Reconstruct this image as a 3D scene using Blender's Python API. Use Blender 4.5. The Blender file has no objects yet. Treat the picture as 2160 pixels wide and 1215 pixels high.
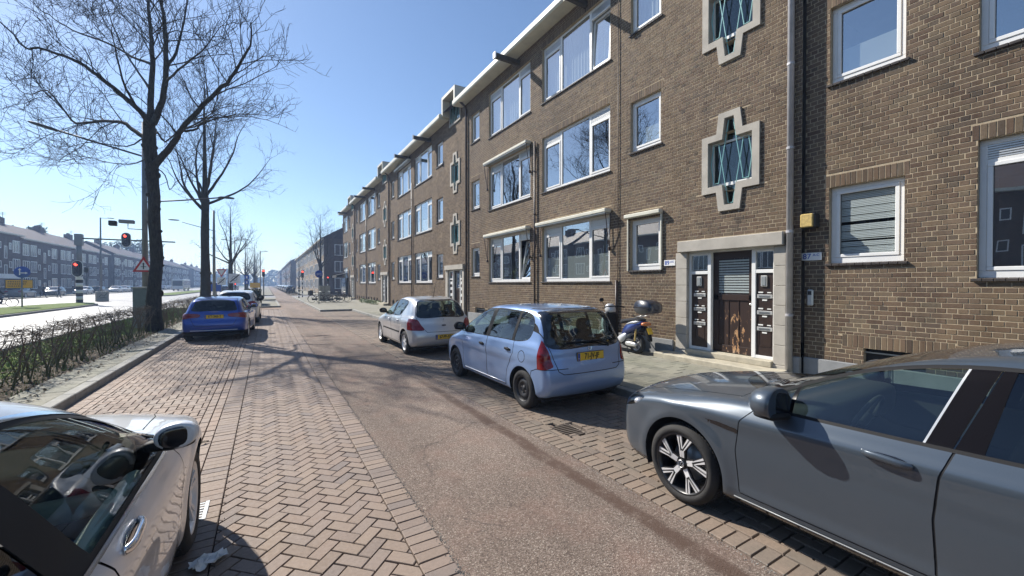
import bpy, bmesh, math, random, colorsys
import numpy as np
from mathutils import Vector, Matrix
random.seed(7); RNG = np.random.default_rng(7)
SC = bpy.context.scene
COL = SC.collection
rad = math.radians
# ---------------------------------------------------------------- camera, sky, sun, exposure
EYE = 1.85; YAW = 31.2
cam_d = bpy.data.cameras.new("camera"); cam = bpy.data.objects.new("camera", cam_d); COL.objects.link(cam)
cam_d.sensor_width = 36.0; cam_d.lens = 36.0 * 855 / 2160
cam_d.clip_start = 0.05; cam_d.clip_end = 4000
cam.location = (0, 0, EYE)
cam.rotation_euler = (rad(90 - 0.57), 0, rad(-YAW))
SC.camera = cam
SUN_EL = 40.0; SUN_AZ = 28.0          # azimuth measured left of +Y (down the street)
w = bpy.data.worlds.new("World"); SC.world = w; w.use_nodes = True
nt = w.node_tree; nt.nodes.clear()
sky = nt.nodes.new("ShaderNodeTexSky"); sky.sky_type = 'NISHITA'; sky.sun_disc = False
sky.sun_elevation = rad(SUN_EL); sky.sun_rotation = rad(-SUN_AZ)
sky.air_density = 1.0; sky.dust_density = 0.25; sky.ozone_density = 3.5; sky.altitude = 0
bg = nt.nodes.new("ShaderNodeBackground"); bg.inputs[1].default_value = 0.094
ow = nt.nodes.new("ShaderNodeOutputWorld")
nt.links.new(sky.outputs[0], bg.inputs[0]); nt.links.new(bg.outputs[0], ow.inputs[0])
sd = bpy.data.lights.new("sun", 'SUN'); sd.energy = 5.0; sd.angle = rad(0.53); sd.color = (1.0, 0.945, 0.86)
sun = bpy.data.objects.new("sun", sd); COL.objects.link(sun)
sdir = Vector((-math.sin(rad(SUN_AZ)) * math.cos(rad(SUN_EL)), math.cos(rad(SUN_AZ)) * math.cos(rad(SUN_EL)), math.sin(rad(SUN_EL))))
sun.rotation_euler = sdir.to_track_quat('Z', 'Y').to_euler(); sun.location = (-10, 10, 30)
SC.view_settings.view_transform = 'Standard'; SC.view_settings.look = 'None'
SC.view_settings.exposure = 0.70; SC.view_settings.gamma = 1.0; SC.view_settings.use_curve_mapping = False
SC.render.engine = 'CYCLES'
SC.cycles.max_bounces = 6; SC.cycles.diffuse_bounces = 3; SC.cycles.glossy_bounces = 3
SC.cycles.transparent_max_bounces = 10; SC.cycles.transmission_bounces = 4; SC.cycles.volume_bounces = 0
SC.cycles.use_denoising = True
SC.cycles.volume_step_rate = 4.0
SC.cycles.caustics_reflective = False; SC.cycles.caustics_refractive = False
SC.cycles.sample_clamp_indirect = 6.0

# ---------------------------------------------------------------- scene bookkeeping
def put(name, data, parent=None, loc=None, rot=None, scale=None):
    o = bpy.data.objects.new(name, data); COL.objects.link(o)
    if parent is not None: o.parent = parent
    if loc is not None: o.location = loc
    if rot is not None: o.rotation_euler = rot
    if scale is not None: o.scale = scale
    return o
def thing(name, label, cat, loc=(0, 0, 0), rz=0.0, group=None):
    o = put(name, None, None, loc, (0, 0, rz)); o.empty_display_size = 0.2
    o["label"] = label; o["category"] = cat
    if group: o["group"] = group
    return o
def tag(o, label, cat, group=None):
    o["label"] = label; o["category"] = cat
    if group: o["group"] = group
    return o
def struct(o): o["kind"] = "structure"; return o
def stuff(o): o["kind"] = "stuff"; return o
def copy_tree(root, loc=None, rz=None, label=None):
    def rec(o, par):
        c = o.copy(); COL.objects.link(c)
        c.parent = par
        for ch in o.children: rec(ch, c)
        return c
    c = rec(root, None)
    if loc is not None: c.location = loc
    if rz is not None: c.rotation_euler = (0, 0, rz)
    if label: c["label"] = label
    return c

# ---------------------------------------------------------------- materials
def lin(c):
    return tuple(((v / 12.92) if v <= 0.04045 else ((v + 0.055) / 1.055) ** 2.4) for v in c)
class NT:
    def __init__(s, name):
        s.m = bpy.data.materials.new(name); s.m.use_nodes = True
        s.t = s.m.node_tree; s.t.nodes.clear()
        s.out = s.t.nodes.new("ShaderNodeOutputMaterial")
    def n(s, typ, **kw):
        nd = s.t.nodes.new("ShaderNode" + typ)
        for k, v in kw.items():
            if k.startswith("i_"):
                k2 = k[2:]; nd.inputs[int(k2) if k2.isdigit() else k2.replace("_", " ")].default_value = v
            else: setattr(nd, k, v)
        return nd
    def l(s, a, b): s.t.links.new(a, b); return b
    def ramp(s, fac, stops, interp='LINEAR'):
        r = s.t.nodes.new("ShaderNodeValToRGB"); r.color_ramp.interpolation = interp
        e = r.color_ramp.elements
        while len(e) < len(stops): e.new(0.5)
        for i, (p, c) in enumerate(stops):
            e[i].position = p; e[i].color = (c[0], c[1], c[2], 1) if not isinstance(c, (int, float)) else (c, c, c, 1)
        s.l(fac, r.inputs[0]); return r.outputs[0]
    def math(s, op, a, b=None, c=None, clamp=False):
        m = s.t.nodes.new("ShaderNodeMath"); m.operation = op; m.use_clamp = clamp
        for i, v in enumerate((a, b, c)):
            if v is None: continue
            if isinstance(v, (int, float)): m.inputs[i].default_value = v
            else: s.l(v, m.inputs[i])
        return m.outputs[0]
    def mix(s, fac, a, b, mode='MIX'):
        m = s.t.nodes.new("ShaderNodeMix"); m.data_type = 'RGBA'; m.blend_type = mode
        for i, v in ((0, fac), (6, a), (7, b)):
            if isinstance(v, (int, float)): m.inputs[i].default_value = v if i == 0 else (v, v, v, 1)
            elif isinstance(v, tuple): m.inputs[i].default_value = (*v, 1) if len(v) == 3 else v
            else: s.l(v, m.inputs[i])
        return m.outputs[2]
    def obj(s):
        return s.n("TexCoord").outputs["Object"]
    def world(s):
        return s.n("NewGeometry").outputs["Position"]
    def noise(s, vec, scale, detail=4, rough=0.55, out=0):
        n_ = s.n("TexNoise", i_Scale=scale, i_Detail=detail, i_Roughness=rough)
        if vec is not None: s.l(vec, n_.inputs["Vector"])
        return n_.outputs[out]
    def scalev(s, vec, sc):
        m = s.n("Mapping"); m.inputs["Scale"].default_value = sc; s.l(vec, m.inputs[0]); return m.outputs[0]
    def bump(s, h, strength=0.3, dist=0.01, normal=None):
        b = s.n("Bump", i_Strength=strength, i_Distance=dist); s.l(h, b.inputs["Height"])
        if normal is not None: s.l(normal, b.inputs["Normal"])
        return b.outputs[0]
    def bsdf(s, color, rough=0.6, metal=0.0, spec=0.5, normal=None, coat=0.0, coat_rough=0.05, **kw):
        b = s.n("BsdfPrincipled")
        for key, v in (("Base Color", color), ("Roughness", rough), ("Metallic", metal), ("Specular IOR Level", spec), ("Coat Weight", coat), ("Coat Roughness", coat_rough)):
            if isinstance(v, (int, float)): b.inputs[key].default_value = v if key != "Base Color" else (v, v, v, 1)
            elif isinstance(v, tuple): b.inputs[key].default_value = (*v[:3], 1)
            else: s.l(v, b.inputs[key])
        if normal is not None: s.l(normal, b.inputs["Normal"])
        for k, v in kw.items(): b.inputs[k].default_value = v
        s.l(b.outputs[0], s.out.inputs[0]); s.b = b
        return s.m
MATS = {}
def M(name): return MATS[name]
def simple(name, color, rough=0.6, metal=0.0, spec=0.5, coat=0.0, var=0.0, vscale=8.0, bump=0.0, bscale=60.0, coat_rough=0.05):
    t = NT(name); col = tuple(color)
    nrm = None
    if var > 0:
        f = t.noise(t.obj(), vscale, 5, 0.6)
        f = t.ramp(f, [(0.3, 1 - var), (0.7, 1 + var)])
        col = t.mix(1.0, col, f, 'MULTIPLY')
    if bump > 0:
        nrm = t.bump(t.noise(t.obj(), bscale, 3), bump, 0.01)
    MATS[name] = t.bsdf(col, rough, metal, spec, nrm, coat, coat_rough); return MATS[name]

# ---------------------------------------------------------------- mesh collector
class MB:
    def __init__(s): s.v = []; s.f = []; s.m = []; s.cur = 0; s.sm = []; s.smooth = False; s.tone = []; s.t = 0.0
    def add(s, verts, faces):
        o = len(s.v); s.v.extend(verts)
        for f in faces:
            s.f.append(tuple(i + o for i in f)); s.m.append(s.cur); s.sm.append(s.smooth); s.tone.append(s.t)
    def box(s, x0, x1, y0, y1, z0, z1, M4=None):
        vs = [(x, y, z) for z in (z0, z1) for y in (y0, y1) for x in (x0, x1)]
        if M4 is not None: vs = [tuple(M4 @ Vector(v)) for v in vs]
        s.add(vs, [(0, 2, 3, 1), (4, 5, 7, 6), (0, 1, 5, 4), (2, 6, 7, 3), (0, 4, 6, 2), (1, 3, 7, 5)])
    def cbox(s, x0, x1, y0, y1, z0, z1, c=0.01, M4=None):
        """box with all twelve edges chamfered by c"""
        X = (x0, x1); Y = (y0, y1); Z = (z0, z1); vs = []; idx = {}
        for i in (0, 1):
            for j in (0, 1):
                for k in (0, 1):
                    sx = 1 if i == 0 else -1; sy = 1 if j == 0 else -1; sz = 1 if k == 0 else -1
                    for a in range(3):
                        p = [X[i], Y[j], Z[k]]
                        if a != 0: p[0] += sx * c
                        if a != 1: p[1] += sy * c
                        if a != 2: p[2] += sz * c
                        idx[(i, j, k, a)] = len(vs); vs.append(tuple(p))
        fs = []
        for i in (0, 1): fs.append([idx[(i, j, k, 0)] for j, k in ((0, 0), (0, 1), (1, 1), (1, 0))][::(1 if i == 0 else -1)])
        for j in (0, 1): fs.append([idx[(i, j, k, 1)] for i, k in ((0, 0), (1, 0), (1, 1), (0, 1))][::(1 if j == 0 else -1)])
        for k in (0, 1): fs.append([idx[(i, j, k, 2)] for i, j in ((0, 0), (0, 1), (1, 1), (1, 0))][::(1 if k == 0 else -1)])
        for j in (0, 1):
            for k in (0, 1):
                fs.append([idx[(0, j, k, 1)], idx[(1, j, k, 1)], idx[(1, j, k, 2)], idx[(0, j, k, 2)]])
        for i in (0, 1):
            for k in (0, 1):
                fs.append([idx[(i, 0, k, 0)], idx[(i, 1, k, 0)], idx[(i, 1, k, 2)], idx[(i, 0, k, 2)]])
        for i in (0, 1):
            for j in (0, 1):
                fs.append([idx[(i, j, 0, 0)], idx[(i, j, 1, 0)], idx[(i, j, 1, 1)], idx[(i, j, 0, 1)]])
        for i in (0, 1):
            for j in (0, 1):
                for k in (0, 1): fs.append([idx[(i, j, k, a)] for a in range(3)])
        # orient outward
        cx, cy, cz = (x0 + x1) / 2, (y0 + y1) / 2, (z0 + z1) / 2
        out = []
        for f in fs:
            p = [Vector(vs[q]) for q in f]
            nrm = (p[1] - p[0]).cross(p[2] - p[0])
            cen = sum(p, Vector()) / len(p) - Vector((cx, cy, cz))
            out.append(f if nrm.dot(cen) > 0 else f[::-1])
        if M4 is not None: vs = [tuple(M4 @ Vector(v)) for v in vs]
        s.add(vs, out)
    def tube(s, pts, r, n=8, cap=True):
        pts = [Vector(p) for p in pts]; rs = r if isinstance(r, (list, tuple)) else [r] * len(pts)
        rings = []; prev = None
        for i, p in enumerate(pts):
            d = (pts[min(i + 1, len(pts) - 1)] - pts[max(i - 1, 0)]).normalized()
            if prev is None:
                a = Vector((0, 0, 1)) if abs(d.z) < 0.9 else Vector((1, 0, 0))
                u = d.cross(a).normalized()
            else:
                u = (prev - d * prev.dot(d))
                u = u.normalized() if u.length > 1e-6 else d.orthogonal().normalized()
            prev = u; v = d.cross(u)
            rings.append([tuple(p + (u * math.cos(2 * math.pi * k / n) + v * math.sin(2 * math.pi * k / n)) * rs[i]) for k in range(n)])
        vs = [q for rg in rings for q in rg]; fs = []
        for i in range(len(pts) - 1):
            for k in range(n):
                a = i * n + k; b = i * n + (k + 1) % n
                fs.append((a, b, b + n, a + n))
        if cap and n > 3:
            fs.append(tuple(range(n))[::-1]); fs.append(tuple((len(pts) - 1) * n + k for k in range(n)))
        s.add(vs, fs)
    def lathe(s, prof, n=32, axis='X', M4=None):
        """prof: list of (along axis, radius)"""
        vs = []
        for a, r in prof:
            for k in range(n):
                t = 2 * math.pi * k / n; c, q = r * math.cos(t), r * math.sin(t)
                vs.append((a, c, q) if axis == 'X' else ((c, q, a) if axis == 'Z' else (c, a, q)))
        if M4 is not None: vs = [tuple(M4 @ Vector(v)) for v in vs]
        fs = []
        for i in range(len(prof) - 1):
            for k in range(n):
                a = i * n + k; b = i * n + (k + 1) % n; fs.append((a, b, b + n, a + n))
        s.add(vs, fs)
    def prism(s, poly, fn, d0, d1, cap0=True, cap1=True):
        """extrude a 2D polygon: fn(u, v, d) -> 3D"""
        n = len(poly)
        vs = [fn(u, v, d0) for u, v in poly] + [fn(u, v, d1) for u, v in poly]
        fs = [(i, (i + 1) % n, n + (i + 1) % n, n + i) for i in range(n)]
        if cap0: fs.append(tuple(range(n))[::-1])
        if cap1: fs.append(tuple(range(n, 2 * n)))
        s.add(vs, fs)
    def ringprism(s, outer, inner, fn, d0, d1):
        n = len(outer); 
        vs = [fn(u, v, d0) for u, v in outer] + [fn(u, v, d0) for u, v in inner] + [fn(u, v, d1) for u, v in outer] + [fn(u, v, d1) for u, v in inner]
        fs = []
        for i in range(n):
            j = (i + 1) % n
            fs += [(i, j, n + j, n + i), (2 * n + i, 2 * n + j, 3 * n + j, 3 * n + i), (i, j, 2 * n + j, 2 * n + i), (n + i, n + j, 3 * n + j, 3 * n + i)]
        s.add(vs, fs)
    def data(s, name, mats):
        me = bpy.data.meshes.new(name); me.from_pydata(s.v, [], s.f)
        for m in (mats if isinstance(mats, (list, tuple)) else [mats]): me.materials.append(MATS[m] if isinstance(m, str) else m)
        if s.f:
            me.polygons.foreach_set("material_index", s.m); me.polygons.foreach_set("use_smooth", s.sm)
            if any(s.tone):
                a = me.attributes.new("tone", 'FLOAT', 'FACE'); a.data.foreach_set("value", s.tone)
        me.update(); return me
    def build(s, name, mats, parent=None, loc=None, rot=None, fix=False):
        me = s.data(name, mats)
        if fix:
            bm = bmesh.new(); bm.from_mesh(me); bmesh.ops.recalc_face_normals(bm, faces=bm.faces); bm.to_mesh(me); bm.free()
        return put(name, me, parent, loc, rot)
def text_mesh(name, txt, size, mat, parent, loc, rot, align='CENTER', extrude=0.0008, bold=0.0, sx=1.0):
    cu = bpy.data.curves.new(name, 'FONT'); cu.body = txt; cu.size = size; cu.align_x = align; cu.align_y = 'CENTER'
    cu.extrude = extrude; cu.offset = bold; cu.materials.append(M(mat) if isinstance(mat, str) else mat)
    tmp = bpy.data.objects.new(name, cu); COL.objects.link(tmp)
    dg = bpy.context.evaluated_depsgraph_get(); me = bpy.data.meshes.new_from_object(tmp.evaluated_get(dg)); bpy.data.objects.remove(tmp)
    if not me.materials: me.materials.append(M(mat) if isinstance(mat, str) else mat)
    return put(name, me, parent, loc, rot, (sx, 1, 1))
# ---------------------------------------------------------------- material library
def brick_tone_mat(name, stops, rough=0.85, bump=0.5, bscale=120, streak=None, patch=None, flat=0.0):
    t = NT(name)
    at = t.n("Attribute", attribute_name="tone"); oi = t.n("ObjectInfo")
    f = t.math('FRACT', t.math('ADD', at.outputs["Fac"], oi.outputs["Random"]))
    c = t.ramp(f, stops)
    w_ = t.world()
    g = t.ramp(t.noise(w_, 45, 5, 0.7), [(0.25, 0.78), (0.75, 1.2)])
    c = t.mix(1.0, c, g, 'MULTIPLY')
    if patch:
        pf = t.ramp(t.noise(w_, patch[0], 4, 0.55), [(0.42, 0.0), (0.62, 1.0)])
        c = t.mix(t.math('MULTIPLY', pf, patch[2]), c, patch[1])
    if streak:
        st = t.ramp(t.noise(t.scalev(w_, (1.6, 1.6, 0.16)), 2.0, 6, 0.7), [(0.30, 0.72), (0.55, 1.06)]); c = t.mix(1.0, c, st, 'MULTIPLY')
        so = t.ramp(t.noise(w_, 0.35, 3, 0.5), [(0.35, 0.88), (0.65, 1.10)]); c = t.mix(1.0, c, so, 'MULTIPLY')
        # lime bloom smeared over some bricks
        lm = t.math('MULTIPLY', t.ramp(t.noise(w_, 17, 5, 0.75), [(0.63, 0.0), (0.72, 0.75)]), t.ramp(t.noise(w_, 1.1, 3, 0.5), [(0.55, 0.0), (0.68, 1.0)])); c = t.mix(lm, c, (0.42, 0.38, 0.32))
    n1 = t.noise(w_, bscale, 4, 0.7)
    r = t.ramp(t.noise(w_, 30, 2), [(0.3, rough - 0.12), (0.7, min(1, rough + 0.1))])
    MATS[name] = t.bsdf(c, r, 0, 0.35, t.bump(n1, bump, 0.004)); return MATS[name]
brick_tone_mat("facade_brick", [(0.0, (0.092, 0.058, 0.040)), (0.25, (0.138, 0.093, 0.061)), (0.5, (0.112, 0.080, 0.058)), (0.75, (0.170, 0.120, 0.076)), (0.9, (0.130, 0.100, 0.067)), (1.0, (0.066, 0.047, 0.036))], patch=(0.9, (0.15, 0.10, 0.055), 0.4), streak=True)
brick_tone_mat("paving_brick", [(0.0, (0.205, 0.155, 0.120)), (0.3, (0.260, 0.198, 0.152)), (0.55, (0.225, 0.178, 0.148)), (0.8, (0.245, 0.180, 0.138)), (1.0, (0.165, 0.138, 0.125))], rough=0.72, bump=0.6, bscale=160, patch=(1.6, (0.25, 0.19, 0.155), 0.5))
brick_tone_mat("bay_brick", [(0.0, (0.255, 0.185, 0.14)), (0.3, (0.290, 0.215, 0.165)), (0.55, (0.265, 0.205, 0.165)), (0.8, (0.300, 0.215, 0.160)), (1.0, (0.225, 0.180, 0.150))], rough=0.74, bump=0.6, bscale=160, patch=(1.2, (0.28, 0.225, 0.18), 0.5))
brick_tone_mat("old_brick", [(0.0, (0.200, 0.150, 0.115)), (0.4, (0.250, 0.190, 0.145)), (0.7, (0.215, 0.170, 0.135)), (1.0, (0.175, 0.140, 0.115))], rough=0.75, bump=0.8, bscale=110, patch=(2.2, (0.17, 0.145, 0.115), 0.6))
brick_tone_mat("slab_concrete", [(0.0, (0.215, 0.205, 0.165)), (0.4, (0.275, 0.262, 0.212)), (0.7, (0.245, 0.238, 0.195)), (1.0, (0.19, 0.187, 0.155))], rough=0.88, bump=0.4, bscale=140, patch=(0.8, (0.18, 0.185, 0.13), 0.45))
def mortar_mat():
    t = NT("mortar"); w_ = t.world()
    c = t.ramp(t.noise(w_, 14, 5, 0.65), [(0.3, (0.33, 0.265, 0.18)), (0.7, (0.47, 0.385, 0.27))])
    MATS["mortar"] = t.bsdf(c, 0.95, 0, 0.2, t.bump(t.noise(w_, 200, 3), 0.5, 0.004))
mortar_mat()
def far_brick(name, a, b, mo, scale=1.0, bump=True):
    t = NT(name); w_ = t.world()
    sx = t.n("SeparateXYZ"); t.l(w_, sx.inputs[0])
    cb = t.n("CombineXYZ"); t.l(t.math('ADD', sx.outputs[1], sx.outputs[0]), cb.inputs[0]); t.l(sx.outputs[2], cb.inputs[1])
    br = t.n("TexBrick", offset=0.5, i_Scale=1.0, i_Mortar_Size=0.006, i_Brick_Width=0.22, i_Row_Height=0.0765, i_Mortar_Smooth=0.1, i_Bias=0.0)
    t.l(cb.outputs[0], br.inputs["Vector"])
    br.inputs["Color1"].default_value = (*a, 1); br.inputs["Color2"].default_value = (*b, 1); br.inputs["Mortar"].default_value = (*mo, 1)
    g = t.ramp(t.noise(t.scalev(w_, (1, 1, 0.45)), 1.6, 7, 0.75), [(0.3, 0.68), (0.7, 1.25)])
    c = t.mix(1.0, br.outputs[0], g, 'MULTIPLY')
    g2 = t.ramp(t.noise(t.scalev(w_, (5, 5, 14)), 1.0, 3, 0.7), [(0.3, 0.85), (0.7, 1.15)])
    c = t.mix(1.0, c, g2, 'MULTIPLY')
    nrm = t.bump(br.outputs[1], -0.6, 0.012) if bump else None
    if bump:
        nd = t.t.nodes["Bump"] if "Bump" in t.t.nodes else None
        if nd: nd.invert = True; nd.inputs["Strength"].default_value = 0.6
    MATS[name] = t.bsdf(c, 0.9, 0, 0.25, nrm)
far_brick("far_facade_brick", (0.080, 0.055, 0.037), (0.165, 0.118, 0.077), (0.30, 0.24, 0.17))
far_brick("dark_far_brick", (0.095, 0.062, 0.048), (0.125, 0.080, 0.060), (0.16, 0.13, 0.11))
far_brick("pale_far_brick", (0.27, 0.215, 0.15), (0.32, 0.25, 0.175), (0.40, 0.34, 0.26))
def red_asphalt():
    t = NT("red_asphalt"); w_ = t.world()
    vo = t.n("TexVoronoi", i_Scale=130.0); t.l(w_, vo.inputs["Vector"])
    sp = t.n("SeparateXYZ"); t.l(vo.outputs["Color"], sp.inputs[0])
    c = t.ramp(sp.outputs[0], [(0.0, (0.095, 0.070, 0.057)), (0.3, (0.160, 0.122, 0.098)), (0.6, (0.205, 0.158, 0.128)), (0.85, (0.27, 0.212, 0.175)), (1.0, (0.42, 0.36, 0.30))])
    big = t.ramp(t.noise(w_, 0.55, 5, 0.6), [(0.32, 0.82), (0.66, 1.12)])
    c = t.mix(1.0, c, big, 'MULTIPLY')
    red = t.ramp(t.noise(w_, 1.7, 4, 0.6), [(0.5, 0.0), (0.72, 0.30)])
    c = t.mix(red, c, (0.26, 0.150, 0.115))
    lw = t.ramp(t.noise(t.scalev(w_, (1.6, 0.12, 1)), 1.0, 5, 0.6), [(0.35, 0.86), (0.6, 1.08)]); c = t.mix(1.0, c, lw, 'MULTIPLY')
    ck = t.n("TexVoronoi", feature='DISTANCE_TO_EDGE', i_Scale=0.55); t.l(t.mix(0.25, w_, t.noise(w_, 2.2, 5, 0.7, 1), 'ADD'), ck.inputs["Vector"])
    cf = t.math('MULTIPLY', t.ramp(ck.outputs["Distance"], [(0.0, 0.55), (0.006, 0.0)]), t.ramp(t.noise(w_, 0.8, 2), [(0.5, 0.0), (0.56, 1.0)])); c = t.mix(cf, c, (0.05, 0.04, 0.035))
    st = t.ramp(t.noise(w_, 2.6, 3, 0.5), [(0.66, 0.0), (0.74, 0.45)])      # dark tyre and oil stains
    c = t.mix(st, c, (0.10, 0.075, 0.065))
    # damp dirt line beside the gutter bricks
    sx = t.n("SeparateXYZ"); t.l(w_, sx.inputs[0])
    wob = t.math('MULTIPLY', t.math('SUBTRACT', t.noise(w_, 1.3, 4, 0.6), 0.5), 0.16)
    d = t.math('ABSOLUTE', t.math('SUBTRACT', t.math('ADD', sx.outputs[0], wob), 2.56))
    fa = t.ramp(d, [(0.0, 0.9), (0.06, 0.8), (0.11, 0.0)])
    fa = t.math('MULTIPLY', fa, t.ramp(t.noise(w_, 5.0, 5, 0.7), [(0.30, 0.35), (0.5, 1.0)]))
    ylim = t.n("MapRange", i_1=5.5, i_2=8.5, i_3=1.0, i_4=0.0); t.l(sx.outputs[1], ylim.inputs[0])
    fa = t.math('MULTIPLY', fa, ylim.outputs[0])
    c = t.mix(fa, c, (0.085, 0.052, 0.038))
    h = t.math('ADD', t.math('MULTIPLY', vo.outputs["Distance"], 1.0), t.math('MULTIPLY', t.noise(w_, 50, 3), 0.6))
    MATS["red_asphalt"] = t.bsdf(c, 0.85, 0, 0.25, t.bump(h, 0.9, 0.006))
red_asphalt()
def grey_asphalt():
    t = NT("grey_asphalt"); w_ = t.world()
    c = t.ramp(t.noise(w_, 60, 4, 0.8), [(0.3, (0.13, 0.125, 0.12)), (0.7, (0.23, 0.22, 0.21))])
    big = t.ramp(t.noise(t.scalev(w_, (0.5, 0.06, 1)), 1.0, 4), [(0.3, 0.86), (0.7, 1.15)])
    c = t.mix(1.0, c, big, 'MULTIPLY')
    MATS["grey_asphalt"] = t.bsdf(c, 0.55, 0, 0.5, t.bump(t.noise(w_, 110, 3), 0.5, 0.006))
grey_asphalt()
def ground_mat(name, a, b, sc=3.0, bs=30, st=0.8):
    t = NT(name); w_ = t.world()
    c = t.ramp(t.noise(w_, sc, 7, 0.7), [(0.3, a), (0.7, b)])
    MATS[name] = t.bsdf(c, 0.95, 0, 0.2, t.bump(t.noise(w_, bs, 5, 0.7), st, 0.03))
ground_mat("soil", (0.045, 0.034, 0.022), (0.105, 0.082, 0.052), 6.0, 40)
ground_mat("lawn", (0.085, 0.130, 0.026), (0.165, 0.21, 0.050), 5.0, 60)
ground_mat("joint_sand", (0.018, 0.015, 0.012), (0.045, 0.036, 0.028), 9.0, 80)
ground_mat("pavement_grey", (0.22, 0.21, 0.175), (0.29, 0.28, 0.235), 3.0, 60, 0.3)
ground_mat("pavement_brick_far", (0.22, 0.165, 0.13), (0.28, 0.21, 0.165), 4.0, 60, 0.3)
simple("kerb_stone", (0.27, 0.265, 0.24), 0.85, var=0.2, vscale=5, bump=0.4, bscale=90)
simple("plinth_stone", (0.24, 0.245, 0.25), 0.85, var=0.15, vscale=4, bump=0.3)
simple("surround_stone", (0.40, 0.37, 0.32), 0.85, var=0.14, vscale=3, bump=0.35, bscale=110)
simple("step_stone", (0.42, 0.38, 0.29), 0.85, var=0.2, vscale=6, bump=0.5, bscale=80)
simple("window_white", (0.78, 0.78, 0.76), 0.35, spec=0.5, var=0.05, vscale=3)
simple("gutter_cream", (0.62, 0.60, 0.50), 0.5, var=0.12, vscale=2)
simple("sill_dark", (0.055, 0.045, 0.04), 0.6, var=0.3, vscale=14)
simple("pipe_grey", (0.42, 0.41, 0.42), 0.45, metal=0.25, var=0.15, vscale=5)
simple("pipe_brown", (0.045, 0.028, 0.022), 0.45, var=0.3, vscale=8)
simple("beam_wood", (0.055, 0.045, 0.035), 0.7, var=0.3, vscale=9)
simple("grille_metal", (0.32, 0.34, 0.34), 0.4, metal=0.4)
simple("grille_bar", (0.20, 0.42, 0.42), 0.4, metal=0.1)
simple("door_brown", (0.032, 0.018, 0.013), 0.4, spec=0.5, var=0.25, vscale=14)
simple("steel", (0.50, 0.50, 0.49), 0.3, metal=0.9)
simple("aluminium", (0.62, 0.62, 0.60), 0.35, metal=0.6)
simple("black_plastic", (0.018, 0.018, 0.019), 0.5)
simple("dark_matt", (0.012, 0.012, 0.013), 0.8)
simple("paper_white", (0.75, 0.75, 0.72), 0.8)
simple("tarnish_yellow", (0.50, 0.36, 0.12), 0.5, var=0.3, vscale=20)
simple("roof_tile", (0.045, 0.024, 0.022), 0.7, var=0.25, vscale=3)
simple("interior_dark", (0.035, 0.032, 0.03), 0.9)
simple("interior_mid", (0.16, 0.14, 0.12), 0.9, var=0.3, vscale=1.3)
simple("curtain_white", (0.55, 0.55, 0.53), 0.9)
simple("blind_white", (0.46, 0.50, 0.47), 0.7)
simple("leaf_dark", (0.045, 0.075, 0.022), 0.6, var=0.3, vscale=14)
simple("rusty_iron", (0.13, 0.105, 0.085), 0.65, metal=0.3, var=0.35, vscale=25)
simple("leaf_light", (0.13, 0.175, 0.045), 0.6, var=0.3, vscale=14)
simple("hedge_leaf", (0.022, 0.030, 0.012), 0.7, var=0.4, vscale=10)
simple("dead_leaf", (0.15, 0.115, 0.075), 0.85, var=0.35, vscale=30)
simple("yellow_sign", (0.75, 0.40, 0.02), 0.45)
simple("sign_black", (0.015, 0.015, 0.015), 0.5)
simple("sign_blue", (0.012, 0.07, 0.36), 0.4)
simple("sign_red", (0.48, 0.015, 0.015), 0.4)
simple("sign_white", (0.75, 0.75, 0.73), 0.4)
simple("sign_back", (0.24, 0.25, 0.26), 0.5, metal=0.4)
simple("pole_galv", (0.20, 0.215, 0.22), 0.5, metal=0.5, var=0.2, vscale=3)
simple("pole_dark", (0.03, 0.035, 0.04), 0.5)
simple("cabinet_green", (0.15, 0.175, 0.16), 0.55, var=0.2, vscale=4)
simple("cabinet_grey", (0.28, 0.28, 0.25), 0.6, var=0.15, vscale=4)
simple("cloth_dark", (0.015, 0.016, 0.02), 0.9)
simple("cloth_blue", (0.03, 0.045, 0.09), 0.9)
simple("skin", (0.42, 0.26, 0.18), 0.6)
simple("hair_brown", (0.05, 0.03, 0.02), 0.7)
simple("road_paint", (0.62, 0.62, 0.60), 0.6, var=0.12, vscale=10)
def bark():
    t = NT("bark"); o = t.world()
    v = t.scalev(o, (7, 7, 1.6)); n1 = t.noise(v, 3.0, 6, 0.7)
    c = t.ramp(n1, [(0.3, (0.022, 0.019, 0.015)), (0.55, (0.055, 0.047, 0.036)), (0.8, (0.085, 0.078, 0.058))])
    MATS["bark"] = t.bsdf(c, 0.95, 0, 0.2, t.bump(n1, 1.0, 0.05))
    t = NT("hedge_stem"); sx = t.n("SeparateXYZ"); w_ = t.world(); t.l(w_, sx.inputs[0])
    mr = t.n("MapRange", i_1=0.1, i_2=0.55, i_3=1.0, i_4=0.0); t.l(sx.outputs[2], mr.inputs[0])
    n1 = t.noise(w_, 25, 4)
    g = t.math('MULTIPLY', mr.outputs[0], t.ramp(n1, [(0.3, 0.3), (0.6, 1.0)]))
    c = t.mix(g, (0.125, 0.098, 0.074), (0.075, 0.100, 0.026))
    MATS["hedge_stem"] = t.bsdf(c, 0.9, 0, 0.2)
bark()
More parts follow.
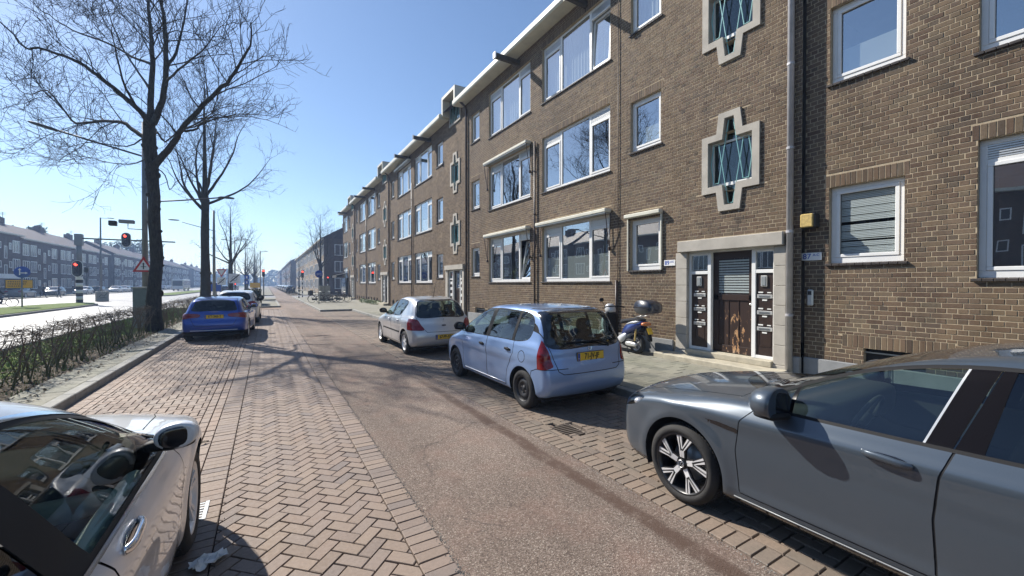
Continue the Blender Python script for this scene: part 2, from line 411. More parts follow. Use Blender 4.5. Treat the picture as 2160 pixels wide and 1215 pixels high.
def door_paint():
    t = NT("worn_door"); o = t.obj()
    sx = t.n("SeparateXYZ"); t.l(o, sx.inputs[0])
    n1 = t.noise(t.scalev(o, (4, 6, 2.2)), 2.2, 6, 0.68)
    # flaking: strongest along the foot and the middle of the door
    foot = t.n("MapRange", i_1=0.05, i_2=0.45, i_3=0.20, i_4=-0.03); t.l(sx.outputs[2], foot.inputs[0])
    dm = t.math('ABSOLUTE', t.math('SUBTRACT', sx.outputs[1], -0.06))
    mid = t.n("MapRange", i_1=0.05, i_2=0.22, i_3=0.075, i_4=-0.05); t.l(dm, mid.inputs[0])
    up = t.n("MapRange", i_1=1.15, i_2=1.3, i_3=1.0, i_4=0.0); t.l(sx.outputs[2], up.inputs[0])
    s_ = t.math('ADD', n1, t.math('ADD', foot.outputs[0], t.math('MULTIPLY', mid.outputs[0], up.outputs[0])))
    f = t.ramp(s_, [(0.565, 0.0), (0.58, 1.0)])
    f = t.math('MULTIPLY', f, up.outputs[0])
    n2 = t.noise(o, 9, 4)
    low = t.n("MapRange", i_1=0.25, i_2=0.45, i_3=0.0, i_4=1.0); t.l(sx.outputs[2], low.inputs[0])
    wood = t.mix(low.outputs[0], t.ramp(n2, [(0.3, (0.42, 0.36, 0.30)), (0.7, (0.62, 0.56, 0.48))]), t.ramp(n2, [(0.3, (0.32, 0.16, 0.07)), (0.7, (0.50, 0.30, 0.15))]))
    c = t.mix(f, (0.036, 0.021, 0.016), wood)
    r = t.math('ADD', t.math('MULTIPLY', f, 0.45), 0.42)
    MATS["worn_door"] = t.bsdf(c, r, 0, 0.4, t.bump(f, -0.3, 0.004))
door_paint()
def two_sided_ior(t, fr, ior):
    # thin sheet: the same reflectance whichever side it is seen from
    bf = t.n("NewGeometry").outputs["Backfacing"]; mr = t.n("MapRange", i_1=0.0, i_2=1.0, i_3=ior, i_4=1.0 / ior); t.l(bf, mr.inputs[0]); t.l(mr.outputs[0], fr.inputs["IOR"])
def glass(name, tint, ior=1.9, base=0.0):
    t = NT(name)
    fr = t.n("Fresnel", i_IOR=ior); two_sided_ior(t, fr, ior)
    f = t.math('ADD', t.math('MULTIPLY', fr.outputs[0], 1 - base), base, clamp=True)
    tr = t.n("BsdfTransparent"); tr.inputs[0].default_value = (*tint, 1)
    gl = t.n("BsdfGlossy"); gl.inputs["Roughness"].default_value = 0.0; gl.inputs[0].default_value = (0.95, 0.97, 1.0, 1)
    mx = t.n("MixShader"); t.l(f, mx.inputs[0]); t.l(tr.outputs[0], mx.inputs[1]); t.l(gl.outputs[0], mx.inputs[2])
    t.l(mx.outputs[0], t.out.inputs[0]); MATS[name] = t.m
def wavy_glass():
    # window panes: each pane very slightly bowed, so that reflections bend
    t = NT("window_glass"); w_ = t.world()
    nrm = t.bump(t.noise(w_, 0.9, 1, 0.3), 0.25, 0.02)
    fr = t.n("Fresnel", i_IOR=2.1); two_sided_ior(t, fr, 2.1); t.l(nrm, fr.inputs["Normal"])
    f = t.math('ADD', t.math('MULTIPLY', fr.outputs[0], 0.6), 0.36, clamp=True)
    tr = t.n("BsdfTransparent"); tr.inputs[0].default_value = (0.80, 0.86, 0.84, 1)
    gl = t.n("BsdfGlossy"); gl.inputs["Roughness"].default_value = 0.0; gl.inputs[0].default_value = (0.96, 0.98, 1.0, 1)
    t.l(nrm, gl.inputs["Normal"])
    mx = t.n("MixShader"); t.l(f, mx.inputs[0]); t.l(tr.outputs[0], mx.inputs[1]); t.l(gl.outputs[0], mx.inputs[2])
    t.l(mx.outputs[0], t.out.inputs[0]); MATS["window_glass"] = t.m
wavy_glass()
glass("car_glass", (0.55, 0.66, 0.62), 1.75)
glass("car_glass_clear", (0.78, 0.90, 0.82), 1.45)
glass("car_glass_dark", (0.05, 0.06, 0.06), 1.65)
glass("lamp_glass", (0.93, 0.95, 0.97), 1.5)
simple("far_pane", (0.05, 0.06, 0.07), 0.06, spec=1.0)
def lit(name, col, strength):
    t = NT(name); e = t.n("Emission", i_Strength=strength); e.inputs[0].default_value = (*col, 1)
    t.l(e.outputs[0], t.out.inputs[0]); MATS[name] = t.m
lit("red_lamp", (1.0, 0.05, 0.03), 4.0)
def brick_pave_tex():
    pass
# ---------------------------------------------------------------- ground, roads, paving
PAVE_Z = 0.0; KERB_H = 0.12
def plane(name, x0, x1, y0, y1, z, mat, parent=None):
    me = bpy.data.meshes.new(name); me.from_pydata([(x0, y0, z), (x1, y0, z), (x1, y1, z), (x0, y1, z)], [], [(0, 1, 2, 3)])
    me.materials.append(M(mat)); me.update(); o = put(name, me, parent); return o
struct(plane("ground", -900, 900, -300, 1400, -0.14, "soil"))
# main road (two carriageways) left of the grass verge
struct(plane("main_road", -27.0, -6.3, -60, 700, -0.03, "grey_asphalt"))
struct(plane("cross_street", -6.3, 8.0, 61.5, 74.0, -0.026, "grey_asphalt"))
struct(plane("red_lane", 1.07, 3.2, -6, 400, -0.012, "red_asphalt"))
sub = struct(plane("paving_bed", -2.75, 5.2, -6, 60, -0.03, "joint_sand"))

class Bricks:
    """pieces as (cx, cy, cz, ux, uy, len, wid, hgt, tone, clip polygon or None), laid flat"""
    def __init__(s): s.items = []
    def add(s, cx, cy, L, W, ang, top): s.items.append((cx, cy, L, W, ang, top))
def clip_poly(poly, x0, x1, y0, y1):
    def cl(P, ax, val, keep_gt):
        out = []
        for i in range(len(P)):
            a, b = P[i], P[(i + 1) % len(P)]
            ia = (a[ax] >= val) if keep_gt else (a[ax] <= val); ib = (b[ax] >= val) if keep_gt else (b[ax] <= val)
            if ia: out.append(a)
            if ia != ib:
                t = (val - a[ax]) / (b[ax] - a[ax]); out.append((a[0] + t * (b[0] - a[0]), a[1] + t * (b[1] - a[1])))
        return out
    for ax, val, k in ((0, x0, True), (0, x1, False), (1, y0, True), (1, y1, False)):
        poly = cl(poly, ax, val, k)
        if len(poly) < 3: return None
    return poly
def poly_area(P): return 0.5 * abs(sum(P[i][0] * P[(i + 1) % len(P)][1] - P[(i + 1) % len(P)][0] * P[i][1] for i in range(len(P))))
def inset(P, d):
    n = len(P); A = sum(P[i][0] * P[(i + 1) % n][1] - P[(i + 1) % n][0] * P[i][1] for i in range(n)); sgn = 1 if A > 0 else -1
    cx = sum(p[0] for p in P) / n; cy = sum(p[1] for p in P) / n; out = []
    for p in P:
        dx, dy = p[0] - cx, p[1] - cy; L = math.hypot(dx, dy) or 1
        out.append((p[0] - dx / L * d * 1.35, p[1] - dy / L * d * 1.35))
    return out
def lay(name_struct, polys, mat, z_top, piece="brick", gap=0.0, limit=300, hgt=0.05, chamf=0.004, jitter=0.0025, keep_dist=(0, 0), mass_name=None):
    """polys: ground polygons (already with joint gap). The nearest `limit` are pieces of their own, the rest one mass."""
    root = struct(put(name_struct, None)); root.empty_display_size = 0.2
    def vis(P):
        cx = sum(p[0] for p in P) / len(P); cy = sum(p[1] for p in P) / len(P)
        D = cx * 0.518 + cy * 0.855; L = cx * 0.855 - cy * 0.518
        if D < 0.9 or abs(L) > D * 1.27: return 1e9
        if 855 * 1.85 / D + 599 > 1225: return 1e9
        return D
    order = sorted(range(len(polys)), key=lambda i: vis(polys[i]))
    solo = set(order[:limit])
    mass = MB(); cache = {}
    for i, P in enumerate(polys):
        cx = sum(p[0] for p in P) / len(P); cy = sum(p[1] for p in P) / len(P)
        tz = z_top + random.uniform(-jitter, jitter); ax = random.gauss(0, 0.006); ay = random.gauss(0, 0.006)
        n = len(P); A = sum(P[k][0] * P[(k + 1) % n][1] - P[(k + 1) % n][0] * P[k][1] for k in range(n))
        if A < 0: P = P[::-1]
        Q = inset(P, chamf)
        def mk(ox, oy, oz, tilt=True):
            h = (lambda x, y: (x - cx) * ax + (y - cy) * ay) if tilt else (lambda x, y: 0)
            vs = [(x - ox, y - oy, tz - chamf + h(x, y) - oz) for x, y in P] + [(x - ox, y - oy, tz + h(x, y) - oz) for x, y in Q] + [(x - ox, y - oy, z_top - hgt - oz) for x, y in P]
            fs = [tuple(range(n, 2 * n))] + [(k, (k + 1) % n, n + (k + 1) % n, n + k) for k in range(n)] + [(2 * n + k, 2 * n + (k + 1) % n, (k + 1) % n, k) for k in range(n)]
            return vs, fs
        if i in solo:
            key = tuple((round(x - cx, 3), round(y - cy, 3)) for x, y in P)
            me = cache.get(key)
            if me is None:
                vs, fs = mk(cx, cy, tz, False); me = bpy.data.meshes.new(piece); me.from_pydata(vs, [], fs); me.materials.append(M(mat)); me.update(); cache[key] = me
            put(piece, me, root, (cx, cy, tz), (ay, -ax, 0))
        else:
            vs, fs = mk(0, 0, 0); mass.t = random.random() * 0.999 + 0.0005; mass.add(vs, fs)
    if mass.f: stuff(mass.build(mass_name or ("far_" + piece + "s"), mat, root))
    return root
J = 0.0042; JJ = [J]
def rect(cx, cy, L, W, a):
    c, s_ = math.cos(a), math.sin(a); l, w_ = L / 2 - JJ[0], W / 2 - JJ[0]
    return [(cx + c * u - s_ * v, cy + s_ * u + c * v) for u, v in ((-l, -w_), (l, -w_), (l, w_), (-l, w_))]
def herring_long(x0, x1, y0, y1, ang, W=0.105):
    out = []; y = y0; step = 4 * W * (1 if abs(ang) < 0.01 else math.sqrt(2)); 
    L = 2 * W; c, s_ = math.cos(ang), math.sin(ang); seen = set()
    # walk the lattice only near the strip
    for X0 in np.arange(x0 - L, x1 + L, W * 0.5):
        for Y0 in np.arange(y0 - L, y1 + L, W * 0.5):
            u = c * X0 + s_ * Y0; v = -s_ * X0 + c * Y0
            i = math.floor(u / W); j = math.floor(v / W)
            if (i, j) in seen: continue
            seen.add((i, j)); k = (i - j) % 4
            if k == 0: uu, vv, a = i * W + W, j * W + W / 2, 0.0
            elif k == 3: uu, vv, a = i * W + W / 2, j * W + W, math.pi / 2
            else: continue
            X = c * uu - s_ * vv; Y = s_ * uu + c * vv
            P = clip_poly(rect(X, Y, L, W, a + ang), x0 + J, x1 - J, y0, y1)
            if P and poly_area(P) > 0.0003: out.append(P)
    return out
def soldier(x0, x1, y0, y1, W=0.105):
    out = []; y = y0
    while y < y1:
        out.append(rect((x0 + x1) / 2, y + W / 2, x1 - x0, W, 0)); y += W
    return out
def runner(x0, x1, y0, y1, L=0.21):
    out = []; y = y0
    while y < y1:
        out.append(rect((x0 + x1) / 2, y + L / 2, x1 - x0, L, 0)); y += L
    return out
YA, YB = 0.6, 34.0
lay("herringbone_paving", herring_long(-0.33, 0.85, YA, YB, rad(45)) + soldier(0.85, 1.07, YA, YB) + soldier(-0.56, -0.33, YA, YB), "paving_brick", 0.0, mass_name="distant_bricks")
JJ[0] = 0.006
lay("parking_bay_paving", herring_long(-2.26, -0.77, 1.5, YB, 0.0) + runner(-0.665, -0.56, 1.5, YB) + runner(-0.77, -0.665, 1.5, YB) + runner(-2.365, -2.26, 1.5, YB) + soldier(-2.57, -2.365, 1.5, YB), "bay_brick", -0.002, mass_name="distant_bricks")
rb = herring_long(3.12, 5.0, -0.5, 29.4, 0.0)
rb = [P for P in rb if not (2.9 < sum(p[0] for p in P) / len(P) < 3.42 and 3.8 < sum(p[1] for p in P) / len(P) < 4.22)]
sl = [P for P in soldier(2.80, 3.01, -0.5, 29.4) ]
lay("gutter_side_paving", rb + sl + runner(3.01, 3.12, -0.5, 29.4), "old_brick", 0.004, mass_name="distant_bricks")
JJ[0] = J
struct(plane("paving_far_left", -2.57, 1.07, 34.0, 37.0, -0.004, "pavement_brick_far"))
struct(plane("paving_lane_edge", -2.57, 1.07, 37.0, 62, -0.016, "pavement_brick_far"))
mb = MB()                                            # loose grit along both edges of the asphalt and in the joints
for k in range(5200):
    y = 0.9 + 16 * random.random() ** 1.7; e = random.random()
    if e < 0.6: x = 1.07 + random.gauss(0.0, 0.018)
    elif e < 0.85: x = 2.79 + random.gauss(0.0, 0.02)
    else: x = random.uniform(-0.56, 2.8)
    s = random.uniform(0.002, 0.0065); z = 0.0 if x < 1.07 or x > 2.8 else -0.012; a = random.uniform(0, 6.28)
    P = [(x + s * math.cos(a + q), y + s * math.sin(a + q), z) for q in (0, 2.1, 4.2)] + [(x, y, z + s * 1.1)]
    mb.add(P, [(0, 1, 3), (1, 2, 3), (2, 0, 3)])
stuff(mb.build("grit", "kerb_stone"))
# storm drain beside the lane
g = thing("storm_drain", "cast iron storm drain grate in the brick gutter near the light blue car", "storm drain", (3.22, 4.0, -0.002))
mb = MB(); mb.cbox(-0.2, 0.2, -0.19, -0.16, -0.05, 0.006, 0.003); mb.cbox(-0.2, 0.2, 0.16, 0.19, -0.05, 0.006, 0.003)
mb.cbox(-0.2, -0.17, -0.16, 0.16, -0.05, 0.006, 0.003); mb.cbox(0.17, 0.2, -0.16, 0.16, -0.05, 0.006, 0.003); mb.build("frame", "rusty_iron", g)
for k in range(6):
    mb = MB(); mb.cbox(-0.17, 0.17, -0.145 + k * 0.052, -0.118 + k * 0.052, -0.03, 0.004, 0.002); mb.build("bar", "rusty_iron", g)
plane("pit", -0.17, 0.17, -0.16, 0.16, -0.028, "dark_matt", g)
g = thing("gutter_grate", "small pale drain grate in the brick row beside the front tyre of the silver saloon", "drain", (-0.5, 4.12, 0.0))
mb = MB()
for k in range(7): mb.cbox(-0.06, 0.05, -0.15 + k * 0.045, -0.125 + k * 0.045, -0.01, 0.005, 0.002)
mb.cbox(0.05, 0.08, -0.16, 0.16, -0.01, 0.006, 0.002); mb.build("grate", "aluminium", g)

# pavement on the right, kerbs, tiles
def kerb(name, pts, w=0.15, top=KERB_H, mat="kerb_stone", solo=24):
    """kerb stones one metre long along a polyline; pts ordered with the pavement on the right-hand side of travel"""
    root = struct(put(name, None)); mass = MB(); cnt = 0; me1 = None
    for (a, b) in zip(pts[:-1], pts[1:]):
        A = Vector((a[0], a[1])); B = Vector((b[0], b[1])); d = (B - A); Ln = d.length; d.normalize(); n = max(1, round(Ln)); st = Ln / n
        ang = math.atan2(d.y, d.x)
        for k in range(n):
            p = A + d * (k * st)
            mb = MB() if cnt < solo else mass
            M4 = Matrix.Translation((p.x, p.y, random.uniform(-0.002, 0.002))) @ Matrix.Rotation(ang, 4, 'Z')
            if cnt < solo:
                mb.cbox(0.003, st - 0.003, -w, 0, -0.16, top, 0.012); o = mb.build("kerb_stone", mat, root); o.matrix_local = M4
            else: mb.cbox(0.003, st - 0.003, -w, 0, -0.16, top, 0.012, M4)
            cnt += 1
    if mass.f: stuff(mass.build("distant_kerb_stones", mat, root))
    return root
kerb("kerb_right", [(5.02, 0.0), (5.02, 29.6), (3.05, 29.75), (3.05, 61.0)])
def tiles(x0, x1, y0, y1, s=0.3, off=True):
    out = []; r = 0; x = x0
    while x < x1 - 0.02:
        y = y0 - (s / 2 if (off and r % 2) else 0)
        while y < y1:
            P = clip_poly(rect(x + s / 2, y + s / 2, s + 0.005, s + 0.005, 0), x0, x1, y0, y1)
            if P and poly_area(P) > 0.002: out.append(P)
            y += s
        x += s; r += 1
    return out
struct(plane("pavement_bed", 5.1, 9.0, -5, 62, KERB_H - 0.04, "joint_sand"))
lay("pavement_right", tiles(5.18, 8.39, 1.0, 27.0), "slab_concrete", KERB_H, piece="paving_slab", hgt=0.04, chamf=0.004, jitter=0.002, mass_name="distant_slabs")
struct(plane("pavement_right_far", 3.2, 8.6, 29.9, 61.0, KERB_H - 0.002, "pavement_grey")); struct(plane("pavement_right_mid", 5.17, 8.6, 27.0, 29.9, KERB_H - 0.006, "pavement_grey"))
struct(plane("pavement_right_distant", 5.2, 8.5, 75, 400, KERB_H - 0.05, "pavement_grey"))
# left verge: kerb, slab strip, soil bed, grass
kerb("kerb_left", [(-2.75, 1.0), (-2.75, 36.0)], w=0.17, top=0.125)
struct(plane("verge_bed", -3.45, -2.7, -3, 37, 0.06, "joint_sand"))
lay("slab_strip_left", tiles(-3.38, -2.76, 2.0, 30.0, 0.3), "slab_concrete", 0.11, piece="paving_slab", hgt=0.04, limit=200, jitter=0.003, mass_name="distant_slabs")
struct(plane("planting_bed", -4.25, -3.38, -3, 37, 0.075, "soil"))
struct(plane("grass_verge", -5.9, -4.25, -3, 61, 0.08, "lawn"))
kerb("kerb_verge", [(-6.08, 61), (-6.08, 0)], w=0.14, top=0.1, solo=0)
# bump-out and islands on the left, further on
mb = MB(); mb.box(-5.9, 0.95, 37.0, 50.0, -0.1, 0.10); struct(mb.build("island_left", "pavement_grey"))
kerb("kerb_island", [(0.95, 50.5), (0.95, 37.0), (-2.6, 36.7)], solo=0)
mb = MB(); mb.box(-5.9, 0.9, 53.5, 61.0, -0.1, 0.10); struct(mb.build("island_left_far", "pavement_grey"))
mb = MB(); mb.box(-5.9, 0.9, 76, 400, -0.1, 0.06); struct(mb.build("pavement_left_distant", "pavement_grey"))
# median with grass, kerbs
MED = ((-16.6, -60, 53.0), (-16.6, 79, 500))
for i, (xa, ya, yb) in enumerate(MED):
    mb = MB(); P = [(xa, ya), (-12.6, ya), (-12.6, yb - 4), (-13.4, yb - 1), (-14.6, yb), (-15.8, yb - 1.5), (xa, yb - 5)]
    if i: P = [(xa, yb), (xa, ya + 5), (-15.8, ya + 1.5), (-14.6, ya), (-13.4, ya + 1), (-12.6, ya + 4), (-12.6, yb)]
    mb.prism(P, lambda u, v, d: (u, v, d), -0.1, 0.10); struct(mb.build("median_kerb", "kerb_stone", fix=True))
    Q = [(x + (0.16 if x < -14.6 else (-0.16 if x > -14.6 else 0)), y + (0.2 if i else -0.2)) for x, y in P]
    mb = MB(); mb.prism(Q, lambda u, v, d: (u, v, d), 0.0, 0.14); struct(mb.build("median_grass", "lawn", fix=True))
mb = MB(); mb.box(-34, -26.4, -60, 500, -0.1, 0.08); struct(mb.build("far_pavement", "pavement_grey"))
# painted lane marks on the main road
root = struct(put("road_markings", None)); mb = MB()
for y in np.arange(6, 250, 6.0):
    for x in (-9.4, -19.8): mb.box(x - 0.06, x + 0.06, y, y + 2.4, -0.028, -0.022)
mb.box(-12.3, -6.4, 55.4, 55.8, -0.028, -0.022)
for k in range(5): mb.box(-12.0 + k * 1.15, -11.5 + k * 1.15, 58.5, 60.6, -0.028, -0.022)
stuff(mb.build("lane_marking", "road_paint", root))
mb = MB()                                            # turn arrow in the near lane
mb.box(-11.05, -10.9, 33.5, 36.3, -0.028, -0.021); mb.add([(-11.3, 36.3, -0.021), (-10.65, 36.3, -0.021), (-10.975, 37.6, -0.021)], [(0, 1, 2)])
mb.build("arrow_marking", "road_paint", root)
# ---------------------------------------------------------------- apartment row on the right
FX = 8.4; CH = 0.0765; EAVE = 10.75
def FY(u, v, d): return (d, u, v)           # facade polygons are drawn in (Y, Z), depth along X
def wall_sheet(mb, X, Y0, Y1, Z0, Z1, holes):
    """mortar sheet facing -X with rectangular holes"""
    ys = sorted({Y0, Y1, *[h for o in holes for h in o[:2] if Y0 < h < Y1]}); zs = sorted({Z0, Z1, *[h for o in holes for h in o[2:4] if Z0 < h < Z1]})
    for a, b in zip(ys[:-1], ys[1:]):
        for c, d in zip(zs[:-1], zs[1:]):
            my, mz = (a + b) / 2, (c + d) / 2
            if any(o[0] < my < o[1] and o[2] < mz < o[3] for o in holes): continue
            mb.add([(X, a, c), (X, b, c), (X, b, d), (X, a, d)], [(0, 3, 2, 1)])
def reveals(mb, X, depth, holes):
    for a, b, c, d in [o[:4] for o in holes]:
        mb.add([(X, a, c), (X, b, c), (X, b, d), (X, a, d), (X + depth, a, c), (X + depth, b, c), (X + depth, b, d), (X + depth, a, d)],
               [(0, 1, 5, 4), (2, 3, 7, 6), (0, 4, 7, 3), (1, 2, 6, 5)])
def brick_courses(Y0, Y1, Z0, Z1, holes, soldiers):
    """list of (y0, y1, z0, z1) brick faces in English cross bond with soldier bands"""
    out = []; n = int(round((Z1 - Z0) / CH)); H = holes + soldiers
    for k in range(n):
        z0 = Z0 + k * CH + 0.0055; z1 = z0 + CH - 0.011
        if k % 2 == 0: L = 0.11; off = 0.0
        else: L = 0.22; off = 0.055 if (k // 2) % 2 else 0.165
        y = Y0 - off
        while y < Y1:
            a = max(y + 0.0055, Y0); b = min(y + L - 0.0055, Y1); y += L
            a += random.uniform(-0.0015, 0.0015); b += random.uniform(-0.0015, 0.0015)
            if b - a < 0.02: continue
            segs = [(a, b, z0, z1)]
            for h in H:
                ns = []
                for s in segs:
                    if s[1] <= h[0] or s[0] >= h[1] or s[3] <= h[2] or s[2] >= h[3]: ns.append(s); continue
                    ov = min(s[3], h[3]) - max(s[2], h[2])
                    if ov < 0.028:
                        ns.append((s[0], s[1], s[2] if s[2] < h[2] else h[3] + 0.002, s[3] if s[3] > h[3] else h[2] - 0.002)); continue
                    if s[0] < h[0] - 0.015: ns.append((s[0], h[0] - 0.002, s[2], s[3]))
                    if s[1] > h[1] + 0.015: ns.append((h[1] + 0.002, s[1], s[2], s[3]))
                segs = ns
            out += segs
    for s in soldiers:
        nb = max(1, round((s[1] - s[0]) / 0.0765)); st = (s[1] - s[0]) / nb
        for i in range(nb): out.append((s[0] + i * st + 0.005, s[0] + (i + 1) * st - 0.005, s[2] + 0.004, s[3] - 0.006))
    return out
def in_view(y, z, X):
    D = X * 0.518 + y * 0.855; L = X * 0.855 - y * 0.518
    return D > 1 and abs(L) < D * 1.26 and (z - EYE) / D < 0.705
def brick_mass(parent, X, faces, n_solo, mat="facade_brick"):
    key = []
    for i, (a, b, c, d) in enumerate(faces):
        y, z = (a + b) / 2, (c + d) / 2; D = X * 0.518 + y * 0.855
        vis = in_view(y, z, X) and not (y < 3.4 and z < 0.9 + 0.0 * y)
        if vis and y < 4.0 and z < 1.35 - 0.1 * y: vis = False
        area = (b - a) * (d - c) / D ** 3
        key.append(-area if vis else 1)
    solo = set(sorted(range(len(faces)), key=lambda i: key[i])[:n_solo]) if n_solo else set()
    mass = MB(); cache = {}
    for i, (a, b, c, d) in enumerate(faces):
        p = 0.0042 + random.uniform(-0.0018, 0.0018); ch = 0.003
        if i in solo:
            q = (round((b - a) * 250), round((d - c) * 250))
            me = cache.get(q)
            if me is None:
                mb = MB(); l, h = (b - a) / 2, (d - c) / 2
                frontbox(mb, 0.0, -l, l, -h, h, 0.012, ch); me = mb.data("brick", mat); cache[q] = me
            o = put("brick", me, parent, (X - p, (a + b) / 2, (c + d) / 2), (0, random.uniform(-0.012, 0.012), random.uniform(-0.012, 0.012)))
        else:
            mass.t = random.random() * 0.999 + 0.0005; frontbox(mass, X - p, a, b, c, d, p + 0.002, ch)
    stuff(mass.build("brickwork", mat, parent))
def frontbox(mb, x, a, b, c, d, dep, ch):
    vs = [(x + ch, a, c), (x + ch, b, c), (x + ch, b, d), (x + ch, a, d), (x, a + ch, c + ch), (x, b - ch, c + ch), (x, b - ch, d - ch), (x, a + ch, d - ch),
          (x + dep, a, c), (x + dep, b, c), (x + dep, b, d), (x + dep, a, d)]
    mb.add(vs, [(4, 7, 6, 5), (0, 4, 5, 1), (1, 5, 6, 2), (2, 6, 7, 3), (3, 7, 4, 0), (8, 0, 1, 9), (9, 1, 2, 10), (10, 2, 3, 11), (11, 3, 0, 8)])

def window(parent, X, y0, y1, z0, z1, splits=(), vents=(), opened=None, inside=None, tilt=None, blind=False, detail=2, flip=False, sill=True, glazing="window_glass"):
    """uPVC window set 9 cm back; splits = mullion positions; vents = indices of lights with a vent grille on top"""
    XF = X + 0.085; fd = 0.07; fw = 0.075
    fr = MB(); B = fr.cbox if detail > 1 else (lambda *a: fr.box(*a[:6]))
    B(XF, XF + fd, y0, y1, z0, z0 + fw + 0.03, 0.006); B(XF, XF + fd, y0, y1, z1 - fw, z1, 0.006)
    B(XF, XF + fd, y0, y0 + fw, z0 + fw + 0.03, z1 - fw, 0.006); B(XF, XF + fd, y1 - fw, y1, z0 + fw + 0.03, z1 - fw, 0.006)
    edges = [y0 + fw] + [s for s in splits] + [y1 - fw]
    for s in splits: B(XF + 0.001, XF + fd, s - 0.045, s + 0.045, z0 + fw + 0.03, z1 - fw, 0.006)
    panes = []; vt = []
    for i in range(len(edges) - 1):
        a = edges[i] + (0.045 if i else 0); b = edges[i + 1] - (0.045 if i < len(edges) - 2 else 0); c, d = z0 + fw + 0.03, z1 - fw
        if i in vents:
            d2 = d - 0.20; B(XF + 0.001, XF + fd, a, b, d2 - 0.05, d2, 0.004); vt.append((a, b, d2, d)); d = d2 - 0.05
        if opened == i: continue
        if i in vents or (len(edges) == 2):                                    # opening sash with its own frame
            s = 0.055; x = XF - 0.012
            for q in ((a, b, c, c + s), (a, b, d - s, d), (a, a + s, c + s, d - s), (b - s, b, c + s, d - s)): B(x, XF + fd - 0.01, *q, 0.006)
            a, b, c, d = a + s, b - s, c + s, d - s
        panes.append((a, b, c, d))
    o = fr.build("window", "window_white", parent)
    for a, b, c, d in panes:
        p = MB(); p.add([(XF + 0.03, a - 0.004, c - 0.004), (XF + 0.03, b + 0.004, c - 0.004), (XF + 0.03, b + 0.004, d + 0.004), (XF + 0.03, a - 0.004, d + 0.004)], [(0, 3, 2, 1)])
        p.build("pane", glazing, o)
        if detail > 1:
            g = MB()
            for q in ((a - .006, b + .006, c - .006, c + .006), (a - .006, b + .006, d - .006, d + .006), (a - .006, a + .006, c, d), (b - .006, b + .006, c, d)): g.box(XF + 0.020, XF + 0.032, *q)
            g.build("gasket", "black_plastic", o)
    for a, b, c, d in vt:
        v = MB()
        if detail > 1:
            nl = 6
            for k in range(nl): v.box(XF + 0.006, XF + 0.03, a, b, c + 0.01 + k * (d - c) / nl, c + 0.01 + (k + 0.55) * (d - c) / nl)
        v.box(XF + 0.03, XF + 0.04, a, b, c, d); v.build("vent_grille", "aluminium", o)
    if opened is not None:
        a = edges[opened] + 0.05; b = edges[opened + 1] - 0.05; c, d = z0 + fw + 0.04, z1 - fw - 0.25
        B2 = MB(); s = 0.06
        for q in ((a, b, c, c + s), (a, b, d - s, d), (a, a + s, c, d), (b - s, b, c, d)): B2.box(-0.03, 0.03, q[0], q[1], q[2] - c, q[3] - c)
        so = B2.build("sash", "window_white", o); so.location = (XF + 0.06, 0, c); so.rotation_euler = (0, rad(14 if tilt is None else tilt), 0)
        p = MB(); p.box(-0.004, 0.004, a + s, b - s, s, d - c - s); po = p.build("pane", "window_glass", o); po.location = so.location; po.rotation_euler = so.rotation_euler
    if sill:
        s = MB(); nb = max(2, int((y1 - y0 + 0.1) / 0.105)); st = (y1 - y0 + 0.1) / nb
        if detail > 1:
            for k in range(nb):
                M4 = Matrix.Translation((X - 0.045, y0 - 0.05 + k * st, z0 - 0.045)) @ Matrix.Rotation(rad(-7), 4, 'Y')
                s.cbox(0, 0.16, 0.003, st - 0.003, 0, 0.038, 0.004, M4)
        else: s.box(X - 0.045, XF + 0.02, y0 - 0.05, y1 + 0.05, z0 - 0.05, z0 - 0.004)
        s.build("sill", "sill_dark", o)
    # what stands behind the glass
    rm = MB(); rm.box(XF + 0.35 + 2.6, XF + 3.0, y0 - 0.6, y1 + 0.6, z0 - 0.9, z1 + 0.3)
    if inside == 'curtain':
        c = MB(); ys = np.linspace(y0 + 0.03, y1 - 0.03, max(12, int((y1 - y0) * 22)))
        pts = [(XF + 0.16 + 0.018 * math.sin(k * 1.9), float(y)) for k, y in enumerate(ys)]
        zb, zt = z0 + 0.05, z1 - 0.05
        c.add([(x, y, zb) for x, y in pts] + [(x, y, zt) for x, y in pts], [(k, k + 1, len(pts) + k + 1, len(pts) + k) for k in range(len(pts) - 1)]); c.build("curtain", "curtain_white", o)
    elif inside == 'sides':
        c = MB()
        for (ya, yb) in ((y0 + 0.05, y0 + 0.45), (y1 - 0.45, y1 - 0.05)):
            ys = np.linspace(ya, yb, 12); pts = [(XF + 0.18 + 0.022 * math.sin(k * 1.7), float(y)) for k, y in enumerate(ys)]
            c.add([(x, y, z0 + 0.05) for x, y in pts] + [(x, y, z1 - 0.05) for x, y in pts], [(k, k + 1, len(pts) + k + 1, len(pts) + k) for k in range(len(pts) - 1)])
        c.build("curtain", "curtain_white", o)
    elif inside == 'half':
        c = MB(); c.box(XF + 0.10, XF + 0.104, y0 + 0.1, y1 - 0.1, z0 + 0.1, z0 + 0.1 + 0.38 * (z1 - z0)); c.build("net_curtain", "curtain_white", o)
    elif inside == 'blind':
        c = MB(); n_ = int((z1 - z0) / 0.03)
        for k in range(n_):
            z = z0 + 0.08 + k * (z1 - z0 - 0.16) / n_
            if random.random() < 0.05: continue
            c.box(XF + 0.05, XF + 0.065, y0 + 0.08, y1 - 0.08, z, z + (0.012 if k % 5 == 2 else 0.021))
        c.build("blind", "blind_white", o)
    elif inside == 'plants':
        c = MB()
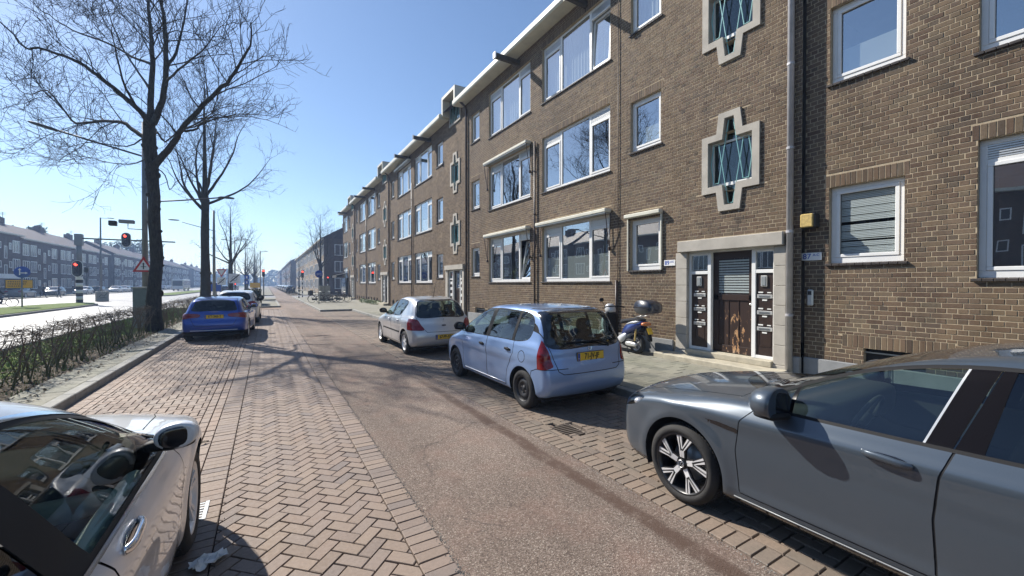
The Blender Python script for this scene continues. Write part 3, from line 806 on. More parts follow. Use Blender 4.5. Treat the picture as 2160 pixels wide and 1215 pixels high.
        for k in range(130):
            y = random.uniform(y0 + 0.15, y1 - 0.3); z = z0 + 0.1 + abs(random.gauss(0, 0.33)); a = random.uniform(0, 6.28); l = random.uniform(0.05, 0.16)
            p = Vector((XF + 0.2 + random.uniform(-0.06, 0.1), y, z)); d = Vector((0.2 * math.cos(a), math.cos(a), math.sin(a))) * l; n_ = Vector((0.3, -math.sin(a), math.cos(a))) * l * 0.25
            c.add([tuple(p - n_), tuple(p + d * 0.5 - n_), tuple(p + d), tuple(p + n_)], [(0, 1, 2, 3)])
        c.build("houseplants", "leaf_light", o)
    return o
def cross_shape(c, zc, grow):
    """stair window outline: a square with tapered lobes above and below; grow = stone margin"""
    g = grow
    h = 0.475 + g; zt = 0.485 + g * 0.98; n0 = 0.15 + g * 0.92; n1 = 0.10 + g * 0.9; zz = 0.92 + g * 0.85
    half = [(-h, -zt), (-n0, -zt), (-n1, -zz), (n1, -zz), (n0, -zt), (h, -zt), (h, zt), (n0, zt), (n1, zz), (-n1, zz), (-n0, zt), (-h, zt)]
    return [(c + u, zc + v) for u, v in half]
def stair_window(parent, X, c, zc, detail=2):
    out = cross_shape(c, zc, 0.145); inn = cross_shape(c, zc, 0.0)
    mb = MB(); mb.ringprism(out, inn, FY, X - 0.045, X + 0.20); o = mb.build("stair_window", "surround_stone", parent, fix=True)
    mb = MB(); mb.prism([p for p in cross_shape(c, zc, 0.01)], FY, X + 0.15, X + 0.16); mb.build("pane", "car_glass", o, fix=True)
    mb = MB(); xx = X + 0.12
    mb.box(xx, xx + 0.03, c - 0.47, c + 0.47, zc + 0.44, zc + 0.485); mb.box(xx, xx + 0.03, c - 0.47, c + 0.47, zc - 0.485, zc - 0.42)
    mb.box(xx, xx + 0.03, c - 0.47, c - 0.43, zc - 0.42, zc + 0.44); mb.box(xx, xx + 0.03, c + 0.43, c + 0.47, zc - 0.42, zc + 0.44); mb.build("frame", "window_white", o)
    def hexa(cy, z0, z1, wt, wm):
        zm = (z0 + z1) / 2; return [(cy - wt, z0), (cy - wm, zm), (cy - wt, z1), (cy + wt, z1), (cy + wm, zm), (cy + wt, z0)]
    for cy, za, zb, wt, wm in ((c - 0.32, zc - 0.42, zc + 0.42, 0.055, 0.12), (c, zc - 0.88, zc + 0.88, 0.05, 0.195), (c + 0.32, zc - 0.42, zc + 0.42, 0.055, 0.12)):
        P = hexa(cy, za, zb, wt, wm)
        b = MB(); b.tube([(X + 0.03, u, v) for u, v in P + [P[0]]], 0.0115 if detail > 1 else 0.014, 6 if detail > 1 else 4); b.build("grille_bar", "grille_bar", o)
def portal(parent, X, c, detail=2, worn=False):
    """stone door surround with a door, letter-box panels at both sides and a step"""
    s = MB(); zb = 0.10
    if detail > 1:
        for (a, b) in ((c + 0.985, c + 1.28), (c - 1.12, c - 0.90)):
            z = 0.30
            for k in range(6):
                h = (2.58 - 0.30) / 6; so = MB(); so.cbox(X - 0.05, X + 0.25, a, b, z + 0.003, z + h - 0.003, 0.006); so.build("stone_block", "surround_stone", parent); z += h
            so = MB(); so.cbox(X - 0.07, X + 0.25, a - 0.01, b + 0.01, zb, 0.298, 0.006); so.build("stone_block", "surround_stone", parent)
        so = MB(); so.cbox(X - 0.14, X + 0.25, c - 1.10, c + 1.18, 2.585, 2.84, 0.012); so.build("stone_lintel", "surround_stone", parent)
        so = MB(); so.cbox(X - 0.5, X + 0.0, c - 1.2, c + 1.56, zb, 0.235, 0.02); so.build("door_step", "step_stone", parent)
        so = MB(); so.cbox(X - 0.12, X + 0.25, c - 0.899, c + 0.984, 0.235, 0.355, 0.01); so.build("threshold", "step_stone", parent)
    else:
        so = MB(); so.box(X - 0.05, X + 0.25, c + 0.985, c + 1.28, zb, 2.6); so.box(X - 0.05, X + 0.25, c - 1.12, c - 0.90, zb, 2.6); so.box(X - 0.12, X + 0.25, c - 1.12, c + 1.28, 2.6, 2.84)
        so.build("door_surround", "surround_stone", parent); so = MB(); so.box(X - 0.45, X + 0.2, c - 1.2, c + 1.5, zb, 0.3); so.build("door_step", "step_stone", parent)
    # white posts and panel frames
    f = MB(); x0, x1 = X + 0.04, X + 0.13
    for a, b in ((c + 0.93, c + 0.984), (c + 0.44, c + 0.52), (c - 0.52, c - 0.44), (c - 0.899, c - 0.85)): f.cbox(x0, x1, a, b, 0.356, 2.55, 0.005)
    for a, b in ((c + 0.52, c + 0.93), (c - 0.85, c - 0.52)):
        f.cbox(x0 + .002, x1, a, b, 2.07, 2.14, 0.004); f.cbox(x0 + .002, x1, a, b, 0.357, 0.42, 0.004); f.cbox(x0 + .002, x1, a, b, 2.50, 2.55, 0.004)
    f.box(x0 + 0.01, x1 + 0.05, c - 0.9, c + 0.985, 2.552, 2.583); f.build("door_frame", "window_white", parent)
    for s_, (a, b) in enumerate(((c + 0.52, c + 0.93), (c - 0.85, c - 0.52))):
        p = MB(); p.box(x0 + 0.03, x0 + 0.045, a, b, 2.14, 2.50); p.build("top_light", "window_glass", parent)
        pn = MB(); pn.box(x0 + 0.03, x0 + 0.05, a, b, 0.42, 2.07); pa = pn.build("letterbox_panel", "door_brown", parent)
        if detail > 1:
            m = (a + b) / 2; q = MB()
            for (za, zb_) in ((0.60, 0.62), (1.02, 1.035)): q.box(x0 + 0.022, x0 + 0.03, m - 0.12, m + 0.12, za, za + 0.012)
            q.box(x0 + 0.022, x0 + 0.03, m - 0.12, m - 0.108, 0.6, 1.03); q.box(x0 + 0.022, x0 + 0.03, m + 0.108, m + 0.12, 0.6, 1.03); q.build("panel_moulding", "door_brown", pa)
            for z in (1.20, 1.515, 1.83) if False else (0.95, 1.275, 1.60):
                q = MB(); q.cbox(x0 + 0.012, x0 + 0.03, m - 0.145, m + 0.145, z - 0.035, z + 0.04, 0.005); so = q.build("letter_slot", "aluminium", pa)
                q = MB(); q.box(x0 + 0.008, x0 + 0.013, m - 0.10, m + 0.10, z - 0.016, z + 0.018); q.build("slot_flap", "steel", pa)
                q = MB(); q.box(x0 + 0.02, x0 + 0.03, m - 0.045, m + 0.045, z - 0.085, z - 0.058); q.box(x0 + 0.02, x0 + 0.03, m + 0.03, m + 0.12, z + 0.07, z + 0.095)
                q.box(x0 + 0.02, x0 + 0.03, m - 0.12, m - 0.05, z + 0.07, z + 0.09); q.build("name_plate", "paper_white", pa)
            q = MB(); q.cbox(x0 + 0.0, x0 + 0.03, m - 0.05, m + 0.07, 1.80, 2.02, 0.01); ic = q.build("intercom", "aluminium", pa)
            q = MB(); q.cbox(x0 - 0.008, x0 + 0.0, m - 0.03, m + 0.045, 1.82, 1.99, 0.006); q.build("speaker_cover", "grille_metal", ic)
        else:
            q = MB(); m = (a + b) / 2
            for z in (0.95, 1.275, 1.60, 1.9): q.box(x0 + 0.01, x0 + 0.03, m - 0.13, m + 0.13, z - 0.07, z + 0.08)
            q.build("letter_slots", "window_white", pa)
    # the door leaf
    dx = X + 0.17; d = MB(); a, b = c - 0.44, c + 0.44; zb, zt = 0.37, 2.545
    d.cbox(dx, dx + 0.05, a, b, zb, zt, 0.004)
    lf = d.build("door", "worn_door" if worn else "door_brown", parent)
    if worn: lf.data.transform(Matrix.Translation((0, -c, 0))); lf.location = (0, c, 0)
    dd = lambda m_, n_, mt: (lambda o: o)(m_.build(n_, mt, lf, loc=(0, -c, 0) if worn else None))
    q = MB()
    for (ya, yb, za, zb2) in ((a + .0, b, 2.40, 2.545), (a, a + 0.11, 0.52, 2.40), (b - 0.11, b, 0.52, 2.40), (a, b, 1.50, 1.62), (a, b, 0.37, 0.52)): q.cbox(dx - 0.022, dx, ya, yb, za, zb2, 0.004)
    for k in range(2): y = a + 0.11 + (k + 1) * 0.22; q.box(dx - 0.012, dx, y - 0.008, y + 0.008, 0.52, 1.50)
    oo = q.build("door_rail", "worn_door" if worn else "door_brown", lf, loc=(0, 0, 0))
    if worn: oo.data.transform(Matrix.Translation((0, -c, 0)))
    q = MB(); q.box(dx - 0.006, dx - 0.001, a + 0.11, b - 0.11, 1.62, 2.40); dd(q, "door_pane", "lamp_glass" if worn else "window_glass")
    if detail > 1:
        q = MB()
        for k in range(13): q.box(dx - 0.0045, dx - 0.0015, a + 0.11, b - 0.11, 1.66 + k * 0.056, 1.66 + k * 0.056 + 0.034)
        dd(q, "blind", "blind_white")
        q = MB(); q.smooth = True; q.lathe([(-0.04, 0.001), (-0.036, 0.022), (-0.02, 0.028), (0, 0.018), (0.03, 0.012)], 16, 'X', Matrix.Translation((dx - 0.035, a + 0.055, 1.43))); dd(q, "door_knob", "steel")
    # darkness of the stair hall
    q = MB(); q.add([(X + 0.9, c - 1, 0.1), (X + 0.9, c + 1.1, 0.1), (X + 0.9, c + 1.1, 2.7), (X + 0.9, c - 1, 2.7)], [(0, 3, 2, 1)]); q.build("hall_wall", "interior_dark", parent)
def awning(parent, X, y0, y1, z, arms=True, drop=0.55, depth=0.27):
    m = MB(); m.cbox(X - depth, X - 0.015, y0, y1, z - 0.07, z + 0.04, 0.02); o = m.build("awning", "gutter_cream", parent)
    m = MB(); m.box(X - depth + 0.02, X - 0.03, y0 + 0.03, y1 - 0.03, z - 0.10, z - 0.07); m.build("rolled_cloth", "grille_metal", o)
    if arms:
        for y in (y0 + 0.04, y1 - 0.04):
            m = MB(); m.tube([(X - 0.03, y, z - 0.05), (X - 0.06, y, z - drop * 2.0)], 0.014, 6); m.tube([(X - depth + 0.05, y, z - 0.08), (X - 0.16, y, z - drop * 0.9), (X - 0.06, y, z - drop * 1.9)], 0.013, 6)
            m.cbox(X - 0.10, X - 0.02, y - 0.025, y + 0.025, z - drop * 2.1, z - drop * 1.9, 0.006); m.build("awning_arm", "pipe_brown", o)
def gutter(parent, X, y0, y1, beams=(), detail=2, gap=None):
    if gap is not None:
        gutter(parent, X, y0, gap - 0.9, (), detail); y0 = gap + 0.9
    m = MB(); x = X
    P = [(x - 0.52, EAVE - 0.16), (x - 0.56, EAVE - 0.10), (x - 0.56, EAVE + 0.06), (x - 0.52, EAVE + 0.12), (x - 0.44, EAVE + 0.12), (x - 0.40, EAVE - 0.02), (x + 0.1, EAVE - 0.02), (x + 0.1, EAVE - 0.12), (x - 0.40, EAVE - 0.16)]
    m.prism(P, lambda u, v, d: (u, d, v), y0, y1); m.build("gutter", "gutter_cream", parent, fix=True)
    for y in beams:
        m = MB(); m.cbox(x - 1.05, x + 0.3, y - 0.07, y + 0.07, EAVE - 0.46, EAVE - 0.27, 0.01); o = m.build("hoist_beam", "beam_wood", parent)
        m = MB(); m.box(x - 1.10, x - 1.05, y - 0.09, y + 0.09, EAVE - 0.48, EAVE - 0.25); m.tube([(x - 0.85, y, EAVE - 0.46), (x - 0.85, y, EAVE - 0.54), (x - 0.80, y, EAVE - 0.56)], 0.010, 6); m.build("hook", "steel", o)
def drainpipe(parent, X, y, z0, z1, mat, r=0.045, swan=True, detail=2):
    m = MB(); m.smooth = True; top = [(X - 0.07, y, z1)]
    if swan: top = [(X - 0.07, y, z1 - 0.5), (X - 0.12, y, z1 - 0.32), (X - 0.40, y, z1 - 0.12), (X - 0.46, y, z1 + 0.1)]
    m.tube([(X - 0.07, y, z0)] + top, r, 14 if detail > 1 else 8); o = m.build("drainpipe", mat, parent)
    m = MB()
    for z in np.arange(z0 + 1.15, z1 - 0.3, 1.55): m.tube([(X - 0.07, y, z), (X - 0.07, y, z + 0.045)], r * 1.17, 14 if detail > 1 else 8); m.box(X - 0.07, X + 0.01, y - 0.012, y + 0.012, z + 0.005, z + 0.04)
    m.build("pipe_bracket", mat, o)
def dormer(parent, X, c, detail=1):
    """tall stair window rising through the eave under a white canopy"""
    y0, y1 = c - 0.72, c + 0.72; zt = EAVE + 0.78
    m = MB(); x = X - 0.42
    m.box(x, X + 0.5, y0 - 0.16, y1 + 0.16, zt, zt + 0.16); m.box(x, X + 0.4, y0 - 0.16, y0, EAVE - 0.05, zt); m.box(x, X + 0.4, y1, y1 + 0.16, EAVE - 0.05, zt)
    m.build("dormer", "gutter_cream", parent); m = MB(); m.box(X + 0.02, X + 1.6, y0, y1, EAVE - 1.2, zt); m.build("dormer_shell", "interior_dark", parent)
    m = MB(); m.box(X - 0.06, X + 0.015, y0, y1, EAVE - 0.62, EAVE - 0.5); m.box(X - 0.05, X - 0.0, y0, y0 + 0.09, EAVE - 0.5, zt); m.box(X - 0.05, X - 0.0, y1 - 0.09, y1, EAVE - 0.5, zt); m.build("dormer_frame", "surround_stone", parent)
    m = MB(); m.add([(X - 0.01, y0, EAVE - 0.5), (X - 0.01, y1, EAVE - 0.5), (X - 0.01, y1, zt), (X - 0.01, y0, zt)], [(0, 3, 2, 1)]); m.build("pane", "window_glass", parent)
    for k in (-0.42, -0.0, 0.42):
        P = [(c + k - 0.05, EAVE - 0.45), (c + k - 0.17, EAVE + 0.1), (c + k - 0.05, zt - 0.05), (c + k + 0.05, zt - 0.05), (c + k + 0.17, EAVE + 0.1), (c + k + 0.05, EAVE - 0.45)]
        b = MB(); b.tube([(X - 0.05, u, v) for u, v in P + [P[0]]], 0.014, 4); b.build("grille_bar", "grille_bar", parent)

ST = 3.15
def block(c, X, y0, y1, label, detail=2, widths=None, n_solo=0, real_bricks=True, group="blocks of the brick apartment row", parts_inside=None, mirror=False, small_top=True, ext=None, worn=False, aw=(), name="apartment_block", has_stair=True, openW=None, small2=True, nwide=2, dorm=True):
    o = thing(name, label, "apartment building", (0, 0, 0)); o["group"] = group
    parts_inside = parts_inside or {}
    holes = []; sold = []; wins = []
    def win(key, a, b, zb, zt, **kw):
        a, b = min(a, b), max(a, b); holes.append((a, b, zb, zt)); sold.append((a - 0.06, b + 0.06, zt, zt + 0.215)); wins.append((key, a, b, zb, zt, kw))
    s = -1 if mirror else 1
    for f in range(3):
        z0 = 1.93 + ST * f
        win(("kit", f), c + s * 1.75, c + s * 2.74, z0 + 0.28, z0 + 1.62, splits=())
        if nwide > 0: win(("wideB", f), c + s * 3.50, c + s * 6.83, z0, z0 + 1.93, splits=((c + 4.42, c + 5.84) if s > 0 else (c - 5.84, c - 4.42)), vents=(0, 2))
        if nwide > 1: win(("wideA", f), c + s * 7.58, c + s * 10.86, z0, z0 + 1.93, splits=((c + 8.47, c + 9.85) if s > 0 else (c - 9.85, c - 8.47)), vents=(0, 2))
        if small2 and nwide > 1: win(("small", f), c + s * 11.78, c + s * 12.64, z0 + 0.28, z0 + 1.62, splits=())
    stairs = []
    if has_stair:
        holes.append((c - 1.12, c + 1.28, 0.0, 2.84)); sold.append((c - 1.2, c + 1.34, 2.84, 2.842))
        for k in range(2 if dorm else 3):
            zc = 4.46 + ST * k; stairs.append(zc)
            holes.append((c - 0.62, c + 0.62, zc - 0.625, zc + 0.625)); holes.append((c - 0.25, c + 0.25, zc - 1.04, zc + 1.04))
        if dorm: holes.append((c - 0.73, c + 0.73, EAVE - 0.62, EAVE + 0.5))
    # basement openings and plinth
    base = []
    yy = y0 + 0.5
    for a in np.arange(y0 + 0.6, y1 - 0.6, 1.15 if not real_bricks else 3.0):
        if has_stair and c - 1.8 < a < c + 1.9: continue
        if real_bricks and c - 0.2 < a < c + 4.4: continue
        base.append((float(a), float(a) + (0.55 if not real_bricks else 1.0), 0.42 if real_bricks else 0.25, 0.75 if real_bricks else 0.62))
    if mirror: base = [(c - 3.0 + 0.0, c - 2.25, 0.35, 0.78)]
    for b_ in base: holes.append(b_); sold.append((b_[0] - 0.3, b_[1] + 0.3, b_[3], b_[3] + 0.21))
    if ext: holes += ext
    ws = MB(); zlo = 0.0
    wall_sheet(ws, X, y0, y1, 0.0, EAVE, holes); reveals(ws, X - (0.004 if real_bricks else 0), 0.18, [h for h in holes if not (has_stair and h[2] > 3 and h[0] > c - 0.7 and h[1] < c + 0.7 and h[3] - h[2] > 1.9)])
    wall = ws.build("wall", "mortar" if real_bricks else "far_facade_brick", o)
    if real_bricks:
        faces = brick_courses(y0, y1, 0.5, EAVE, holes, [s_ for s_ in sold if s_[3] - s_[2] > 0.1])
        brick_mass(wall, X, faces, n_solo)
        # smooth stone plinth
        segs = [(y0, c - 1.2), (c + 1.36, y1)] if has_stair else [(y0, y1)]
        for a, b in segs:
            if b > a:
                n_ = max(1, round((b - a) / 1.3)); st = (b - a) / n_
                for k in range(n_):
                    m = MB(); m.cbox(X - 0.045, X + 0.05, a + k * st + 0.004, a + (k + 1) * st - 0.004, 0.02, 0.42 if base and any(q[0] < a + (k + .5) * st < q[1] for q in base) else 0.5, 0.008); m.build("plinth_stone", "plinth_stone", o)
    for b_ in base:
        m = MB(); m.box(X + 0.10, X + 0.12, b_[0], b_[1], b_[2], b_[3]); w_ = m.build("cellar_window", "dark_matt", o)
        m = MB(); m.box(X + 0.05, X + 0.08, b_[0], b_[1], b_[2] + 0.02, b_[2] + 0.05); m.box(X + 0.05, X + 0.08, b_[0], b_[1], b_[3] - 0.08, b_[3] - 0.06); m.build("cellar_frame", "grille_metal", w_)
    for key, a, b, zb, zt, kw in wins:
        kw = dict(kw); kw.update(parts_inside.get(key, {}))
        if 'inside' not in kw: kw['inside'] = random.choice(['sides', None, 'curtain', 'sides', 'half'])
        window(o, X, a, b, zb, zt, detail=detail, **kw)
    for zc in stairs: stair_window(o, X, c, zc, detail)
    if has_stair: portal(o, X, c, detail, worn)
    if has_stair and dorm: dormer(o, X, c)
    for key, depth, arms in aw:
        for k2, a, b, zb, zt, kw in wins:
            if k2 == key: awning(o, X, a - 0.08, b + 0.08, zt + 0.09, arms)
    # roof, rooms, party walls
    m = MB(); z = EAVE
    m.add([(X - 0.42, y0, z + 0.1), (X - 0.42, y1, z + 0.1), (X + 4.6, y1, z + 3.1), (X + 4.6, y0, z + 3.1), (X + 9.6, y1, z + 0.1), (X + 9.6, y0, z + 0.1)], [(0, 3, 2, 1), (3, 5, 4, 2)])
    m.add([(X, y0, z), (X + 9.2, y0, z), (X + 4.6, y0, z + 3.05)], [(0, 1, 2)]); m.add([(X, y1, z), (X + 9.2, y1, z), (X + 4.6, y1, z + 3.05)], [(0, 2, 1)])
    m.build("roof", "roof_tile", o)
    m = MB()
    for f in range(4): m.box(X + 0.21, X + 3.6, y0 + 0.05, y1 - 0.05, 0.75 + ST * f, 0.95 + ST * f)
    for y in (y0 + 0.06, y1 - 0.06) + ((c + s * 3.1, c + s * 7.2) if has_stair or mirror else ()): m.box(X + 0.21, X + 3.6, y - 0.05, y + 0.05, 0.95, EAVE)
    m.box(X + 3.6, X + 3.7, y0, y1, 0, EAVE); m.build("rooms", "interior_mid", o)
    m = MB(); m.box(X + 3.72, X + 9.2, y0, y1, 0, EAVE - 0.01); m.build("rear_volume", "dark_far_brick", o)
    return o
pi_near = {("kit", 0): dict(inside='half'), ("kit", 1): dict(inside='half'), ("kit", 2): dict(inside='curtain'), ("wideB", 0): dict(inside='half'), ("wideB", 1): dict(inside=None), ("wideB", 2): dict(inside='curtain', opened=0, tilt=3),
           ("wideA", 0): dict(inside='plants', opened=0, tilt=10), ("wideA", 1): dict(inside='sides'), ("wideA", 2): dict(inside='curtain'), ("small", 0): dict(inside=None), ("small", 1): dict(inside='curtain'), ("small", 2): dict(inside='curtain')}
C0 = 4.97
blk = block(C0, FX, 3.62, 18.15, "brown brick apartment block with the worn dark front door and house number 89", 2, n_solo=300, parts_inside=pi_near, aw=((("wideB", 0), 0, True), (("wideA", 0), 0, True), (("wideA", 1), 0, True)), worn=True)
gutter(blk, FX, 3.62, 18.1, (9.5, 13.35), gap=C0)
drainpipe(blk, FX, 3.78, 0.1, EAVE, "pipe_grey", 0.055); drainpipe(blk, FX, 12.17, 0.1, 7.0, "pipe_brown", 0.035, False); drainpipe(blk, FX, 18.05, 0.1, EAVE, "pipe_brown", 0.05)
m = MB(); m.smooth = True; m.tube([(FX - 0.03, 8.13, 0.1), (FX - 0.03, 8.13, EAVE - 0.2)], 0.011, 8); m.tube([(FX - 0.05, 8.17, 0.1), (FX - 0.05, 8.17, 1.95)], 0.03, 10); m.build("cable_conduit", "pipe_brown", blk)
awn = MB(); awn.cbox(FX - 0.17, FX - 0.015, 6.64, 7.80, 3.60, 3.70, 0.015); ao = awn.build("roller_screen", "gutter_cream", blk)
awn = MB(); awn.cbox(FX - 0.06, FX - 0.015, 6.66, 6.70, 2.2, 3.60, 0.005); awn.cbox(FX - 0.06, FX - 0.015, 7.74, 7.78, 2.2, 3.60, 0.005); awn.build("screen_rail", "gutter_cream", ao)
def house_number(parent, X, y, z, num, sup):
    m = MB(); m.cbox(X - 0.03, X - 0.018, y - 0.16, y + 0.16, z - 0.07, z + 0.07, 0.004); o = m.build("house_number", "sign_white", parent)
    R = (rad(90), 0, rad(-90))
    text_mesh("lettering", num, 0.135, "sign_blue", o, (X - 0.032, y + 0.07, z), R, bold=0.001)
    text_mesh("lettering", sup, 0.06, "sign_blue", o, (X - 0.032, y - 0.075, z + 0.025), R, bold=0.001)
house_number(blk, FX, 6.44, 2.36, "89", "A-C")
# the block to the right, set back a little
X2 = 8.53
pi_s = {("kit", 0): dict(inside='blind', glazing="lamp_glass"), ("kit", 1): dict(inside='half'), ("kit", 2): dict(inside='curtain'), ("wideB", 0): dict(inside=None), ("wideB", 1): dict(inside=None), ("wideB", 2): dict(inside=None)}
south = block(4.99, X2, -9.0, 3.615, "brown brick apartment block with house number 87, at the right edge behind the grey car", 2, n_solo=300, parts_inside=pi_s, mirror=True, has_stair=False)
gutter(south, X2, -9.0, 3.6)
house_number(south, X2, 3.50, 2.35, "87", "A-C")
m = MB(); m.cbox(X2 - 0.19, X2 - 0.0, 3.38, 3.62, 2.86, 3.12, 0.02); lo = m.build("wall_lamp", "black_plastic", south)
m = MB(); m.cbox(X2 - 0.235, X2 - 0.19, 3.40, 3.60, 2.87, 3.11, 0.015); m.build("lamp_lens", "tarnish_yellow", lo)
m = MB(); m.cbox(X2 - 0.06, X2 - 0.01, 3.46, 3.56, 1.45, 1.75, 0.02); ko = m.build("key_safe", "aluminium", south)
m = MB(); m.cbox(X2 - 0.065, X2 - 0.058, 3.48, 3.54, 1.65, 1.72, 0.002); m.build("key_safe_lid", "black_plastic", ko)
# narrow recess at the joint, then the further blocks
m = MB(); m.box(FX + 0.13, FX + 0.3, 18.15, 18.55, 0, EAVE); m.build("joint_recess", "far_facade_brick", blk)
labs = ["brown brick apartment block second from the camera, behind the silver hatchback", "brown brick apartment block third along the row, with the low green planting at its foot"]
for k, lab in enumerate(labs):
    c = C0 + 14.55 * (k + 1)
    b = block(c, FX, c - 1.42 + 0.0, c + 13.12, lab, 1, real_bricks=False, aw=((("wideA", 2), 0, False),) if k == 0 else ())
    gutter(b, FX, c - 1.42, c + 13.1, (c + 3.7, c + 7.7), gap=c); drainpipe(b, FX, c + 7.2, 0.1, 8.6, "pipe_brown", 0.035, False, 1); drainpipe(b, FX, c + 13.1, 0.1, EAVE, "pipe_brown", 0.05, True, 1)
c = C0 + 14.55 * 3
b4 = block(c, FX, c - 1.42, 55.5, "end block of the brown brick row with a dark shop awning at the corner", 1, real_bricks=False, nwide=1)
gutter(b4, FX, c - 1.42, 55.7, (c + 3.7,), gap=c)
m = MB(); m.add([(FX, 52.0, 3.2), (FX - 1.3, 52.0, 2.9), (FX - 1.3, 55.4, 2.9), (FX, 55.4, 3.2), (FX, 52.0, 3.15), (FX - 1.3, 52.0, 2.6), (FX - 1.3, 55.4, 2.6)], [(0, 1, 2, 3), (0, 4, 5, 1), (1, 5, 6, 2)]); m.build("shop_awning", "dark_matt", b4)
m = MB(); m.box(FX - 0.25, FX, 52.2, 55.3, 0.6, 2.6); m.build("shop_window", "far_pane", b4)
m = MB(); m.box(FX, FX + 9.2, 55.5, 55.6, 0, EAVE); m.build("end_wall", "dark_far_brick", b4)

# ---------------------------------------------------------------- far buildings
def win_mesh(name, wd, ht, n, t=0.09, dep=0.12):
    """small far window: frame with n lights, faces -X, origin at its lower middle"""
    m = MB(); m.cur = 0
    for (a, b, c, d) in ((-wd / 2, wd / 2, 0, t), (-wd / 2, wd / 2, ht - t, ht), (-wd / 2, -wd / 2 + t, t, ht - t), (wd / 2 - t, wd / 2, t, ht - t)): m.box(-0.03, dep * 0.4, a, b, c, d)
    for k in range(1, n): y = -wd / 2 + wd * k / n; m.box(-0.03, dep * 0.4, y - t * 0.4, y + t * 0.4, t, ht - t)
    fr = m.data(name, "window_white")
    p = MB(); p.add([(0.01, -wd / 2 + t * .9, t * .9), (0.01, wd / 2 - t * .9, t * .9), (0.01, wd / 2 - t * .9, ht - t * .9), (0.01, -wd / 2 + t * .9, ht - t * .9)], [(0, 3, 2, 1)])
    return fr, p.data("pane", "far_pane")
WM = {"wide": win_mesh("window", 2.1, 1.9, 3), "mid": win_mesh("window", 1.5, 1.9, 2), "small": win_mesh("window", 0.75, 1.0, 1), "stair": win_mesh("window", 0.8, 1.9, 1)}
def far_block(label, xf, face, y0, y1, h, mat, pattern, roof_h, depth=10, base=0.05, group=None, pitch=13.0, roof="roof_tile", gable=False, chim=2, shops=False):
    """face=-1 looks to -X, +1 looks to +X"""
    o = thing("apartment_block", label, "apartment building", (xf, y0, base))
    if group: o["group"] = group
    L = y1 - y0; s = -face
    m = MB(); m.box(min(0, s * depth), max(0, s * depth), 0, L, -0.1, h); wl = m.build("wall", mat, o)
    m = MB(); e = 0.45
    m.add([(-s * e, -0.1, h + .02), (-s * e, L + 0.1, h + .02), (s * depth / 2, L + 0.1, h + roof_h), (s * depth / 2, -0.1, h + roof_h), (s * (depth + e), L + 0.1, h + .02), (s * (depth + e), -0.1, h + .02)], [(0, 1, 2, 3), (3, 2, 4, 5), (0, 3, 5), (1, 4, 2)])
    ro = m.build("roof", roof, o)
    m = MB(); m.box(min(-s * 0.5, -s * 0.02), max(-s * 0.5, -s * 0.02), 0, L, h - 0.12, h + 0.08); m.build("gutter", "gutter_cream", o)
    for k in range(chim):
        y = L * (k + 0.5) / chim; m = MB(); m.box(s * depth / 2 - 0.5, s * depth / 2 + 0.5, y - 0.9, y + 0.9, h + roof_h - 0.8, h + roof_h + 0.9)
        for q in (-0.5, 0.0, 0.5): m.box(s * depth / 2 - 0.12, s * depth / 2 + 0.12, y + q - 0.12, y + q + 0.12, h + roof_h + 0.9, h + roof_h + 1.2)
        m.build("chimney", "dark_far_brick", ro)
        m = MB(); yy = y + 1.6; zz = h + roof_h; m.box(s * depth / 2 - .03, s * depth / 2 + .03, yy - .03, yy + .03, zz - 0.2, zz + 2.0)
        for q in (1.5, 1.7, 1.9): m.box(s * depth / 2 - .4, s * depth / 2 + .4, yy - .02, yy + .02, zz + q, zz + q + .04)
        m.build("aerial", "sign_back", ro)
    rz = 0 if face < 0 else math.pi
    n = max(1, round(L / pitch)); P = L / n
    for q in range(n):
        for f in range(3):
            if shops and f == 0: continue
            for kind, fr_, dz in pattern:
                wf, wp = WM[kind]; z = 0.95 + f * (h - 0.9) / 3 + dz + (0.45 if kind == "small" else 0)
                if kind == "stair": z -= 1.0; 
                if z < 0.1 : z = 0.1
                y = (q + fr_) * P
                w_ = put("window", wf, o, (-s * 0.02, y, z), (0, 0, rz)); put("pane", wp, w_)
    if shops:
        m = MB(); m.box(min(-s * 0.06, 0), max(-s * 0.06, 0), 1, L - 1, 0.5, 2.5); m.build("shop_window", "far_pane", o)
        m = MB(); m.box(min(-s * 0.2, 0), max(-s * 0.2, 0), 0.6, L - 0.6, 2.6, 3.3); m.build("shop_sign_band", "window_white", o)
        m = MB(); m.add([(0, 6, 2.9), (-s * 1.6, 6, 2.5), (-s * 1.6, 22, 2.5), (0, 22, 2.9)], [(0, 1, 2, 3)]); m.build("shop_awning", "cabinet_grey", o)
    return o
PAT = (("wide", 0.14, 0), ("wide", 0.32, 0), ("small", 0.46, 0), ("stair", 0.60, 0), ("small", 0.72, 0), ("wide", 0.87, 0))
LW = (("nearest dark brick block across the main road, with shops on its ground floor", -38, 96, True), ("dark brick block across the main road, middle of the three with red roofs", 97, 140, False), ("dark brick block across the main road behind the trunk of the large bare tree", 142, 190, False),
      ("hazy dark block beyond the coach on the far side of the main road", 200, 262, False), ("faint block across the road at the far left end of the street", 275, 340, False))
for i, (lab, a, b, sh) in enumerate(LW):
    if i == 0:
        far_block("long dark brick block opposite, only its far end in view at the left edge", -33.5, 1, -38, 60, 9.4, "dark_far_brick", PAT, 3.2, chim=6, base=0.08, group="blocks across the main road")
        a = 62
    far_block(lab, -33.5 - (0.0 if i % 2 == 0 else 0.5), 1, a, b, 9.4 + (0, -0.25, 0.1, 0, 0)[i], "dark_far_brick", PAT, 3.1, chim=3, base=0.08, group="blocks across the main road", shops=sh)
PAT2 = (("mid", 0.10, 0), ("mid", 0.30, 0), ("small", 0.44, 0), ("stair", 0.55, 0), ("small", 0.67, 0), ("mid", 0.84, 0))
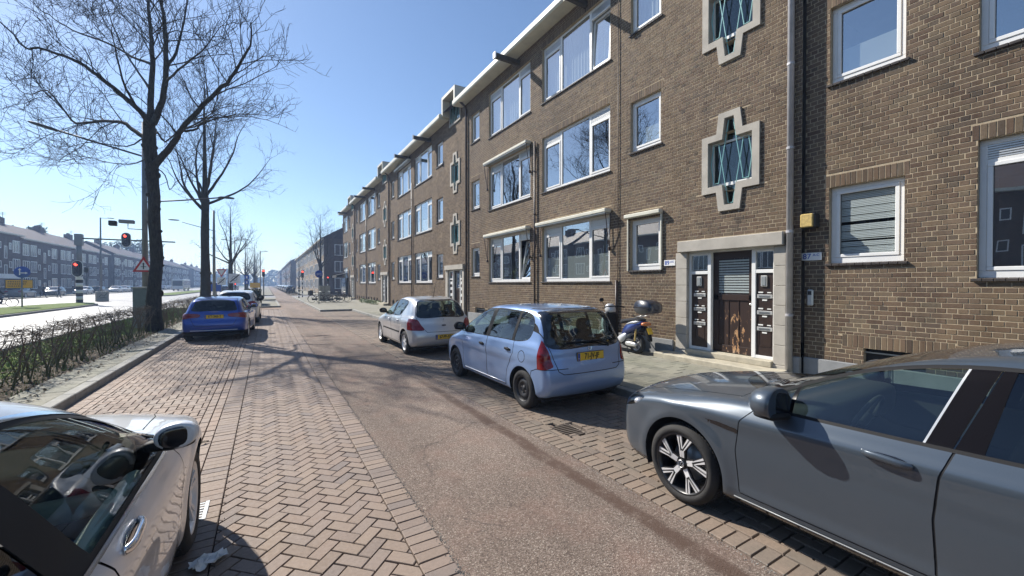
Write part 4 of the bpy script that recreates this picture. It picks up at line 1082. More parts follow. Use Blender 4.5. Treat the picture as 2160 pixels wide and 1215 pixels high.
gb = far_block("pale brick block beyond the side street with a dark windowed end wall", 8.4, -1, 76, 152, 9.6, "pale_far_brick", PAT2, 3.2, depth=10, base=0.05, pitch=11.5, chim=4, group="far blocks on the right of the street")
m = MB(); m.box(0.06, 10.0, -0.06, 0.0, -0.1, 9.6); m.add([(0.0, -0.03, 9.6), (10, -0.03, 9.6), (5, -0.03, 12.7)], [(0, 1, 2)]); m.build("end_wall", "dark_far_brick", gb)
for f in range(3):
    wf, wp = WM["mid"]; w_ = put("window", wf, gb, (2.6, -0.09, 0.95 + f * 2.9), (0, 0, math.pi / 2)); w_.scale = (1, 1.2, 1); put("pane", wp, w_)
far_block("faint brick row with a dark end wall further along on the right", 8.4, -1, 183, 300, 11.0, "dark_far_brick", PAT2, 2.6, base=0.05, pitch=14, chim=5, group="far blocks on the right of the street")
far_block("faintest block closing the view at the far right of the street", 8.0, -1, 330, 430, 11.0, "dark_far_brick", PAT2, 2.6, base=0.05, pitch=20, chim=2, group="far blocks on the right of the street")
# ---------------------------------------------------------------- cars
def catmull(pts, n=8, closed=False):
    P = np.array(pts, float); N = len(P); out = []
    rng = range(N) if closed else range(N - 1)
    for i in rng:
        p0 = P[(i - 1) % N] if closed or i > 0 else 2 * P[0] - P[1]; p1 = P[i]; p2 = P[(i + 1) % N]
        p3 = P[(i + 2) % N] if closed or i < N - 2 else 2 * P[-1] - P[-2]
        # centripetal
        t0 = 0; t1 = t0 + max(np.linalg.norm(p1 - p0), 1e-6) ** .5; t2 = t1 + max(np.linalg.norm(p2 - p1), 1e-6) ** .5; t3 = t2 + max(np.linalg.norm(p3 - p2), 1e-6) ** .5
        for k in range(n):
            t = t1 + (t2 - t1) * k / n
            A1 = (t1 - t) / (t1 - t0) * p0 + (t - t0) / (t1 - t0) * p1; A2 = (t2 - t) / (t2 - t1) * p1 + (t - t1) / (t2 - t1) * p2; A3 = (t3 - t) / (t3 - t2) * p2 + (t - t2) / (t3 - t2) * p3
            B1 = (t2 - t) / (t2 - t0) * A1 + (t - t0) / (t2 - t0) * A2; B2 = (t3 - t) / (t3 - t1) * A2 + (t - t1) / (t3 - t1) * A3
            out.append((t2 - t) / (t2 - t1) * B1 + (t - t1) / (t2 - t1) * B2)
    if not closed: out.append(P[-1])
    return np.array(out)
def sd_poly(u, v, P):
    """signed distance to polygon P (negative inside), vectorised"""
    P = np.asarray(P, float); d = np.full(u.shape, 1e9); s = np.ones(u.shape)
    N = len(P); j = N - 1
    for i in range(N):
        ex, ey = P[j] - P[i]; wx = u - P[i, 0]; wy = v - P[i, 1]
        t = np.clip((wx * ex + wy * ey) / (ex * ex + ey * ey + 1e-12), 0, 1)
        bx = wx - ex * t; by = wy - ey * t; d = np.minimum(d, bx * bx + by * by)
        c1 = v >= P[i, 1]; c2 = v < P[j, 1]; c3 = ex * wy > ey * wx
        s = np.where((c1 & c2 & c3) | (~c1 & ~c2 & ~c3), -s, s); j = i
    return s * np.sqrt(d)
class Grid2:
    def __init__(s, P, h=0.01):
        P = np.asarray(P); s.h = h; s.o = P.min(0) - 0.6; mx = P.max(0) + 0.6
        nx, ny = ((mx - s.o) / h).astype(int) + 2
        U, V = np.meshgrid(s.o[0] + np.arange(nx) * h, s.o[1] + np.arange(ny) * h, indexing='ij'); s.g = sd_poly(U, V, P)
    def __call__(s, u, v):
        a = np.clip((u - s.o[0]) / s.h, 0, s.g.shape[0] - 1.001); b = np.clip((v - s.o[1]) / s.h, 0, s.g.shape[1] - 1.001)
        i = a.astype(int); j = b.astype(int); fa = a - i; fb = b - j; g = s.g
        return (g[i, j] * (1 - fa) + g[i + 1, j] * fa) * (1 - fb) + (g[i, j + 1] * (1 - fa) + g[i + 1, j + 1] * fa) * fb
def smax(a, b, k):
    h = np.maximum(k - np.abs(a - b), 0) / k; return np.maximum(a, b) + h * h * k * 0.25
def smin(a, b, k): return -smax(-a, -b, k)
def sstep(x, a, b):
    t = np.clip((x - a) / (b - a), 0, 1); return t * t * (3 - 2 * t)
def interp(pts):
    P = catmull(pts, 6) if len(pts) > 2 else np.array(pts, float)
    o = np.argsort(P[:, 0]); X, Y = P[o, 0], P[o, 1]
    return lambda v: np.interp(v, X, Y)
class Body:
    """car body as an implicit solid: x lateral, y forward with the front axle at 0, z up"""
    def __init__(s, sp):
        s.sp = sp; W = s.W = sp['W'] / 2
        s.low = Grid2(catmull(sp['low'], 6, True)); s.grn = Grid2(catmull(sp['green'], 6, True))
        s.plan = interp(sp['plan']); s.sec = interp(sp['sec']); s.gsec = interp(sp['gsec']); s.gplan = interp(sp.get('gplan', [(-9, 1), (9, 1)]))
        s.ymax = max(p[0] for p in sp['low']); s.ymin = min(p[0] for p in sp['low'])
    def F(s, P):
        sp = s.sp; x, y, z = np.abs(P[:, 0]), P[:, 1], P[:, 2]; W = s.W; q = (x / W)
        bf, br = sp['bow_f'], sp['bow_r']
        mid = (s.ymax + s.ymin) / 2
        wf = sstep(y, mid + 0.3, s.ymax - 0.1); wr = sstep(-y, -mid + 0.3, -s.ymin - 0.1)
        e = sp.get('bow_e', 2.4)
        y1 = y + bf * wf * q ** e - br * wr * q ** e
        z1 = z + sp['crown'] * q ** 2 * sstep(z, 0.6, 0.9)
        a = s.low(y1, z1)
        bump = 0
        for (yc, rr) in sp['arches']:
            d = np.hypot(y - yc, z - sp['zc']); bump = bump + sp.get('flare', 0.012) * np.exp(-((d - rr - 0.02) / 0.06) ** 2)
        crease = 0
        for (ya, za, yb, zb, amp, wid) in sp.get('creases', []):
            zc = za + (zb - za) * (y - ya) / (yb - ya); m = sstep(y, min(ya, yb) - 0.1, min(ya, yb) + 0.25) * (1 - sstep(y, max(ya, yb) - 0.25, max(ya, yb) + 0.1))
            dz = z - zc; crease = crease + m * amp * np.where(dz > 0, np.exp(-(dz / (wid * 1.6)) ** 2) , np.exp(-(dz / (wid * 2.6)) ** 2))
        b = x - (s.plan(y) * (1 - s.sec(z)) + bump + crease)
        lo = smax(a, b, sp['k'])
        y2 = y + sp['gbow_f'] * sstep(y, mid - 0.4, mid + 0.6) * q ** 2.2 - sp['gbow_r'] * sstep(-y, -mid + 0.2, -mid + 1.2) * q ** 2.2
        z2 = z + sp['gcrown'] * q ** 2
        g = smax(s.grn(y2, z2), x - s.gsec(z) * s.gplan(y), sp['gk'])
        return smin(lo, g, sp.get('uk', 0.025))
    def normal(s, P, h=0.006):
        N = np.zeros_like(P)
        for a in range(3):
            d = np.zeros(3); d[a] = h; N[:, a] = s.F(P + d) - s.F(P - d)
        return N / (np.linalg.norm(N, axis=1, keepdims=True) + 1e-9)
    def mesh(s, res):
        W = s.W; y0, y1 = s.ymin, s.ymax; H = s.sp['H']; zb = 0.12
        X = np.linspace(-W, W, int(2 * W / res)); Y = np.linspace(y0, y1, int((y1 - y0) / res)); Z = np.linspace(zb, H + 0.05, int((H - zb) / res))
        V = []; T = []
        def face(A, B, fn, flip):
            o = len(V); nA, nB = len(A), len(B)
            for a in A:
                for b in B: V.append(fn(a, b))
            for i in range(nA - 1):
                for j in range(nB - 1):
                    q = (o + i * nB + j, o + (i + 1) * nB + j, o + (i + 1) * nB + j + 1, o + i * nB + j + 1)
                    if flip: q = q[::-1]
                    T.append((q[0], q[1], q[2])); T.append((q[0], q[2], q[3]))
        face(X, Y, lambda a, b: (a, b, Z[-1]), False)
        face(Y, Z, lambda a, b: (W, a, b), False); face(Y, Z, lambda a, b: (-W, a, b), True)
        face(X, Z, lambda a, b: (a, y1, b), True); face(X, Z, lambda a, b: (a, y0, b), False)
        Xc = np.linspace(-W, W, 12); Yc = np.linspace(y0, y1, 30); face(Xc, Yc, lambda a, b: (a, b, zb), True)
        V = np.array(V); T = np.array(T)
        m = s.sp.get('core', 0.62); zc = s.sp.get('zcore', 0.72)
        O = np.zeros_like(V); O[:, 1] = np.clip(V[:, 1], y0 + m, y1 - m * 0.9); O[:, 2] = zc
        # spread the ray origins so that side rays start level with the axis
        D = V - O; ln = np.linalg.norm(D, axis=1, keepdims=True); D /= ln
        lo = np.full(len(V), 0.02); hi = np.full(len(V), 1.9)
        ts = np.linspace(0.05, 1.9, 50); found = np.zeros(len(V), bool)
        for t in ts:
            f = s.F(O + D * t); inside = (f < 0) & ~found; lo = np.where(inside, t, lo); newf = (f >= 0) & ~found & (t > 0.3); hi = np.where(newf, t, hi); found |= newf
        for _ in range(16):
            mid_ = (lo + hi) / 2; f = s.F(O + D * mid_[:, None]); lo = np.where(f < 0, mid_, lo); hi = np.where(f < 0, hi, mid_)
        P = O + D * ((lo + hi) / 2)[:, None]
        # weld the seams between the five grids
        key = np.round(P / 1e-4).astype(np.int64); _, inv_first, inv = np.unique(key, axis=0, return_index=True, return_inverse=True)
        P = P[inv_first]; T = inv.reshape(-1)[T]
        T = T[(T[:, 0] != T[:, 1]) & (T[:, 1] != T[:, 2]) & (T[:, 0] != T[:, 2])]
        s.P, s.T = P, T
    def split(s, field):
        P, T = s.P, s.T; g = field(P)
        el = s.sp['res']; g = np.where(np.abs(g) < el * 0.04, 0.0, g)
        sg = np.where(g > 0, 1, np.where(g < 0, -1, 0)); ts = sg[T]
        mixed = (ts.max(1) > 0) & (ts.min(1) < 0)
        keep = T[~mixed]; cut = T[mixed]
        if len(cut) == 0: return
        newP = []; emap = {}; out = []; base = len(P)
        def ev(a, b):
            k = (a, b) if a < b else (b, a)
            if k not in emap:
                t = g[a] / (g[a] - g[b]); emap[k] = base + len(newP); newP.append(P[a] + (P[b] - P[a]) * t)
            return emap[k]
        for tri in cut:
            sgs = [sg[i] for i in tri]
            if 0 in sgs:
                z = sgs.index(0); a, b, c = tri[z], tri[(z + 1) % 3], tri[(z + 2) % 3]; m = ev(b, c); out += [(a, b, m), (a, m, c)]
            else:
                for z in range(3):
                    if sgs[z] != sgs[(z + 1) % 3] and sgs[z] != sgs[(z + 2) % 3]: break
                a, b, c = tri[z], tri[(z + 1) % 3], tri[(z + 2) % 3]; m, n = ev(a, b), ev(a, c); out += [(a, m, n), (m, b, c), (m, c, n)]
        s.P = np.vstack([P, np.array(newP)]); s.T = np.vstack([keep, np.array(out)])
    def project(s):
        for _ in range(2):
            f = s.F(s.P); N = s.normal(s.P, 0.004); s.P = s.P - N * f[:, None] * 0.9
    def finish(s):
        s.N = s.normal(s.P, s.sp.get('nh', 0.008)); s.C = s.P[s.T].mean(1); s.CN = s.N[s.T].mean(1)
    def part(s, name, mask, mat, parent, off=0.0):
        T = s.T[mask]
        if len(T) == 0: return None
        u, inv = np.unique(T, return_inverse=True); T2 = inv.reshape(-1, 3); P = s.P[u] + s.N[u] * off; N = s.N[u]
        # outward winding
        fn = np.cross(P[T2[:, 1]] - P[T2[:, 0]], P[T2[:, 2]] - P[T2[:, 0]]); flip = (fn * N[T2].mean(1)).sum(1) < 0
        T2[flip] = T2[flip][:, ::-1]
        me = bpy.data.meshes.new(name); me.vertices.add(len(P)); me.vertices.foreach_set("co", P.ravel())
        me.loops.add(len(T2) * 3); me.loops.foreach_set("vertex_index", T2.ravel().astype(np.int32))
        me.polygons.add(len(T2)); me.polygons.foreach_set("loop_start", np.arange(0, len(T2) * 3, 3, dtype=np.int32)); me.polygons.foreach_set("loop_total", np.full(len(T2), 3, dtype=np.int32))
        me.update(calc_edges=True); me.validate()
        me.polygons.foreach_set("use_smooth", [True] * len(me.polygons))
        try: me.normals_split_custom_set_from_vertices([tuple(n) for n in N])
        except Exception as e: print("normals", e)
        me.materials.append(M(mat)); return put(name, me, parent)
    def at(s, pts, axis):
        """drop points onto the body from outside: axis 'side' gives (sign, y, z) points, 'rear'/'front' gives (x, z)"""
        out = []
        for p in pts:
            if axis == 'side': o = np.array([p[0] * 1.3, p[1], p[2]]); d = np.array([-p[0], 0, 0.])
            elif axis == 'rear': o = np.array([p[0], s.ymin - 0.3, p[1]]); d = np.array([0, 1., 0])
            elif axis == 'front': o = np.array([p[0], s.ymax + 0.3, p[1]]); d = np.array([0, -1., 0])
            else: o = np.array([p[0], p[1], 2.2]); d = np.array([0, 0, -1.])
            t = np.arange(0, 2.4, 0.004); f = s.F(o + d * t[:, None]); k = np.argmax(f < 0) if (f < 0).any() else 0
            q = o + d * t[k]; n = s.normal(q[None])[0]; out.append((Vector(q), Vector(n)))
        return out

def paint(name, col, metal=0.35, rough=0.38, coat=1.0, flake=True, dust=0.0):
    t = NT(name); o = t.obj(); c = col
    if flake:
        f = t.ramp(t.noise(o, 900, 2), [(0.3, 0.88), (0.7, 1.12)]); c = t.mix(1.0, col, f, 'MULTIPLY')
    if dust > 0:
        sx = t.n("SeparateXYZ"); t.l(o, sx.inputs[0])
        lo = t.n("MapRange", i_1=0.15, i_2=0.6, i_3=1.0, i_4=0.15); t.l(sx.outputs[2], lo.inputs[0])
        d = t.math('MULTIPLY', t.math('MULTIPLY', t.ramp(t.noise(o, 6, 5, 0.7), [(0.35, 0.3), (0.75, 1.0)]), lo.outputs[0]), dust)
        c = t.mix(d, c, (0.20, 0.17, 0.13)); cr = t.math('ADD', t.math('MULTIPLY', d, 0.5), 0.03)
    else: cr = 0.03
    gm = t.n("NewGeometry")
    b = t.n("BsdfPrincipled"); b.inputs["Metallic"].default_value = metal; b.inputs["Roughness"].default_value = rough; b.inputs["Coat Weight"].default_value = coat
    if isinstance(c, tuple): b.inputs[0].default_value = (*c, 1)
    else: t.l(c, b.inputs[0])
    if isinstance(cr, float): b.inputs["Coat Roughness"].default_value = cr
    else: t.l(cr, b.inputs["Coat Roughness"])
    d = t.n("BsdfDiffuse"); d.inputs[0].default_value = (0.03, 0.03, 0.032, 1)       # unpainted inside of the shell
    mx = t.n("MixShader"); t.l(gm.outputs["Backfacing"], mx.inputs[0]); t.l(b.outputs[0], mx.inputs[1]); t.l(d.outputs[0], mx.inputs[2]); t.l(mx.outputs[0], t.out.inputs[0])
    MATS[name] = t.m; return name
simple("tyre", (0.022, 0.021, 0.020), 0.8, bump=0.4, bscale=140, var=0.3, vscale=12)
simple("rim_silver", (0.80, 0.80, 0.80), 0.4, metal=0.4)
simple("rim_dark", (0.015, 0.015, 0.016), 0.35, spec=0.6)
simple("rim_steel", (0.025, 0.025, 0.027), 0.5, metal=0.2, var=0.3, vscale=20)
simple("gloss_black", (0.008, 0.008, 0.010), 0.12, spec=0.6, coat=0.6)
simple("trim_black", (0.012, 0.012, 0.013), 0.65, spec=0.25)
simple("pillar_black", (0.006, 0.005, 0.006), 0.3, spec=0.12)
simple("chrome", (0.75, 0.75, 0.76), 0.12, metal=1.0)
simple("seat_cloth", (0.022, 0.022, 0.025), 0.85)
simple("cabin_plastic", (0.028, 0.028, 0.030), 0.7)
simple("cabin_light", (0.42, 0.43, 0.38), 0.8)
simple("tail_red", (0.20, 0.004, 0.006), 0.15, spec=0.5, coat=0.4, var=0.45, vscale=30)
simple("tail_clear", (0.62, 0.60, 0.60), 0.2, metal=0.5, var=0.3, vscale=40)
simple("tail_amber", (0.55, 0.18, 0.06), 0.2, coat=0.5)
simple("plate_yellow", (0.80, 0.50, 0.03), 0.45, var=0.06, vscale=30)
simple("plate_text", (0.03, 0.02, 0.015), 0.5)
simple("plate_blue", (0.02, 0.07, 0.35), 0.45)

def wheel(parent, x, y, r, wd, style, side, steer=0.0, rimr=None):
    """side=-1 left; wheel centre at (x,y,r); outer face towards side"""
    wroot = put("wheel", None, parent, (x, y, r), (0, 0, steer if side < 0 else math.pi + steer)); wroot.empty_display_size = 0.1
    rr = rimr or r * 0.70; h = wd / 2
    m = MB(); m.smooth = True
    m.lathe([(-h + 0.012, rr - 0.006), (-h - 0.004, rr + 0.010), (-h - 0.006, (r + rr) / 2), (-h + 0.006, r - 0.026), (-h + 0.022, r - 0.007), (-h + 0.05, r), (0, r + 0.002), (h - 0.05, r), (h - 0.02, r - 0.008), (h, r - 0.04), (h, rr)], 56); m.build("tyre", "tyre", wroot)
    m = MB()
    for k in range(64):                                                                # tread blocks
        a = 2 * math.pi * k / 64
        for (xa, xb) in ((-h + 0.035, -h + 0.075), (-0.03, 0.03), (h - 0.075, h - 0.035)):
            M4 = Matrix.Rotation(a, 4, 'X'); m.box(xa, xb, -0.010, 0.010, r - 0.002, r + 0.004, M4)
    m.build("tread", "tyre", wroot)
    m = MB(); m.smooth = True
    m.lathe([(-h + 0.010, rr + 0.002), (-h + 0.004, rr - 0.004), (-h + 0.012, rr - 0.016), (-h + 0.05, rr - 0.03), (h * 0.7, rr - 0.035), (h, rr)], 48); rm = m.build("rim", "rim_dark" if style in ('golf',) else ("rim_steel" if style == 'steel' else "rim_silver"), wroot)
    m = MB(); m.smooth = True; m.lathe([(0.02, 0.0005), (0.02, rr * 0.62), (0.035, rr * 0.62)], 36); m.build("brake_disc", "grille_metal", rm)
    xo = -h + 0.015
    def bar(mb, a0, r0, a1, r1, w0, w1, x0, x1, th=0.012):
        p0 = Vector((x0, math.cos(a0) * r0, math.sin(a0) * r0)); p1 = Vector((x1, math.cos(a1) * r1, math.sin(a1) * r1))
        d = (p1 - p0); n = Vector((1, 0, 0)).cross(d).normalized(); T = Vector((th, 0, 0))
        vs = [p0 - n * w0, p0 + n * w0, p1 + n * w1, p1 - n * w1]; vs = [tuple(v) for v in vs] + [tuple(v + T) for v in vs]
        mb.add(vs, [(0, 1, 2, 3), (4, 7, 6, 5), (0, 4, 5, 1), (1, 5, 6, 2), (2, 6, 7, 3), (3, 7, 4, 0)])
    if style == 'golf':
        m = MB(); sp = MB()
        for k in range(5):
            a = 2 * math.pi * k / 5 + 0.32
            for (m_, w, x, t) in ((sp, 0.0, xo + 0.007, 0.02), (m, 1.0, xo, 0.008)):
                if w == 0:
                    bar(m_, a, 0.035, a + 0.02, rr * 0.50, 0.028, 0.034, x + 0.010, x, t); bar(m_, a + 0.02, rr * 0.45, a - 0.12, rr - 0.01, 0.026, 0.028, x, x, t); bar(m_, a + 0.02, rr * 0.45, a + 0.36, rr - 0.01, 0.024, 0.026, x, x, t)
                else:
                    for sgn in (-1, 1):
                        bar(m_, a + sgn * 0.22, 0.05, a + sgn * 0.085, rr * 0.47, 0.009, 0.012, x + 0.010, x, t)
                    for off in (-0.155, -0.075): bar(m_, a - 0.04 + (0.03 if off > -0.1 else -0.02), rr * 0.44, a + off, rr - 0.008, 0.010, 0.014, x, x, t)
                    for off in (0.31, 0.385): bar(m_, a + 0.06 + (0.05 if off > 0.35 else -0.01), rr * 0.44, a + off, rr - 0.008, 0.009, 0.013, x, x, t)
        sp.build("spoke", "rim_dark", rm); m.build("spoke_face", "rim_silver", rm)
        m = MB(); m.smooth = True; m.lathe([(xo - 0.004, rr + 0.003), (xo - 0.006, rr - 0.004), (xo, rr - 0.010)], 56); m.build("rim_edge", "rim_silver", rm)
        m = MB(); m.smooth = True; m.lathe([(xo - 0.006, 0.0005), (xo - 0.006, 0.030), (xo, 0.036), (xo + 0.02, 0.038)], 28); hc = m.build("hub_cap", "rim_dark", rm)
        m = MB(); pts = [(xo - 0.0075, 0.028 * math.cos(t), 0.028 * math.sin(t)) for t in np.linspace(0, 2 * math.pi, 25)]; m.tube(pts, 0.0016, 4)
        for P in ([(-0.012, 0.022), (0.0, 0.004), (0.012, 0.022)], [(-0.024, 0.010), (-0.012, -0.018), (0.0, 0.0), (0.012, -0.018), (0.024, 0.010)]): m.tube([(xo - 0.0075, u, v) for u, v in P], 0.0017, 4)
        m.build("emblem", "rim_silver", hc)
    elif style == 'steel':
        m = MB(); m.smooth = True
        m.lathe([(xo + 0.035, rr - 0.02), (xo + 0.03, rr * 0.78), (xo + 0.008, rr * 0.66), (xo + 0.004, rr * 0.5), (xo + 0.022, rr * 0.40), (xo + 0.03, rr * 0.25), (xo + 0.015, rr * 0.22), (xo + 0.012, 0.001)], 40); d = m.build("steel_disc", "rim_steel", rm)
        m = MB()
        for k in range(14):
            a = 2 * math.pi * k / 14; m.smooth = False; m.lathe([(xo + 0.0055, 0.0005), (xo + 0.0055, 0.013)], 10, 'X', Matrix.Translation((0.012, math.cos(a) * rr * 0.705, math.sin(a) * rr * 0.705)))
        m.build("slot", "dark_matt", d)
        m = MB()
        for k in range(4):
            a = 2 * math.pi * k / 4 + 0.4; m.lathe([(xo + 0.002, 0.0005), (xo + 0.002, 0.010), (xo + 0.02, 0.012)], 8, 'X', Matrix.Translation((0.008, math.cos(a) * rr * 0.30, math.sin(a) * rr * 0.30)))
        m.build("wheel_nut", "steel", d)
    elif style == 'cap':
        m = MB(); m.smooth = True; m.lathe([(xo + 0.03, 0.0005), (xo + 0.03, rr - 0.01)], 40); m.build("cap_back", "rim_dark", rm)
        m = MB()
        for k in range(6):
            a = 2 * math.pi * k / 6 + 0.2
            bar(m, a, 0.03, a + 0.05, rr * 0.6, 0.020, 0.030, xo + 0.0, xo, 0.012); bar(m, a + 0.05, rr * 0.58, a - 0.05, rr - 0.008, 0.022, 0.020, xo, xo + 0.01, 0.012)
        m.smooth = True; m.lathe([(xo - 0.004, 0.0005), (xo - 0.002, 0.045), (xo + 0.01, 0.055)], 24); m.build("spoke", "rim_silver", rm)
        m = MB(); m.smooth = True; m.lathe([(xo - 0.002, rr), (xo - 0.004, rr - 0.012), (xo + 0.014, rr - 0.024)], 48); m.build("rim_edge", "rim_silver", rm)
    else:
        m = MB(); n = 5 if style == 'five' else 10
        for k in range(n):
            a = 2 * math.pi * k / n + 0.3
            for sg in ((-1, 1) if style == 'five' else (0,)):
                bar(m, a + sg * 0.10, 0.04, a + sg * 0.17, rr - 0.008, 0.012 if n == 5 else 0.009, 0.014 if n == 5 else 0.013, xo + 0.018, xo, 0.016)
        m.smooth = True; m.lathe([(xo, 0.0005), (xo, 0.030), (xo + 0.012, 0.055), (xo + 0.03, 0.06)], 24); m.build("spoke", "rim_silver", rm)
        m = MB(); m.smooth = True; m.lathe([(xo - 0.004, rr + 0.001), (xo - 0.006, rr - 0.006), (xo + 0.004, rr - 0.014)], 48); m.build("rim_edge", "rim_silver", rm)
        m = MB(); m.smooth = True; m.lathe([(xo + 0.035, 0.0005), (xo + 0.035, rr - 0.02)], 30); m.build("wheel_back", "rim_dark", rm)
    return wroot

def rbox(mb, M4, sx, sy, sz, e=0.45, n=16, m_=10):
    """superellipsoid, smooth"""
    vs = []; fs = []
    def p(c, q): return math.copysign(abs(c) ** q, c)
    for i in range(m_ + 1):
        f = -math.pi / 2 + math.pi * i / m_
        for k in range(n):
            t = 2 * math.pi * k / n
            vs.append(tuple(M4 @ Vector((sx * p(math.cos(f), e) * p(math.cos(t), e), sy * p(math.cos(f), e) * p(math.sin(t), e), sz * p(math.sin(f), e)))))
    for i in range(m_):
        for k in range(n): fs.append((i * n + k, i * n + (k + 1) % n, (i + 1) * n + (k + 1) % n, (i + 1) * n + k))
    mb.add(vs, fs)

def cabin(car, b, sp):
    """seats, dashboard, steering wheel and floor seen through the glass"""
    light = sp.get('light_cabin'); W = b.W; y0 = sp['seat_y']; zf = 0.28
    m = MB(); m.box(-W + 0.12, W - 0.12, sp['rear_y'] + 0.25, sp['cowl_y'] + 0.1, 0.17, 0.22); m.build("floor_pan", "dark_matt", car)
    for x in (-0.36, 0.36):
        for (yy, first) in ((y0, True), (y0 - 0.95, False)):
            m = MB(); m.smooth = True
            rbox(m, Matrix.Translation((x, yy + 0.10, 0.50)) @ Matrix.Rotation(rad(6), 4, 'X'), 0.25, 0.28, 0.10, 0.5)
            rbox(m, Matrix.Translation((x, yy - 0.22, 0.80)) @ Matrix.Rotation(rad(16), 4, 'X'), 0.24, 0.085, 0.34, 0.5)
            rbox(m, Matrix.Translation((x, yy - 0.34, 1.205 - (0.04 if sp['H'] < 1.47 else 0))) @ Matrix.Rotation(rad(12), 4, 'X'), 0.12, 0.05, 0.09, 0.6)
            m.build("seat", sp.get('seat_mat', "seat_cloth"), car)
    m = MB(); m.smooth = True; rbox(m, Matrix.Translation((0, sp['cowl_y'] - 0.22, sp['belt'] - 0.07)), W - 0.17, 0.26, 0.11, 0.35, 24); m.build("dashboard", "cabin_plastic", car)
    if light: m = MB(); m.smooth = True; rbox(m, Matrix.Translation((0, sp['cowl_y'] - 0.40, sp['belt'] - 0.14)), W - 0.19, 0.12, 0.055, 0.35, 24); m.build("dash_trim", "cabin_light", car)
    m = MB(); m.smooth = True; c = Vector((-0.36, sp['cowl_y'] - 0.56, sp['belt'] - 0.06)); R = Matrix.Translation(c) @ Matrix.Rotation(rad(-65), 4, 'X')
    m.tube([tuple(R @ Vector((0.18 * math.cos(t), 0.18 * math.sin(t), 0))) for t in np.linspace(0, 2 * math.pi, 29)], 0.015, 8)
    rbox(m, R, 0.07, 0.06, 0.03, 0.7)
    for t in (0.1, math.pi - 0.1, -math.pi / 2): m.tube([tuple(R @ Vector((0.05 * math.cos(t), 0.05 * math.sin(t), 0))), tuple(R @ Vector((0.175 * math.cos(t), 0.175 * math.sin(t), 0)))], 0.014, 6)
    m.build("steering_wheel", "cabin_plastic", car)
    for sx in (-1, 1):
        m = MB(); m.smooth = True; rbox(m, Matrix.Translation((sx * (W - 0.13), (sp['cowl_y'] + sp['rear_y']) / 2 + 0.15, sp['belt'] - (0.12 if light else 0.19))), 0.03, (sp['cowl_y'] - sp['rear_y']) / 2 - 0.45, 0.07 if light else 0.15, 0.3); m.build("door_lining", "cabin_light" if light else "cabin_plastic", car)

def plate(car, b, sp, txt, xc, zc, size=(0.52, 0.115), where='rear', tilt=0.0):
    (p, n), = b.at([(xc, zc)], where)
    g = put("number_plate", None, car, p + Vector((0, -0.012 if where == 'rear' else 0.012, 0)), (tilt, 0, 0)); w_, h_ = size[0] / 2, size[1] / 2
    m = MB(); m.cbox(-w_ - 0.008, w_ + 0.008, 0.001, 0.012, -h_ - 0.008, h_ + 0.008, 0.003); m.build("plate_holder", "black_plastic", g)
    m = MB(); m.cbox(-w_, w_, -0.003, 0.002, -h_, h_, 0.001); m.build("plate", "plate_yellow", g)
    m = MB(); m.box(-w_ + 0.003, -w_ + 0.043, -0.005, -0.002, -h_ + 0.003, h_ - 0.003); m.build("plate_band", "plate_blue", g)
    text_mesh("lettering", "NL", 0.022, "sign_white", g, (-w_ + 0.022, -0.006, -0.025), (rad(90), 0, 0))
    o = text_mesh("lettering", txt, size[1] * 0.98, "plate_text", g, (0.018, -0.0045, 0), (rad(90), 0, 0), bold=0.0032, sx=0.80 if size[0] > 0.4 else 0.6)
    return g

def door_handle(car, b, s, y, z, L, style, mat):
    (p, n), = b.at([(s, y, z)], 'side'); d = Vector((s, 0, 0))
    m = MB(); m.smooth = True
    rbox(m, Matrix.Translation(p + d * 0.001), 0.006, L * 0.42, 0.026, 0.8, 20, 8)
    cup = m.build("handle_recess", "gloss_black", car)
    m = MB(); m.smooth = True
    pts = [p + Vector((s * x, dy, dz)) for x, dy, dz in ((0.004, L / 2, 0.006), (0.026, L / 2 - 0.03, 0.006), (0.034, 0, 0.004), (0.030, -L / 2 + 0.03, 0.0), (0.006, -L / 2, -0.002))]
    P = [Vector(q) for q in catmull([tuple(q) for q in pts], 4)]
    k = len(P)
    for w_ in (0,):
        rs = [0.011 + 0.005 * math.sin(math.pi * i / (k - 1)) for i in range(k)]
        m.tube(P, rs, 10)
    h = m.build("door_handle", mat, car)
    h.data.transform(Matrix.Translation(p) @ Matrix.Diagonal((0.8, 1, 1.35, 1)) @ Matrix.Translation(-p))

def mirror(car, b, s, y, z, mat, size=1.0):
    (p, n), = b.at([(s, y, z)], 'side'); c = p + Vector((s * 0.115, -0.02, 0.06)) 
    m = MB(); m.smooth = True
    R = Matrix.Translation(c) @ Matrix.Rotation(s * rad(8), 4, 'Z') @ Matrix.Rotation(s * rad(-4), 4, 'Y')
    rbox(m, R, 0.118 * size, 0.105 * size, 0.082 * size, 0.95, 28, 18)
    # flatten the rear of the housing
    m.v = [(v[0], max(v[1], c.y - 0.035), v[2]) for v in m.v]
    o = m.build("door_mirror", mat, car)
    m = MB(); m.smooth = True; rbox(m, R @ Matrix.Translation((0, -0.036, 0)), 0.094 * size, 0.006, 0.060 * size, 0.75, 20, 8); m.build("mirror_glass", "gloss_black", o)
    m = MB(); m.smooth = True; rbox(m, Matrix.Translation(p + Vector((s * 0.05, 0.0, 0.015))), 0.075, 0.035, 0.028, 0.7); rbox(m, R @ Matrix.Translation((0, 0.01, -0.055 * size)), 0.095 * size, 0.06 * size, 0.025, 0.7); m.build("mirror_foot", "trim_black", o)

